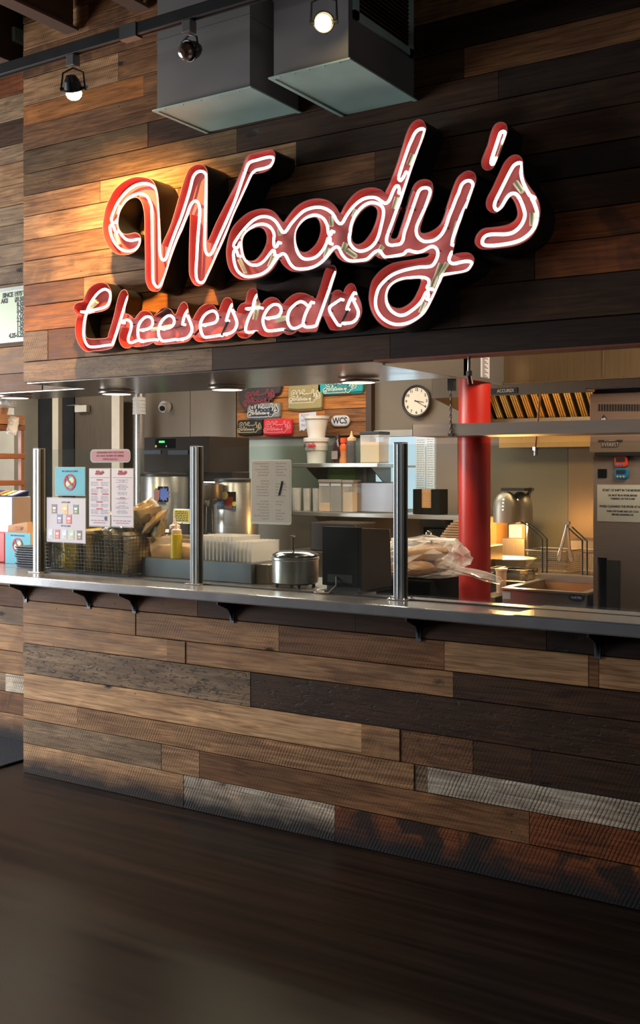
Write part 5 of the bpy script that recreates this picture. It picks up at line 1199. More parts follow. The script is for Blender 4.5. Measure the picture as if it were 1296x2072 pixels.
shirt((484, 776, 574, 833), cl('cloth_charcoal', 66, 58, 60), cmk('print_red', 176, 50, 58), cmk('print_dkcharcoal', 58, 52, 54), 'large dark grey shirt with a red logo, top left of the board', .7, .1,
      [(.05, .35), (.20, .0), (.42, .42), (.95, .62), (1, .9), (.9, 1.05), (.1, 1.05), (0, .7)])
shirt((503, 815, 570, 847), cl('cloth_grey', 128, 130, 124), cream, inkn, 'grey folded shirt with a navy logo, above the black and red ones')
shirt((484, 849, 534, 881), cl('cloth_black', 34, 32, 34), cmk('print_gold', 206, 186, 130), cmk('print_black', 30, 28, 30), 'black folded shirt with a gold logo, lower left of the board', .95)
shirt((536, 847, 594, 881), cl('cloth_red', 206, 40, 54), cmk('print_pink', 232, 150, 150), cmk('print_redink', 196, 34, 50), 'bright red folded shirt at the bottom of the board')
shirt((586, 776, 655, 829), cl('cloth_olive', 150, 136, 92), cream, cmk('print_olive', 140, 126, 88), 'olive folded shirt with a cream logo, right of the grey one', .9)
shirt((645, 768, 739, 796), cl('cloth_teal', 44, 150, 156), cream, cmk('print_teal', 36, 120, 126), 'teal folded shirt at the top right of the board, mostly hidden', .7)
a, b, c, d = R(673, 841, 709, 863, Yd-.01)
t = thing('oval_plaque', 'white oval plaque reading WCS on the wooden board', 'plaque', ((a+b)/2, Yd-.01, c))
G().prism(rounded(a, b, c, d, (d-c)*.48, 7), Yd-.03, Yd-.004).build('plaque', P('plaque_white', srgb(226, 218, 206), .5), t, bevel=.006)
G().prism(rounded(a+.007, b-.007, c+.007, d-.007, (d-c)*.40, 7), Yd-.0312, Yd-.030).build('outline', M_['inkg'], t)
G().prism(rounded(a+.010, b-.010, c+.010, d-.010, (d-c)*.38, 7), Yd-.0320, Yd-.0308).build('field', M_['paper'], t)
text('WCS', (d-c)*.78, M_['ink'], t, ((a+b)/2, Yd-.0325, (c+d)/2), bold=.002, sx=.9)
a, b, c, d = R(605, 834, 640, 872, Yd-.01)
t = thing('paper_note', 'torn white handwritten note on the wooden board behind the white tubs', 'note', ((a+b)/2, Yd-.01, c))
W_, H_ = b-a, d-c
G().prism([(a+W_*.04, c), (a+W_*.16, c+H_*.07), (a+W_*.28, c+H_*.01), (a+W_*.42, c+H_*.14), (a+W_*.55, c+H_*.04), (a+W_*.98, c+H_*.03), (b, d), (a, d-H_*.05)], Yd-.008, Yd-.0065).build('sheet', M_['paper'], t)
text('PLEASE\nPAY\nFIRST', H_*.2, M_['inkg'], t, (a+W_*.12, Yd-.0086, c+H_*.56), align='LEFT', sx=.8, spacing=1.3)
# items on the upper shelf
Yi = 3.27
def px_r(pxc, half, Y=Yi): return (U(pxc+half, 900, Y=Y).x-U(pxc-half, 900, Y=Y).x)/2, U(pxc, 900, Y=Y).x
ztub = U(643, 886, Y=Yi).z; hT = ztub-zA
r, x = px_r(641, 20); rt = r*1.10
t = thing('white_tub', 'lower white plastic tub with red and dark lettering on the upper shelf', 'tub', (x, Yi, zA+.001))
G().lathe(x, Yi, [(r*.78, zA+.001), (r*.86, zA+hT*.50), (r*.95, zA+hT*.51), (r, zA+hT*.84)], 28).build('body', M_['white'], t, smooth=True)
G().lathe(x, Yi, [(r*1.10, zA+hT*.845), (r*1.12, zA+hT*.98), (r*1.02, zA+hT), (0, zA+hT)], 28).build('lid', M_['white'], t, smooth=True)
z = zA+hT*.70; yy = Yi-r*1.0-.004
text('n', .050, M_['ink'], t, (x-.055, yy, z), bold=.002, sx=.8, align='LEFT'); text('utella', .050, M_['inkr'], t, (x-.031, yy, z), bold=.002, sx=.8, align='LEFT')
G().box(x-.02, x+.05, yy-.001, yy, z-.038, z-.032).build('small_print', M_['inkg'], t)
zt2 = U(643, 842, Y=Yi).z; h2 = zt2-zA-hT-.002; zz = zA+hT+.002
t = thing('white_tub', 'upper plain white tub with a flared rim stacked on the lettered tub', 'tub', (x, Yi, zz))
G().lathe(x, Yi, [(r*.72, zz), (r*.98, zz+h2*.86), (r*1.0, zz+h2*.86)], 28).build('body', M_['white'], t, smooth=True)
G().lathe(x, Yi, [(r*1.08, zz+h2*.865), (r*1.12, zz+h2), (r*1.0, zz+h2), (r*.9, zz+h2*.9), (0, zz+h2*.89)], 28).build('rim', M_['white'], t, smooth=True)
r, x = px_r(684, 10)
zt = U(684, 879, Y=Yi).z; hh = zt-zA
t = thing('syrup_bottle', 'dark brown syrup bottle on the upper shelf beside the white tubs', 'bottle', (x, Yi, zA+.001))
G().lathe(x, Yi, [(r*.9, zA+.001), (r, zA+.01), (r*.95, zA+hh*.45), (r*.9, zA+hh*.6), (r*.45, zA+hh*.78), (r*.35, zA+hh*.86)], 20).build('body', P('syrup_brown', srgb(54, 30, 32), .2), t, smooth=True)
G().cyl((x, Yi, zA+hh*.862), (x, Yi, zA+hh), r*.42, r*.3, n=14).build('cap', P('brown_cap', srgb(40, 22, 20), .4), t, smooth=True)
G().prism(rounded(x-r*.6, x+r*.6, zA+hh*.14, zA+hh*.42, .008), Yi-r-.003, Yi-r+.001).build('label', P('bottle_label', srgb(150, 130, 130), .6), t)
r, x = px_r(699, 8)
zt = U(699, 886, Y=Yi).z; hh = zt-zA
t = thing('sauce_bottle', 'waisted sauce bottle with an orange cap on the upper shelf', 'bottle', (x, Yi-.02, zA+.001))
G().lathe(x, Yi-.02, [(r*.95, zA+.001), (r, zA+.02), (r*.7, zA+hh*.32), (r*.85, zA+hh*.5)], 20).build('body', P('orange_sauce', srgb(206, 130, 80), .3, var=.25, scale=30), t, smooth=True)
G().lathe(x, Yi-.02, [(r*.86, zA+hh*.505), (r*.95, zA+hh*.62), (r*.55, zA+hh*.8)], 20).build('shoulder', P('orange_top', srgb(226, 96, 40), .3), t, smooth=True)
G().cyl((x, Yi-.02, zA+hh*.80), (x, Yi-.02, zA+hh), r*.8, n=16).build('cap', P('orange_cap', srgb(206, 70, 30), .4), t, smooth=True)
squeeze(712, 941, 872, Yi-.01, px_r(712, 9)[0], 'grey squeeze bottle with a tan nozzle on the upper shelf', P('grey_squeeze', srgb(86, 84, 86), .4), P('tan_nozzle', srgb(210, 176, 130), .5), zb=zA+.001)
def jar(p0, p1, ptop, pbase_z, Y, dp, label, fillm, fillh, lid=M_['black'], cat='jar', band=None):
    a = U(p0, 950, Y=Y).x; b = U(p1, 950, Y=Y).x; zt = U((p0+p1)/2, ptop, Y=Y).z; zb = pbase_z+.001; hh = zt-zb
    t = thing('storage_jar', label, cat, ((a+b)/2, Y+dp/2, zb))
    G().box(a, b, Y, Y+dp, zb, zt-.025).build('jar_wall', clr, t, bevel=.006)
    if fillm: G().box(a+.005, b-.005, Y+.005, Y+dp-.005, zb+.003, zb+hh*fillh).build('contents', fillm, t, bevel=.003)
    G().box(a-.003, b+.003, Y-.003, Y+dp+.003, zt-.024, zt).build('lid', lid, t, bevel=.003)
    if band: G().box(a+.008, b-.006, Y-.0015, Y-.0005, zb+hh*.80, zb+hh*.86).build('label_band', M_['paper'], t)
jar(729, 768, 873, zA, 3.2, .16, 'large clear jar with a black lid at the right end of the upper shelf', P('pale_crumbs', srgb(206, 176, 120), .8, bump=.5), .66)
# items on the lower shelf
glassy = clear('clear_tumbler', (.75, .70, .66, 1), .30, .1)
for k, px in enumerate([601, 622, 641]):
    r, x = px_r(px, 8.5 if k == 0 else 7, 3.22); zt = U(px, 987 if k == 0 else 988, Y=3.22).z
    one(G().lathe(x, 3.22, [(r*.82, zB+.001), (r*.86, zB+.008), (r, zt), (r*.93, zt), (r*.80, zB+.012), (0, zB+.012)], 20), 'tumbler', glassy,
        ['leftmost tall clear tumbler on the lower shelf beside the laminated list', 'middle one of three clear tumblers on the lower shelf', 'right one of three clear tumblers, beside the pasta jar'][k], 'tumbler', 'clear tumblers on the lower shelf', smooth=True)
nuts = P('nuts', srgb(206, 160, 90), .7, bump=1.0, scale=90, var=.4)
jar(645, 668, 970, zB, 3.18, .12, 'clear jar with a little golden pasta at the bottom on the lower shelf', nuts, .27, P('grey_lid', srgb(150, 140, 132), .4), band=True)
jar(669, 691, 970, zB, 3.18, .12, 'jar of dark contents with a light lid on the lower shelf', P('dark_fill', srgb(50, 46, 50), .7), .9, P('grey_lid2', srgb(150, 140, 132), .4), band=True)
jar(693, 714, 971, zB, 3.18, .12, 'jar filled with tan powder on the lower shelf', P('tan_powder', srgb(190, 156, 110), .9), .62, P('grey_lid3', srgb(150, 140, 132), .4), band=True)
a = U(598, 1035, Y=3.15).x; b = U(664, 1035, Y=3.15).x
# big stainless bin right of the jars
a, b, c, d = R(716, 975, 798, 1036, 3.25)
one(G().box(a, b, 3.25, 3.45, zB+.001, d), 'steel_canister', P('satin_steel', srgb(160, 156, 160), .35, .9), 'wide satin steel canister right of the jars on the lower shelf', 'canister', bevel=.01)
a, b, c, d = R(836, 990, 890, 1037, 3.16)
t = thing('napkin_dispenser', 'black napkin dispenser filled with kraft napkins on the lower shelf', 'dispenser', ((a+b)/2, 3.2, zB+.001))
m1 = a+(b-a)*.30; m2 = a+(b-a)*.68; z0 = zB+.001
G().box(a, m1, 3.16, 3.30, z0, d).box(m2, b, 3.16, 3.30, z0, d).box(m1, m2, 3.17, 3.30, z0, z0+(d-z0)*.25).box(m1, m2, 3.29, 3.30, z0, d).build('housing', M_['matblack'], t, bevel=.003)
for k in range(12):
    G().box(m1+.002, m2-.002, 3.172, 3.286, z0+(d-z0)*(.26+.062*k), z0+(d-z0)*(.26+.062*k+.054)).build('napkin', M_['kraft'], t)
# clock
Yc = YB-.012
p = U(846, 812, Y=Yc); rc = (U(873, 812, Y=Yc).x-U(819, 812, Y=Yc).x)/2
t = thing('wall_clock', 'round white wall clock with a black rim', 'clock', (p.x, Yc, p.z-rc))
ringp = [(p.x+rc*math.cos(2*math.pi*i/40), Yc-.025, p.z+rc*math.sin(2*math.pi*i/40)) for i in range(40)]
G().tube(ringp, .010, 8, closed=True).build('rim', M_['black'], t, smooth=True)
G().cyl((p.x, Yc, p.z), (p.x, Yc-.022, p.z), rc*.99, n=40).build('dial', P('clock_dial', srgb(222, 214, 196), .5, var=.03), t)
for i in range(1, 13):
    a_ = math.pi/2-math.pi*i/6
    text(str(i), rc*.26, M_['ink'], t, (p.x+rc*.76*math.cos(a_), Yc-.0235, p.z+rc*.76*math.sin(a_)), name='numeral', bold=.0006)
def hand(ang, l, w_, nm):
    a_ = math.pi/2-ang; dx, dz = math.cos(a_), math.sin(a_)
    G().prism([(p.x-dz*w_-dx*.015, p.z+dx*w_-dz*.015), (p.x+dz*w_-dx*.015, p.z-dx*w_-dz*.015), (p.x+dx*l+dz*w_*.5, p.z+dz*l-dx*w_*.5), (p.x+dx*l-dz*w_*.5, p.z+dz*l+dx*w_*.5)], Yc-.027, Yc-.025).build(nm, M_['black'], t)
hand(math.radians(99), rc*.55, .004, 'hour_hand'); hand(math.radians(121), rc*.78, .0028, 'minute_hand')
# window in the back wall
a = U(745, 950, Y=YB).x; b = U(880, 950, Y=YB).x; zw1 = U(800, 883, Y=YB).z; zw0 = U(800, 1030, Y=YB).z
win = tag(G().box(a, b, YB-.02, YB+.1, zw1, zw1+.05).box(a, b, YB-.02, YB+.1, zw0-.03, zw0).box(a-.03, a, YB-.02, YB+.1, zw0-.03, zw1+.05).box(b, b+.03, YB-.02, YB+.1, zw0-.03, zw1+.05)
    .box(U(778, 950, Y=YB).x-.008, U(778, 950, Y=YB).x+.008, YB, YB+.06, zw0, zw1).box(a, b, YB, YB+.06, U(800, 944, Y=YB).z-.008, U(800, 944, Y=YB).z+.008).build('window_1', P('window_frame', srgb(160, 160, 158), .5)), kind='structure')
G().box(a, b, YB+.03, YB+.034, zw0, zw1).build('pane', GL, win)
tag(G().box(a-.6, b+.6, YB+.6, YB+.62, .6, 2.9).build('backdrop_daylight', P('daylight_court', srgb(190, 214, 232), .8, emis=srgb(206, 222, 236), es=1.15)), kind='structure')
area('court_daylight', ((a+b)/2, YB+.45, 1.9), ((a+b)/2, 0, 1.2), .8, .5, 5, (.75, .88, 1))
for k, (q, lab) in enumerate([((842, 886, 862, 1000), 'left tall paper schedule taped on the kitchen window'), ((863, 884, 880, 1002), 'right tall paper schedule taped on the kitchen window')]):
    a_, b_, c_, d_ = R(*q, YB-.022)
    t = thing('paper_schedule', lab, 'paper', ((a_+b_)/2, YB-.022, c_), 'paper schedules on the kitchen window')
    G().box(a_, b_, YB-.0235, YB-.0222, c_, d_).build('sheet', P('backlit_paper_%d' % k, srgb(196, 206, 214), .7, emis=srgb(170, 186, 200), es=.25), t)
    g = G()
    for i in range(24): scribble(g, a_+.01, b_-.008, d_-(d_-c_)*(.04+.04*i), .006, YB-.0237, i+k*7)
    g.build('small_print', P('pale_print_%d' % k, srgb(150, 158, 168), .7), t)
a, b, c, d = R(884, 886, 928, 1040, YB-.02)
one(G().box(a, b, YB-.03, YB-.002, c, d+.1), 'wall_cabinet', P('taupe_door', srgb(116, 106, 100), .5), 'taupe wall cabinet between the window and the red column', 'cabinet', bevel=.003)
a, b, c, d = R(828, 931, 846, 963, 3.2)
# ------------------------------------------------------------------ red column
x = U(961, 1100, X=None, Y=1.2).x; rcol = .5*(U(993, 1000, Y=1.2).x-U(929.5, 1000, Y=1.2).x)*cy_**0
rcol *= .93
t = thing('red_column', 'round bright red painted column behind the counter', 'column', (x, 1.2, 0))
G().cyl((x, 1.2, 0.0), (x, 1.2, 2.94), rcol, n=48).build('shaft', M_['pillar'], t, smooth=True)
xcol = x
# hanging shelf bar and chain
Yh = .84
a = U(835, 865, Y=Yh).x; z1 = U(1000, 855, Y=Yh).z; z0 = U(1000, 880, Y=Yh).z
t = thing('hanging_pass_shelf', 'long grey steel shelf hanging by a chain across the kitchen opening', 'shelf', (a, Yh, z0))
G().prismx([(Yh, z0), (Yh, z1), (Yh+.003, z1), (Yh+.003, z0+.003), (Yh+.30, z0+.003), (Yh+.30, z1), (Yh+.303, z1), (Yh+.303, z0)], a, XR).build('shelf_tray', P('bar_steel', srgb(128, 118, 110), .4, .7, stretch=(.5, 1, 20)), t)
G().box(a, a+.003, Yh, Yh+.30, z0, z1).build('end_cap', M_['steel'], t)
xc = U(914, 800, Y=Yh).x
g = G().box(xc-.016, xc+.016, Yh-.01, Yh+.02, 1.985, 2.043); 
t = thing('hanging_chain', 'black chain holding the hanging shelf, left of the red column', 'chain', (xc, Yh, z0))
g.build('ceiling_bracket', M_['black'], t)
lk = None; z = 1.985; kk = 0
while z > z0+.012:
    zc_ = z-.010; 
    pts = [(.0045*math.cos(q), .011*math.sin(q)) for q in [2*math.pi*i/10 for i in range(10)]]
    sgn = kk % 2
    P3 = [(xc+(u if sgn else 0), Yh-.006+(0 if sgn else u), zc_+v) for u, v in pts]
    G().tube(P3, .0022, 5, closed=True).build('link', M_['black'], t)
    z -= .0165; kk += 1
G().box(xc-.012, xc+.012, Yh-.012, Yh-.001, z0-.004, z0+.012).build('hook', M_['black'], t)
# conduit and nozzle hanging from the header
def nozzle(px, y0, y1, Y, label):
    p0 = U(px, y0, Y=Y); p1 = U(px, y1, Y=Y); t = thing('fire_nozzle', label, 'nozzle', (p1.x, Y, p1.z))
    h_ = p0.z-p1.z
    G().cyl((p0.x, Y, p0.z), (p1.x, Y, p1.z+h_*.35), .007, n=10).build('pipe', M_['chrome'], t, smooth=True)
    G().cyl((p1.x, Y, p1.z+h_*.33), (p1.x, Y, p1.z+h_*.5), .013, n=6).cyl((p1.x, Y, p1.z+h_*.33), (p1.x+.012, Y-.01, p1.z), .009, .011, n=12).build('nozzle_head', M_['chrome'], t, smooth=True)
nozzle(950, 722, 779, .06, 'chrome fire suppression nozzle hanging at the top of the red column')
p0 = U(1090, 795, Y=2.5)
t = thing('fire_nozzle', 'small fire nozzle on a slanted pipe under the hood filters', 'nozzle', (U(1084, 920, Y=2.5).x, 2.5, U(1084, 922, Y=2.5).z))
q0 = U(1094, 798, Y=2.5); q1 = U(1084, 905, Y=2.5); q2 = U(1084, 922, Y=2.5)
G().cyl(q0+(q0-q1)*3.0, q1, .008, n=8).build('pipe', P('greasy_pipe', srgb(150, 110, 70), .4, .6), t, smooth=True); G().cyl(q1, q1+(q2-q1)*.35, .018, n=6).cyl(q1+(q2-q1)*.35, q2, .012, n=10).build('nozzle_head', M_['chrome'], t, smooth=True)
# white label on the fascia
xf = -2.2493
pp = [U(973, 722, X=xf), U(991, 719, X=xf), U(991, 766, X=xf), U(974, 762, X=xf)]
g = G().box(xf, xf+.001, pp[0].y, pp[1].y, min(pp[2].z, pp[3].z), max(pp[0].z, pp[1].z))
t = thing('data_label', 'white printed data label on the steel fascia above the red column', 'label', (xf, pp[0].y, pp[2].z)); g.build('label_sheet', M_['paper'], t)
g = G()
for i in range(13):
    z = pp[2].z+(pp[0].z-pp[2].z)*(i+.5)/13; g.box(xf+.001, xf+.0016, pp[0].y+.02, pp[1].y-.02-.02*(i % 3), z-.003, z+.003)
g.build('small_print', M_['inkg'], t)
# ------------------------------------------------------------------ downlights in the soffit
dl = None
for k, (px, py) in enumerate([(30, 803), (236, 795), (460, 786), (726, 771)]):
    p = U(px, py, Z=2.040)
    lab = ['round downlight in the soffit at the left edge', 'round downlight in the soffit above the paper menus', 'round downlight in the soffit, left of the shirt board', 'round downlight in the soffit above the white tubs'][k]
    if dl is None:
        dl = thing('downlight', lab, 'lamp', (p.x, p.y, 2.030), 'downlights in the steel soffit')
        G().lathe(p.x, p.y, [(.105, 2.0435), (.105, 2.036), (.082, 2.031), (.082, 2.036)], 32).build('trim_ring', P('downlight_ring', srgb(150, 140, 130), .3, .9), dl, smooth=True)
        G().cyl((p.x, p.y, 2.0315), (p.x, p.y, 2.0365), .081, n=28).build('diffuser', M_['glow'], dl)
    else: dup(dl, (p.x, p.y, 2.030), lab)
    l = bpy.data.lights.new('downlight_glow', 'AREA'); l.shape = 'DISK'; l.size = .14; l.energy = 9; l.color = (1, .80, .55)
    o = bpy.data.objects.new('downlight_glow', l); COL.objects.link(o); o.location = (p.x, p.y, 2.028)
# ------------------------------------------------------------------ exhaust hood over the fryers
Yf_ = 2.3; Yb_ = 3.38
xa = U(874, 800, Y=Yf_).x; xr2 = -0.6
zs0 = U(1100, 797, Y=Yf_).z
t = thing('exhaust_hood', 'stainless exhaust hood with glowing baffle filters behind the red column', 'hood', ((xa+xr2)/2, Yf_, zs0))
G().box(xa, xr2, Yf_, Yf_+.012, zs0, 2.94).build('front_skirt', M_['steelw'], t)
zb0 = U(930, 872, Y=Yb_).z
G().prismx([(Yf_+.013, zs0), (Yb_, zb0), (Yb_, 2.94), (Yf_+.013, 2.94)], xa, xa+.012).build('side_panel', M_['steelw'], t)
G().prismx([(Yf_+.013, zs0), (Yb_, zb0), (Yb_, 2.94), (Yf_+.013, 2.94)], xr2-.012, xr2).build('side_panel', M_['steelw'], t)
ft = (Yf_+.35, 2.62); fb = (Yb_-.10, U(1100, 846, Y=Yb_-.10).z)
G().prismx([(ft[0], ft[1]), (fb[0], fb[1]), (fb[0]+.05, fb[1]), (ft[0]+.05, ft[1])], xa+.013, xr2-.013).build('filter_bank', M_['matblack'], t)
G().box(xa+.013, xr2-.013, Yb_-.14, Yb_-.10, fb[1]-.05, fb[1]).build('grease_trough', M_['steeld'], t)
zq = U(1100, 905, Y=Yb_).z
G().box(xa+.013, xr2-.013, Yb_-.03, Yb_, zq, fb[1]-.051).build('back_panel', P('hood_back', srgb(190, 150, 96), .3, .9, stretch=(20, 1, 1)), t)
G().box(xa+.013, xr2-.013, Yf_+.013, Yb_, 2.90, 2.94).build('hood_top', M_['steelw'], t)
b0 = None; n = 0; x = xa+.05; fm = P('baffle_steel', srgb(226, 190, 120), .28, .9, var=.1)
while x < xr2-.06:
    for dx in (0, .016, .032):
        if b0 is None:
            dy = (fb[0]-ft[0]); dz = (fb[1]-ft[1]); nv = Vector((0, dz, -dy)).normalized()*.022
            if nv.y > 0: nv = -nv
            g = G(); w_ = .011
            P1 = [(x-w_/2, ft[0]-.002, ft[1]), (x+w_/2, ft[0]-.002, ft[1]), (x+w_/2, fb[0]-.002, fb[1]+.004), (x-w_/2, fb[0]-.002, fb[1]+.004)]
            g.add(P1+[(a_[0], a_[1]+nv.y, a_[2]+nv.z) for a_ in P1], [(0, 1, 2, 3), (7, 6, 5, 4), (0, 4, 5, 1), (1, 5, 6, 2), (2, 6, 7, 3), (3, 7, 4, 0)])
            b0 = g.build('baffle', fm, t); xb0 = x
        else:
            c = b0.copy(); COL.objects.link(c); c.parent = t; c.location.x = x+dx-xb0
    x += .078
a_, b_, c_, d_ = R(996, 785, 1047, 797, Yf_-.002)
G().box(a_-.006, b_+.004, Yf_-.004, Yf_-.001, c_, d_).build('name_plate', M_['black'], t)
text('ACCUREX', (d_-c_)*.78, P('plate_lettering', srgb(196, 176, 140), .4), t, ((a_+b_)/2+.008, Yf_-.0045, (c_+d_)/2), bold=.0008, sx=.85)
for xx in (-2.6, -1.5): area('hood_lamp', (xx, 2.62, 2.35), (xx+.0, 3.15, 2.05), .5, .12, 11, (1.0, .66, .26))
area('hood_lamp', (-2.0, 2.7, 2.4), (-2.0, 2.7, 0), .9, .3, 12, (1.0, .74, .42))
# splash wall panels
a = U(996, 1000, Y=YB-.01).x; b = U(1150, 1000, Y=YB-.01).x
one(G().box(a-.6, b, YB-.012, YB-.001, .95, zq+.02), 'splash_panel', P('splash_grey_green', srgb(84, 80, 66), .45, .3, var=.15, scale=3), 'grey-green splash panel behind the heat lamps', 'panel')
one(G().box(b+.003, 0.6, YB-.012, YB-.001, .95, zq+.02), 'splash_panel', P('splash_bronze', srgb(104, 86, 68), .4, .5, var=.2, scale=3), 'brownish steel splash panel behind the hanging tongs', 'panel')
# ------------------------------------------------------------------ fry line
xk1_ = U(945, 1100, Y=2.0).x+.06
one(G().box(U(880, 1190, Y=2.6).x, XR, 2.62, 3.3, 0, .93).box(xk1_, XR, 2.12, 2.62, 0, .93), 'cook_table', M_['steeld'], 'steel cooking table under the heat lamps', 'table', bevel=.004)
one(G().box(U(975, 1200, Y=1.62).x-.0, U(1012, 1200, Y=1.62).x, 1.56, 2.1, 0, .90), 'side_table', M_['steeld'], 'dark steel table left of the fryer, behind the red column', 'table', bevel=.004)
# heat lamps
Yp = 2.55
t = thing('heat_lamp', 'double-domed chrome heat lamp glowing over the food trays', 'lamp', (U(1080, 1150, Y=Yp).x, Yp, .931))
p1 = U(1025, 1057, Y=Yp); p2 = U(1053, 1057, Y=Yp+.12)
for p_ in (p1, p2):
    r = .083; hh = .20
    d_ = G().lathe(p_.x, p_.y, [(r, p_.z), (r, p_.z+hh*.45), (r*.92, p_.z+hh*.68), (r*.66, p_.z+hh*.88), (r*.25, p_.z+hh*.99), (0, p_.z+hh)], 28).build('dome', P('dome_aluminium', srgb(160, 152, 142), .45, .75), t, smooth=True)
    g = G()
    for k in range(4):
        zz = p_.z+hh*(.42+.11*k); ry = r*(1 if k < 2 else .92)
        g.cyl((p_.x+.012, p_.y-ry-.002, zz), (p_.x+.012, p_.y-ry+.012, zz), .004, n=8)
    g.build('vent_holes', M_['glow'], d_)
    G().lathe(p_.x, p_.y, [(0, p_.z+.02), (.045, p_.z+.03), (.05, p_.z+.07), (.02, p_.z+.12)], 20).build('bulb', P('heat_bulb', (1, 1, 1), .5, emis=(1, .55, .16), es=16), t, smooth=True)
    l = bpy.data.lights.new('heat_glow', 'POINT'); l.energy = 26; l.color = (1, .50, .14); l.shadow_soft_size = .05
    o = bpy.data.objects.new('heat_glow', l); COL.objects.link(o); o.location = (p_.x, p_.y, p_.z-.03)
zt_ = p1.z+.20
a_, b_, c_, d_ = R(1030, 1062, 1056, 1090, 2.95)
one(G().box(a_, b_, 2.95, 3.1, .931, d_), 'plastic_canister', P('pale_canister', srgb(226, 206, 170), .5), 'pale canister lit orange behind the heat lamp', 'canister', bevel=.006)
G().box(p1.x-.03, p2.x+.09, Yp-.02, Yp+.14, zt_+.004, zt_+.022).build('top_arm', M_['black'], t, bevel=.004)
xs_ = U(1069, 1100, Y=Yp+.2).x
G().tube([(p2.x+.08, Yp+.1, zt_+.012), (xs_, Yp+.2, zt_-.03), (xs_, Yp+.2, .932)], .018, 10).build('stand_pole', M_['chrome'], t, smooth=True)
# trays and containers
def oval_tray(cx, cy__, z, rx, ry, h_, label, mat):
    g = G(); n = 36; prof = [(.72, 0), (.86, h_*.6), (1.0, h_), (1.04, h_+.004), (1.0, h_-.002), (.84, h_*.55), (.70, .004)]
    vs = []; fs = []
    for f, dz in prof:
        for i in range(n): q = 2*math.pi*i/n; vs.append((cx+rx*f*math.cos(q), cy__+ry*f*math.sin(q), z+dz))
    for k in range(len(prof)-1):
        for i in range(n): j = (i+1) % n; fs.append((k*n+i, k*n+j, (k+1)*n+j, (k+1)*n+i))
    fs.append(tuple(reversed(range(n)))); fs.append(tuple(range((len(prof)-1)*n, len(prof)*n)))
    g.add(vs, fs); return one(g, 'steel_bowl', mat, label, 'bowl', smooth=True)
pb = U(1022, 1148, Y=2.5)
oval_tray(pb.x, 2.5, pb.z+.004, .20, .15, .055, 'wide shiny steel bowl under the heat lamps', P('bowl_steel', srgb(200, 190, 176), .3, .5))
def pan(p0, p1, ptop, pbot, Y, dp, label, mat):
    a_ = U(p0, 1170, Y=Y).x; b_ = U(p1, 1170, Y=Y).x; z1_ = U((p0+p1)/2, ptop, Y=Y).z; z0_ = U((p0+p1)/2, pbot, Y=Y).z
    t = thing('food_pan', label, 'pan', ((a_+b_)/2, Y, z0_)); e = .008
    G().box(a_+e, b_-e, Y+e, Y+dp-e, z0_, z1_-.02).build('body', mat, t, bevel=.008)
    G().box(a_+e, b_-e, Y+e, Y+e+.003, z1_-.021, z1_).box(a_+e, b_-e, Y+dp-e, Y+dp-e+.003, z1_-.021, z1_).box(a_, b_, Y, Y+e, z1_-.004, z1_).box(a_, b_, Y+dp-e, Y+dp, z1_-.004, z1_).box(a_, a_+e, Y, Y+dp, z1_-.021, z1_).box(b_-e, b_, Y, Y+dp, z1_-.021, z1_).build('rim', mat, t)
pan(1012, 1068, 1153, 1176, 1.92, .16, 'small steel pan in front of the shiny bowl', M_['chrome'])
pan(985, 1003, 1150, 1178, 1.9, .16, 'steel pan half hidden behind the red column', M_['steeld'])
for o_ in bpy.data.objects:
    pass
r = .5*(U(1026, 1160, Y=1.75).x-U(1004, 1160, Y=1.75).x); xx = U(1015, 1160, Y=1.75).x; z1_ = U(1015, 1150, Y=1.75).z
z0_ = .901
t = thing('deli_cup', 'clear orange-lidded deli cup beside the fryer', 'cup', (xx, 1.75, z0_))
G().lathe(xx, 1.75, [(r*.8, z0_), (r*.95, z1_-.012)], 20).build('cup_wall', clear('deli_plastic', (.85, .55, .35, 1), .45, .2), t, smooth=True)
G().cyl((xx, 1.75, z0_+.004), (xx, 1.75, z0_+(z1_-z0_)*.35), r*.74, n=16).build('contents', P('chili_flakes', srgb(110, 50, 24), .8, bump=.6, scale=100), t, smooth=True)
G().lathe(xx, 1.75, [(r*1.05, z1_-.012), (r*1.05, z1_), (0, z1_)], 20).build('lid', P('orange_lid', srgb(226, 160, 110), .4), t, smooth=True)
# fryer
Yr = 1.5
a = U(1017, 1200, Y=Yr).x; b = U(1187, 1200, Y=Yr).x; z1_ = U(1100, 1194, Y=Yr).z; yb_ = 2.08
t = thing('fryer', 'stainless countertop fryer basin with an oval blue badge', 'fryer', ((a+b)/2, Yr, 0))
G().box(a, b, Yr, Yr+.02, .30, z1_-.012).build('front_panel', M_['steel'], t, bevel=.003)
G().box(a, a+.012, Yr+.021, yb_, .30, z1_-.012).box(b-.012, b, Yr+.021, yb_, .30, z1_-.012).box(a, b, yb_-.012, yb_, .3, z1_-.012).build('side_panels', M_['steeld'], t)
G().box(a-.006, b+.006, Yr-.012, Yr+.035, z1_-.011, z1_).box(a-.006, a+.035, Yr+.035, yb_, z1_-.011, z1_).box(b-.035, b+.006, Yr+.035, yb_, z1_-.011, z1_).box(a, b, yb_-.05, yb_+.02, z1_-.011, z1_+.03).build('rim', M_['steel'], t)
G().add([(a+.035, Yr+.035, z1_-.012), (b-.035, Yr+.035, z1_-.012), (b-.035, yb_-.05, z1_-.012), (a+.035, yb_-.05, z1_-.012), (a+.09, Yr+.08, z1_-.16), (b-.09, Yr+.08, z1_-.16), (b-.09, yb_-.08, z1_-.16), (a+.09, yb_-.08, z1_-.16)],
    [(0, 4, 5, 1), (1, 5, 6, 2), (2, 6, 7, 3), (3, 7, 4, 0), (4, 7, 6, 5)]).build('basin', P('fryer_basin', srgb(170, 130, 84), .3, .8), t)
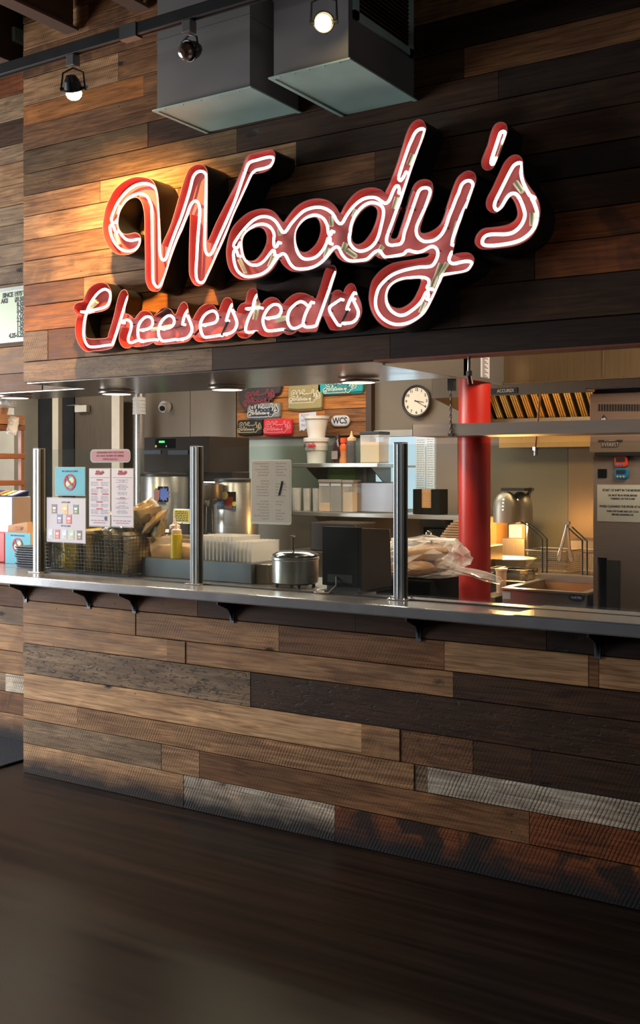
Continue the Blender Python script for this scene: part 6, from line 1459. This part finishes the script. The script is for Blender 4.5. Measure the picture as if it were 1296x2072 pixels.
G().box(b+.001, b+.012, Yr+.02, yb_, .3, z1_-.015).build('dark_side', M_['black'], t)
a_, b_, c_, d_ = R(1151, 1202, 1184, 1217, Yr)
el = lambda f: [((a_+b_)/2+(b_-a_)/2*f*math.cos(2*math.pi*i/24), (c_+d_)/2+(d_-c_)/2*f*math.sin(2*math.pi*i/24)) for i in range(24)]
G().prism(el(1.0), Yr-.003, Yr-.001).build('badge_rim', M_['chrome'], t); bdg = G().prism(el(.88), Yr-.0045, Yr-.003).build('badge', M_['navy'], t)
text('Cook Rite', (d_-c_)*.48, M_['paper'], t, ((a_+b_)/2, Yr-.005, (c_+d_)/2+.002), sx=.72, bold=.0006)
a_, b_, c_, d_ = R(1018, 1193, 1034, 1212, Yr)
G().box(a_, b_, Yr-.0015, Yr-.0005, c_, d_).build('label_sheet', P('fryer_label', srgb(170, 166, 166), .6), t); G().box(a_, b_, Yr-.0022, Yr-.0015, d_-(d_-c_)*.16, d_).build('label_stripe', M_['inkr'], t)
G().box(a+.05, a+.12, Yr+.08, yb_-.08, .0, .29).box(b-.12, b-.05, Yr+.08, yb_-.08, .0, .29).build('legs', M_['steeld'], t)
# fryer baskets and tongs
meshm = P('basket_wire', srgb(190, 170, 140), .3, .9)
def fbasket(p0, p1, pt, pb, Y, dp, label, handle=None):
    a_ = U(p0, 1120, Y=Y).x; b_ = U(p1, 1120, Y=Y).x; z1_ = U((p0+p1)/2, pt, Y=Y).z; z0_ = U((p0+p1)/2, pb, Y=Y).z
    t = thing('fryer_basket', label, 'basket', ((a_+b_)/2, Y, z0_), 'fryer baskets')
    g = G()
    for z in (z0_, z1_): g.tube([(a_, Y, z), (b_, Y, z), (b_, Y+dp, z), (a_, Y+dp, z)], .004, 6, closed=True)
    g.build('rim', meshm, t)
    g = G(); n_ = int((b_-a_)/.011)
    for i in range(n_+1):
        x_ = a_+(b_-a_)*i/n_; g.cyl((x_, Y, z0_), (x_, Y, z1_), .0009, n=4, caps=False); g.cyl((x_, Y+dp, z0_), (x_, Y+dp, z1_), .0009, n=4, caps=False)
    n_ = int((z1_-z0_)/.011)
    for i in range(n_+1):
        z = z0_+(z1_-z0_)*i/n_; g.tube([(a_, Y, z), (b_, Y, z), (b_, Y+dp, z), (a_, Y+dp, z)], .0009, 4, closed=True)
    n_ = int(dp/.014)
    for i in range(n_+1):
        y_ = Y+dp*i/n_
        for x_ in (a_, b_): g.cyl((x_, y_, z0_), (x_, y_, z1_), .0009, n=4, caps=False)
        g.cyl((a_, y_, z0_), (b_, y_, z0_), .0009, n=4, caps=False)
    tag(g.build('wire_mesh', meshm, t), kind='stuff')
    return t
zrim = .95
t1 = fbasket(1064, 1146, 1115, 1163, 2.12, .24, 'left wire fryer basket with a bent black handle')
q = [U(*v, Y=2.12) for v in ((1099, 1162), (1099, 1090), (1088, 1078), (1068, 1062), (1056, 1056))]
for dx in (0, .028): G().tube([(p_.x+dx, p_.y-.006, p_.z) for p_ in q], .0045, 8).build('handle', M_['black'], t1, smooth=True)
t2 = fbasket(1148, 1210, 1118, 1163, 2.16, .24, 'right wire fryer basket, partly behind the tall steel cabinet')
q = [U(*v, Y=2.16) for v in ((1180, 1165), (1180, 1094), (1158, 1074), (1150, 1066))]
for dx in (0, .028): G().tube([(p_.x+dx, p_.y-.006, p_.z) for p_ in q], .0045, 8).build('handle', M_['black'], t2, smooth=True)
Yt = 2.098
q = [U(*v, Y=Yt) for v in ((1149, 1060), (1136, 1110), (1131, 1135), (1153, 1112), (1158, 1137))]
t = thing('serving_tongs', 'steel serving tongs hanging open from the fryer basket handle', 'tongs', (q[0].x, Yt, q[2].z))
for (m_, e_) in ((q[1], q[2]), (q[3], q[4])):
    g = G(); d_ = (m_-q[0]).normalized(); s_ = Vector((d_.z, 0, -d_.x))
    def strip(pA, pB, wa, wb):
        g.add([pA-s_*wa+Vector((0, -.002, 0)), pA+s_*wa+Vector((0, -.002, 0)), pB+s_*wb+Vector((0, -.002, 0)), pB-s_*wb+Vector((0, -.002, 0)), pA-s_*wa+Vector((0, .006, 0)), pA+s_*wa+Vector((0, .006, 0)), pB+s_*wb+Vector((0, .006, 0)), pB-s_*wb+Vector((0, .006, 0))], [(0, 1, 2, 3), (7, 6, 5, 4), (0, 4, 5, 1), (1, 5, 6, 2), (2, 6, 7, 3), (3, 7, 4, 0)])
    strip(q[0], m_, .006, .008); strip(m_, m_+(e_-m_)*.6, .008, .014); strip(m_+(e_-m_)*.6, e_, .014, .009)
    g.build('arm', M_['chrome'], t, bevel=.001)
G().cyl(q[0]+Vector((0, -.008, .006)), q[0]+Vector((0, .012, .006)), .014, n=14).build('hinge', M_['chrome'], t, smooth=True)
one(G().box(U(1150, 1100, Y=2.9).x, U(1230, 1100, Y=2.9).x, 2.9, 3.2, .931, U(1180, 1094, Y=2.9).z), 'back_burner_unit', M_['steeld'], 'dark steel unit behind the tongs and baskets', 'unit', bevel=.005)
one(G().box(U(996, 1100, Y=3.0).x-.2, U(1005, 1100, Y=3.0).x, 3.0, 3.2, .931, U(1005, 1048, Y=3.0).z), 'cardboard_box', P('lit_cardboard', srgb(200, 140, 80), .8), 'orange-lit cardboard box beside the red column', 'box')
a_, b_, c_, d_ = R(1014, 1090, 1062, 1140, 2.80)
one(G().box(a_, b_, 2.80, 2.92, .931, d_), 'steel_bin', M_['steeld'], 'dark steel bin behind the shiny bowl', 'bin', bevel=.005)
# ------------------------------------------------------------------ tall steel broiler cabinet at the right
Yv = 1.5
x0 = U(1200, 1000, Y=Yv).x; zt = U(1250, 796, Y=Yv).z; zm = U(1250, 916, Y=Yv).z; zl = U(1250, 923, Y=Yv).z
t = thing('broiler_cabinet', 'tall stainless broiler cabinet with a slotted vent at the right edge', 'cabinet', (x0+.4, Yv, 0))
bs = P('broiler_steel', srgb(172, 146, 130), .34, .6, stretch=(.5, 1, 25), var=.15)
G().box(x0-.006, x0+.9, Yv-.03, Yv+.55, zm, zt).build('upper_box', bs, t, bevel=.004)
xs0 = U(1210, 1180, Y=Yv).x; xs1 = U(1229, 1180, Y=Yv).x; xs2 = U(1256, 1180, Y=Yv).x; zsl = U(1232, 1129, Y=Yv).z
G().box(x0+.004, x0+.9, Yv, Yv+.5, zsl, zl).box(x0+.004, xs0, Yv, Yv+.5, .1, zsl).box(xs1, x0+.9, Yv+.0, Yv+.5, .1, zsl).build('lower_box', bs, t)
G().box(xs0, xs1, Yv+.05, Yv+.06, .1, zsl).build('slot_recess', M_['dark'], t)
G().box(xs1, xs2, Yv-.006, Yv, .1, zsl-.01).build('slot_door', P('slot_door_steel', srgb(96, 86, 80), .4, .8), t)
G().box(x0+.02, x0+.88, Yv-.03, Yv+.5, zl+.001, zm).build('neck', M_['dark'], t)
G().box(x0-.02, x0+.9, Yv-.05, Yv+.5, zt+.022, zt+.03).build('top_plate', M_['steel'], t); G().box(x0+.01, x0+.88, Yv+.0, Yv+.4, zt+.001, zt+.021).build('top_gap', M_['dark'], t)
Yv2 = Yv-.032
for k in range(20):
    px = 1213.5+5.55*k
    xx = U(px, 824, Y=Yv2).x; za = U(px, 832, Y=Yv2).z; zb = U(px, 817.5, Y=Yv2).z
    G().prism(rounded(xx-.0042, xx+.0042, za, zb, .004, 3), Yv2-.0006, Yv2+.002).build('vent_slot', M_['dark'], t)
tri = [U(*v, Y=Yv2) for v in ((1214, 851), (1223, 839), (1232, 851))]
G().prism([(v.x, v.z) for v in tri], Yv2-.002, Yv2-.0005).build('emblem', M_['ink'], t)
tri = [U(*v, Y=Yv2) for v in ((1216.5, 851), (1219, 845.5), (1221.5, 848), (1224, 844.5), (1229.5, 851))]
G().prism([(v.x, v.z) for v in tri], Yv2-.003, Yv2-.002).build('emblem_peak', M_['paper'], t)
a_, b_, c_, d_ = R(1212, 890, 1261, 905, Yv2)
G().box(a_, b_, Yv2-.0015, Yv2-.0005, c_+(d_-c_)*.74, d_).build('name_strip', M_['ink'], t)
text('ECO-FRIENDLY', (d_-c_)*.26, P('pale_lettering', srgb(190, 170, 160), .5), t, ((a_+b_)/2, Yv2-.002, c_+(d_-c_)*.87), sx=.95)
text('EVEREST', (d_-c_)*.76, M_['ink'], t, ((a_+b_)/2, Yv2-.002, c_+(d_-c_)*.34), sx=.80, bold=.0022)
text('EVEREST', (d_-c_)*.76, P('pale_lettering2', srgb(196, 170, 156), .5), t, ((a_+b_)/2, Yv2-.0032, c_+(d_-c_)*.34), sx=.80, bold=.0002)
a_, b_, c_, d_ = R(1211, 949, 1229, 967, Yv-.001)
G().box(a_, b_, Yv-.006, Yv-.0005, c_, d_).build('black_knob_plate', M_['matblack'], t, bevel=.002)
for k, (px, col, scol, lab) in enumerate([((1245, 922, 1271, 945), (226, 70, 34), (90, 130, 180), 'orange-red digital timer on the broiler cabinet'), ((1245, 947, 1272, 969), (20, 120, 170), (226, 160, 130), 'blue digital timer below the orange-red one')]):
    a_, b_, c_, d_ = R(*px, Yv-.012)
    t = thing('kitchen_timer', lab, 'timer', ((a_+b_)/2, Yv-.01, c_))
    G().prism(rounded(a_, b_, c_, d_, (b_-a_)*.24), Yv-.02, Yv-.001).build('case', solid('timer_%d' % k, *col, .3), t, bevel=.003)
    w_, h_ = b_-a_, d_-c_
    G().prism(rounded(a_+w_*.14, b_-w_*.16, c_+h_*.45, c_+h_*.82, .004), Yv-.0212, Yv-.0201).build('screen', M_['ink'], t)
    for f in (.24, .46, .70): G().cyl((a_+w_*f, Yv-.020, c_+h_*.22), (a_+w_*f, Yv-.0225, c_+h_*.22), w_*.07, n=10).build('button', solid('timer_button_%d' % k, *scol, .4), t)
a_, b_, c_, d_ = R(1209, 981, 1318, 1056, Yv-.003)
t = thing('fryer_notice', 'white printed instruction notice on the broiler cabinet', 'notice', ((a_+b_)/2, Yv-.002, c_))
G().box(a_, b_, Yv-.0025, Yv-.0008, c_, d_).build('sheet', P('notice_paper', srgb(206, 196, 180), .7, var=.06), t)
hh = d_-c_; xm = (a_+b_)/2
for fz, s_, sz in [(.15, 'START OF SHIFT IN THE MORNING', .085), (.29, 'OIL MUST BE IN FRYER BEFORE', .07), (.38, 'TURNING ON THE FLAME', .07), (.59, 'WHEN CLEANING THE FRYER AT NIGHT', .085), (.72, 'TURN OFF FLAME AND LET COOL', .07), (.81, 'BEFORE DRAINING OIL', .07)]:
    text(s_, hh*sz, M_['ink'], t, (xm-.005, Yv-.003, d_-hh*fz), sx=.82, bold=.0003)
# ------------------------------------------------------------------ bread bags and boxes left of the column
Yg = .75
xa = U(765, 1180, Y=Yg).x; xb = U(925, 1180, Y=Yg).x; ztab = U(830, 1172, Y=Yg).z
one(G().box(xa-.15, xb, Yg-.05, Yg+.36, 0, ztab-.14), 'bread_table', M_['steeld'], 'dark steel table under the bread bags', 'table', bevel=.004)
one(G().box(xa, xb-.13, Yg-.02, Yg+.30, ztab-.139, ztab-.001), 'black_crate', M_['matblack'], 'black crate under the bread bags', 'crate', bevel=.006)
film = clear('bag_film', (.90, .80, .76, 1), .16, .12)
bread = P('bread_crust', srgb(176, 128, 84), .8, bump=.3, scale=20, var=.25)
t = thing('bread_bag', 'large see-through bag of long rolls between the third post and the red column', 'bag', ((xa+xb)/2, Yg+.05, ztab))
def sausage(pA, pB, r, seed=0):
    n_ = 10; P3 = []; g = G(); vs = []; fs = []; A_, B_ = Vector(pA), Vector(pB); d_ = (B_-A_); a1 = d_.normalized().orthogonal().normalized(); a2 = d_.normalized().cross(a1); m_ = 14
    for i in range(n_+1):
        u = i/n_; rr = r*max(.04, (1-abs(2*u-1)**3.5))**.5; c_ = A_+d_*u
        for k in range(m_): q_ = 2*math.pi*k/m_; vs.append(c_+(a1*math.cos(q_)+a2*math.sin(q_)*.85)*rr)
    for i in range(n_):
        for k in range(m_): l = (k+1) % m_; fs.append((i*m_+k, i*m_+l, (i+1)*m_+l, (i+1)*m_+k))
    fs += [tuple(reversed(range(m_))), tuple(range(n_*m_, (n_+1)*m_))]
    return g.add(vs, fs)
for k, (dx0, dx1, z_, y_) in enumerate([(.04, .30, .045, .03), (.05, .32, .050, .12), (.03, .29, .045, .21), (.08, .31, .115, .08), (.07, .30, .118, .17)]):
    sausage((xa+dx0, Yg+y_, ztab+z_), (xa+dx1, Yg+y_+.01, ztab+z_+.01), .04).build('bread_roll', bread, t, smooth=True)
def crumple(cx, cyy, z0_, rx, ry, h_, seed, name, mat, parent, sq=.5):
    r_ = random.Random(seed); g = G(); n_, m_ = 26, 12; vs = []; fs = []
    for j in range(m_+1):
        ph = math.pi*j/m_
        for i in range(n_):
            q_ = 2*math.pi*i/n_; s_ = 1+r_.uniform(-.12, .12)
            vs.append((cx+rx*s_*math.sin(ph)**sq*math.cos(q_), cyy+ry*s_*math.sin(ph)**sq*math.sin(q_), z0_+max(.002, h_*(.5-.5*math.cos(ph))*(1+r_.uniform(-.07, .07)))))
    for j in range(m_):
        for i in range(n_): l = (i+1) % n_; fs.append((j*n_+i, j*n_+l, (j+1)*n_+l, (j+1)*n_+i))
    g.add(vs, fs); return g.build(name, mat, parent, smooth=False)
crumple(xa+.19, Yg+.12, ztab, .24, .17, .20, 3, 'film', film, t)
g = G(); r_ = random.Random(4)
for k in range(0):
    zz = ztab+.02+.012*k; x_ = xa+.38
    g.add([(x_-.05, Yg-.02+.02*k, zz+.03), (x_+.16+r_.uniform(-.05, .07), Yg-.03+.015*k, zz-.03+r_.uniform(0, .02)), (x_+.10, Yg+.02*k, zz+.01), (x_-.03, Yg+.03*k, zz-.02)], [(0, 1, 2), (0, 2, 3)])
tp = []; n_ = 12
for j, (u, rr) in enumerate([(0, .075), (.05, .045), (.09, .03), (.15, .035), (.22, .045), (.29, .030)]):
    for i in range(n_):
        q_ = 2*math.pi*i/n_; k_ = rr*(1+r_.uniform(-.3, .3)); tp.append((xa+.33+u, Yg+.08+k_*math.cos(q_), ztab+.065-u*.18+k_*.55*math.sin(q_)))
g.add(tp, [(j*n_+i, j*n_+(i+1) % n_, (j+1)*n_+(i+1) % n_, (j+1)*n_+i) for j in range(5) for i in range(n_)])
g.build('bag_tail', film, t)
x_ = U(900, 1100, Y=1.05).x
t = thing('meat_bag', 'pink-tinged plastic bag standing behind the bread, left of the red column', 'bag', (x_-.03, 1.2, U(880, 1165, Y=1.2).z))
z_ = ztab-.139
crumple(x_-.04, 1.24, z_, .12, .09, U(885, 1108, Y=1.2).z-z_, 9, 'film', clear('pink_film', (.90, .72, .68, 1), .5, .25), t, .35)
one(G().box(x_-.3, x_+.07, 1.14, 1.36, 0, z_-.001), 'low_table', M_['steeld'], 'low steel table under the pink-tinged bag', 'table')
# stack of kraft paper sheets
Yk2 = 2.0; zk0 = U(905, 1108, Y=Yk2).z; zk1 = U(915, 1052, Y=Yk2).z; nk = 11
xk0 = U(884, 1100, Y=Yk2).x; xk1 = U(945, 1100, Y=Yk2).x
one(G().box(xk0-.5, xk1+.02, 1.9, 2.5, 0, zk0-.002), 'prep_cabinet', M_['steeld'], 'steel cabinet under the kraft paper stack and tap', 'cabinet', bevel=.005)
for k in range(nk):
    f = k/(nk-1); z = zk0+(zk1-zk0)*k/nk; e = .11*(f**1.6)
    g = G().box(xk0+e+random.uniform(-.004, .004), xk1, Yk2, Yk2+.22, z, z+(zk1-zk0)/nk*.82)
    one(g, 'kraft_bundle', M_['kraft'], ORD[nk-1-k]+' bundle of kraft food trays from the top, left of the red column', 'food trays', 'kraft tray bundles in a stack', bevel=.004)
# tap and sink
Ys = 2.0; p0 = U(874, 1108, Y=Ys); p1 = U(874, 1085, Y=Ys); p2 = U(868, 1078, Y=Ys)
t = thing('sink_tap', 'chrome gooseneck tap behind the bread bag', 'tap', (p0.x, Ys, zk0))
G().tube(catmull([(0, 0), (1, 1)], False, 1) and [(p0.x, Ys, zk0), (p1.x, Ys, p1.z), (p1.x-.008, Ys, p1.z+.022), (p1.x-.028, Ys, p1.z+.028), (p2.x-.012, Ys, p2.z), (p2.x-.014, Ys, p2.z-.02)], .008, 10).build('spout', M_['chrome'], t, smooth=True)
G().cyl((p2.x-.014, Ys, p2.z-.02), (p2.x-.014, Ys, p2.z-.04), .013, n=12).build('aerator', M_['chrome'], t, smooth=True)
a_, b_, c_, d_ = R(849, 1070, 890, 1090, 3.3)
t = thing('black_notice_board', 'black board with faint writing on the wall under the lower shelf', 'board', ((a_+b_)/2, 3.46, c_))
G().box(a_-.05, b_+.05, 3.465, 3.498, c_, d_).build('board', M_['matblack'], t)
g = G()
for i in range(4): scribble(g, a_, b_, d_-(d_-c_)*(.25+.18*i), .008, 3.4645, i)
g.build('chalk_marks', P('faint_marks', srgb(110, 100, 90), .8), t)
a_, b_, c_, d_ = R(842, 1096, 890, 1112, 2.35)
one(G().box(a_, b_, 2.35, 2.45, zk0-.001, d_), 'white_carton', P('white_carton', srgb(226, 214, 190), .6), 'pale carton behind the tap', 'carton', bevel=.004)
# worktable under the shelves
one(G().box(U(545, 1100, Y=2.6).x+.1, U(850, 1100, Y=2.6).x, 2.6, 3.45, 0, 1.0), 'rear_counter', M_['steeld'], 'dark steel counter below the wall shelves', 'counter')
a_, b_, c_, d_ = R(628, 1096, 720, 1130, 2.7)
one(G().box(a_, b_, 2.7, 3.0, 1.001, U(670, 1058, Y=2.7).z), 'dark_equipment', P('dark_machine', srgb(46, 38, 34), .5), 'dark machine under the lower shelf behind the black terminal', 'machine', bevel=.01)
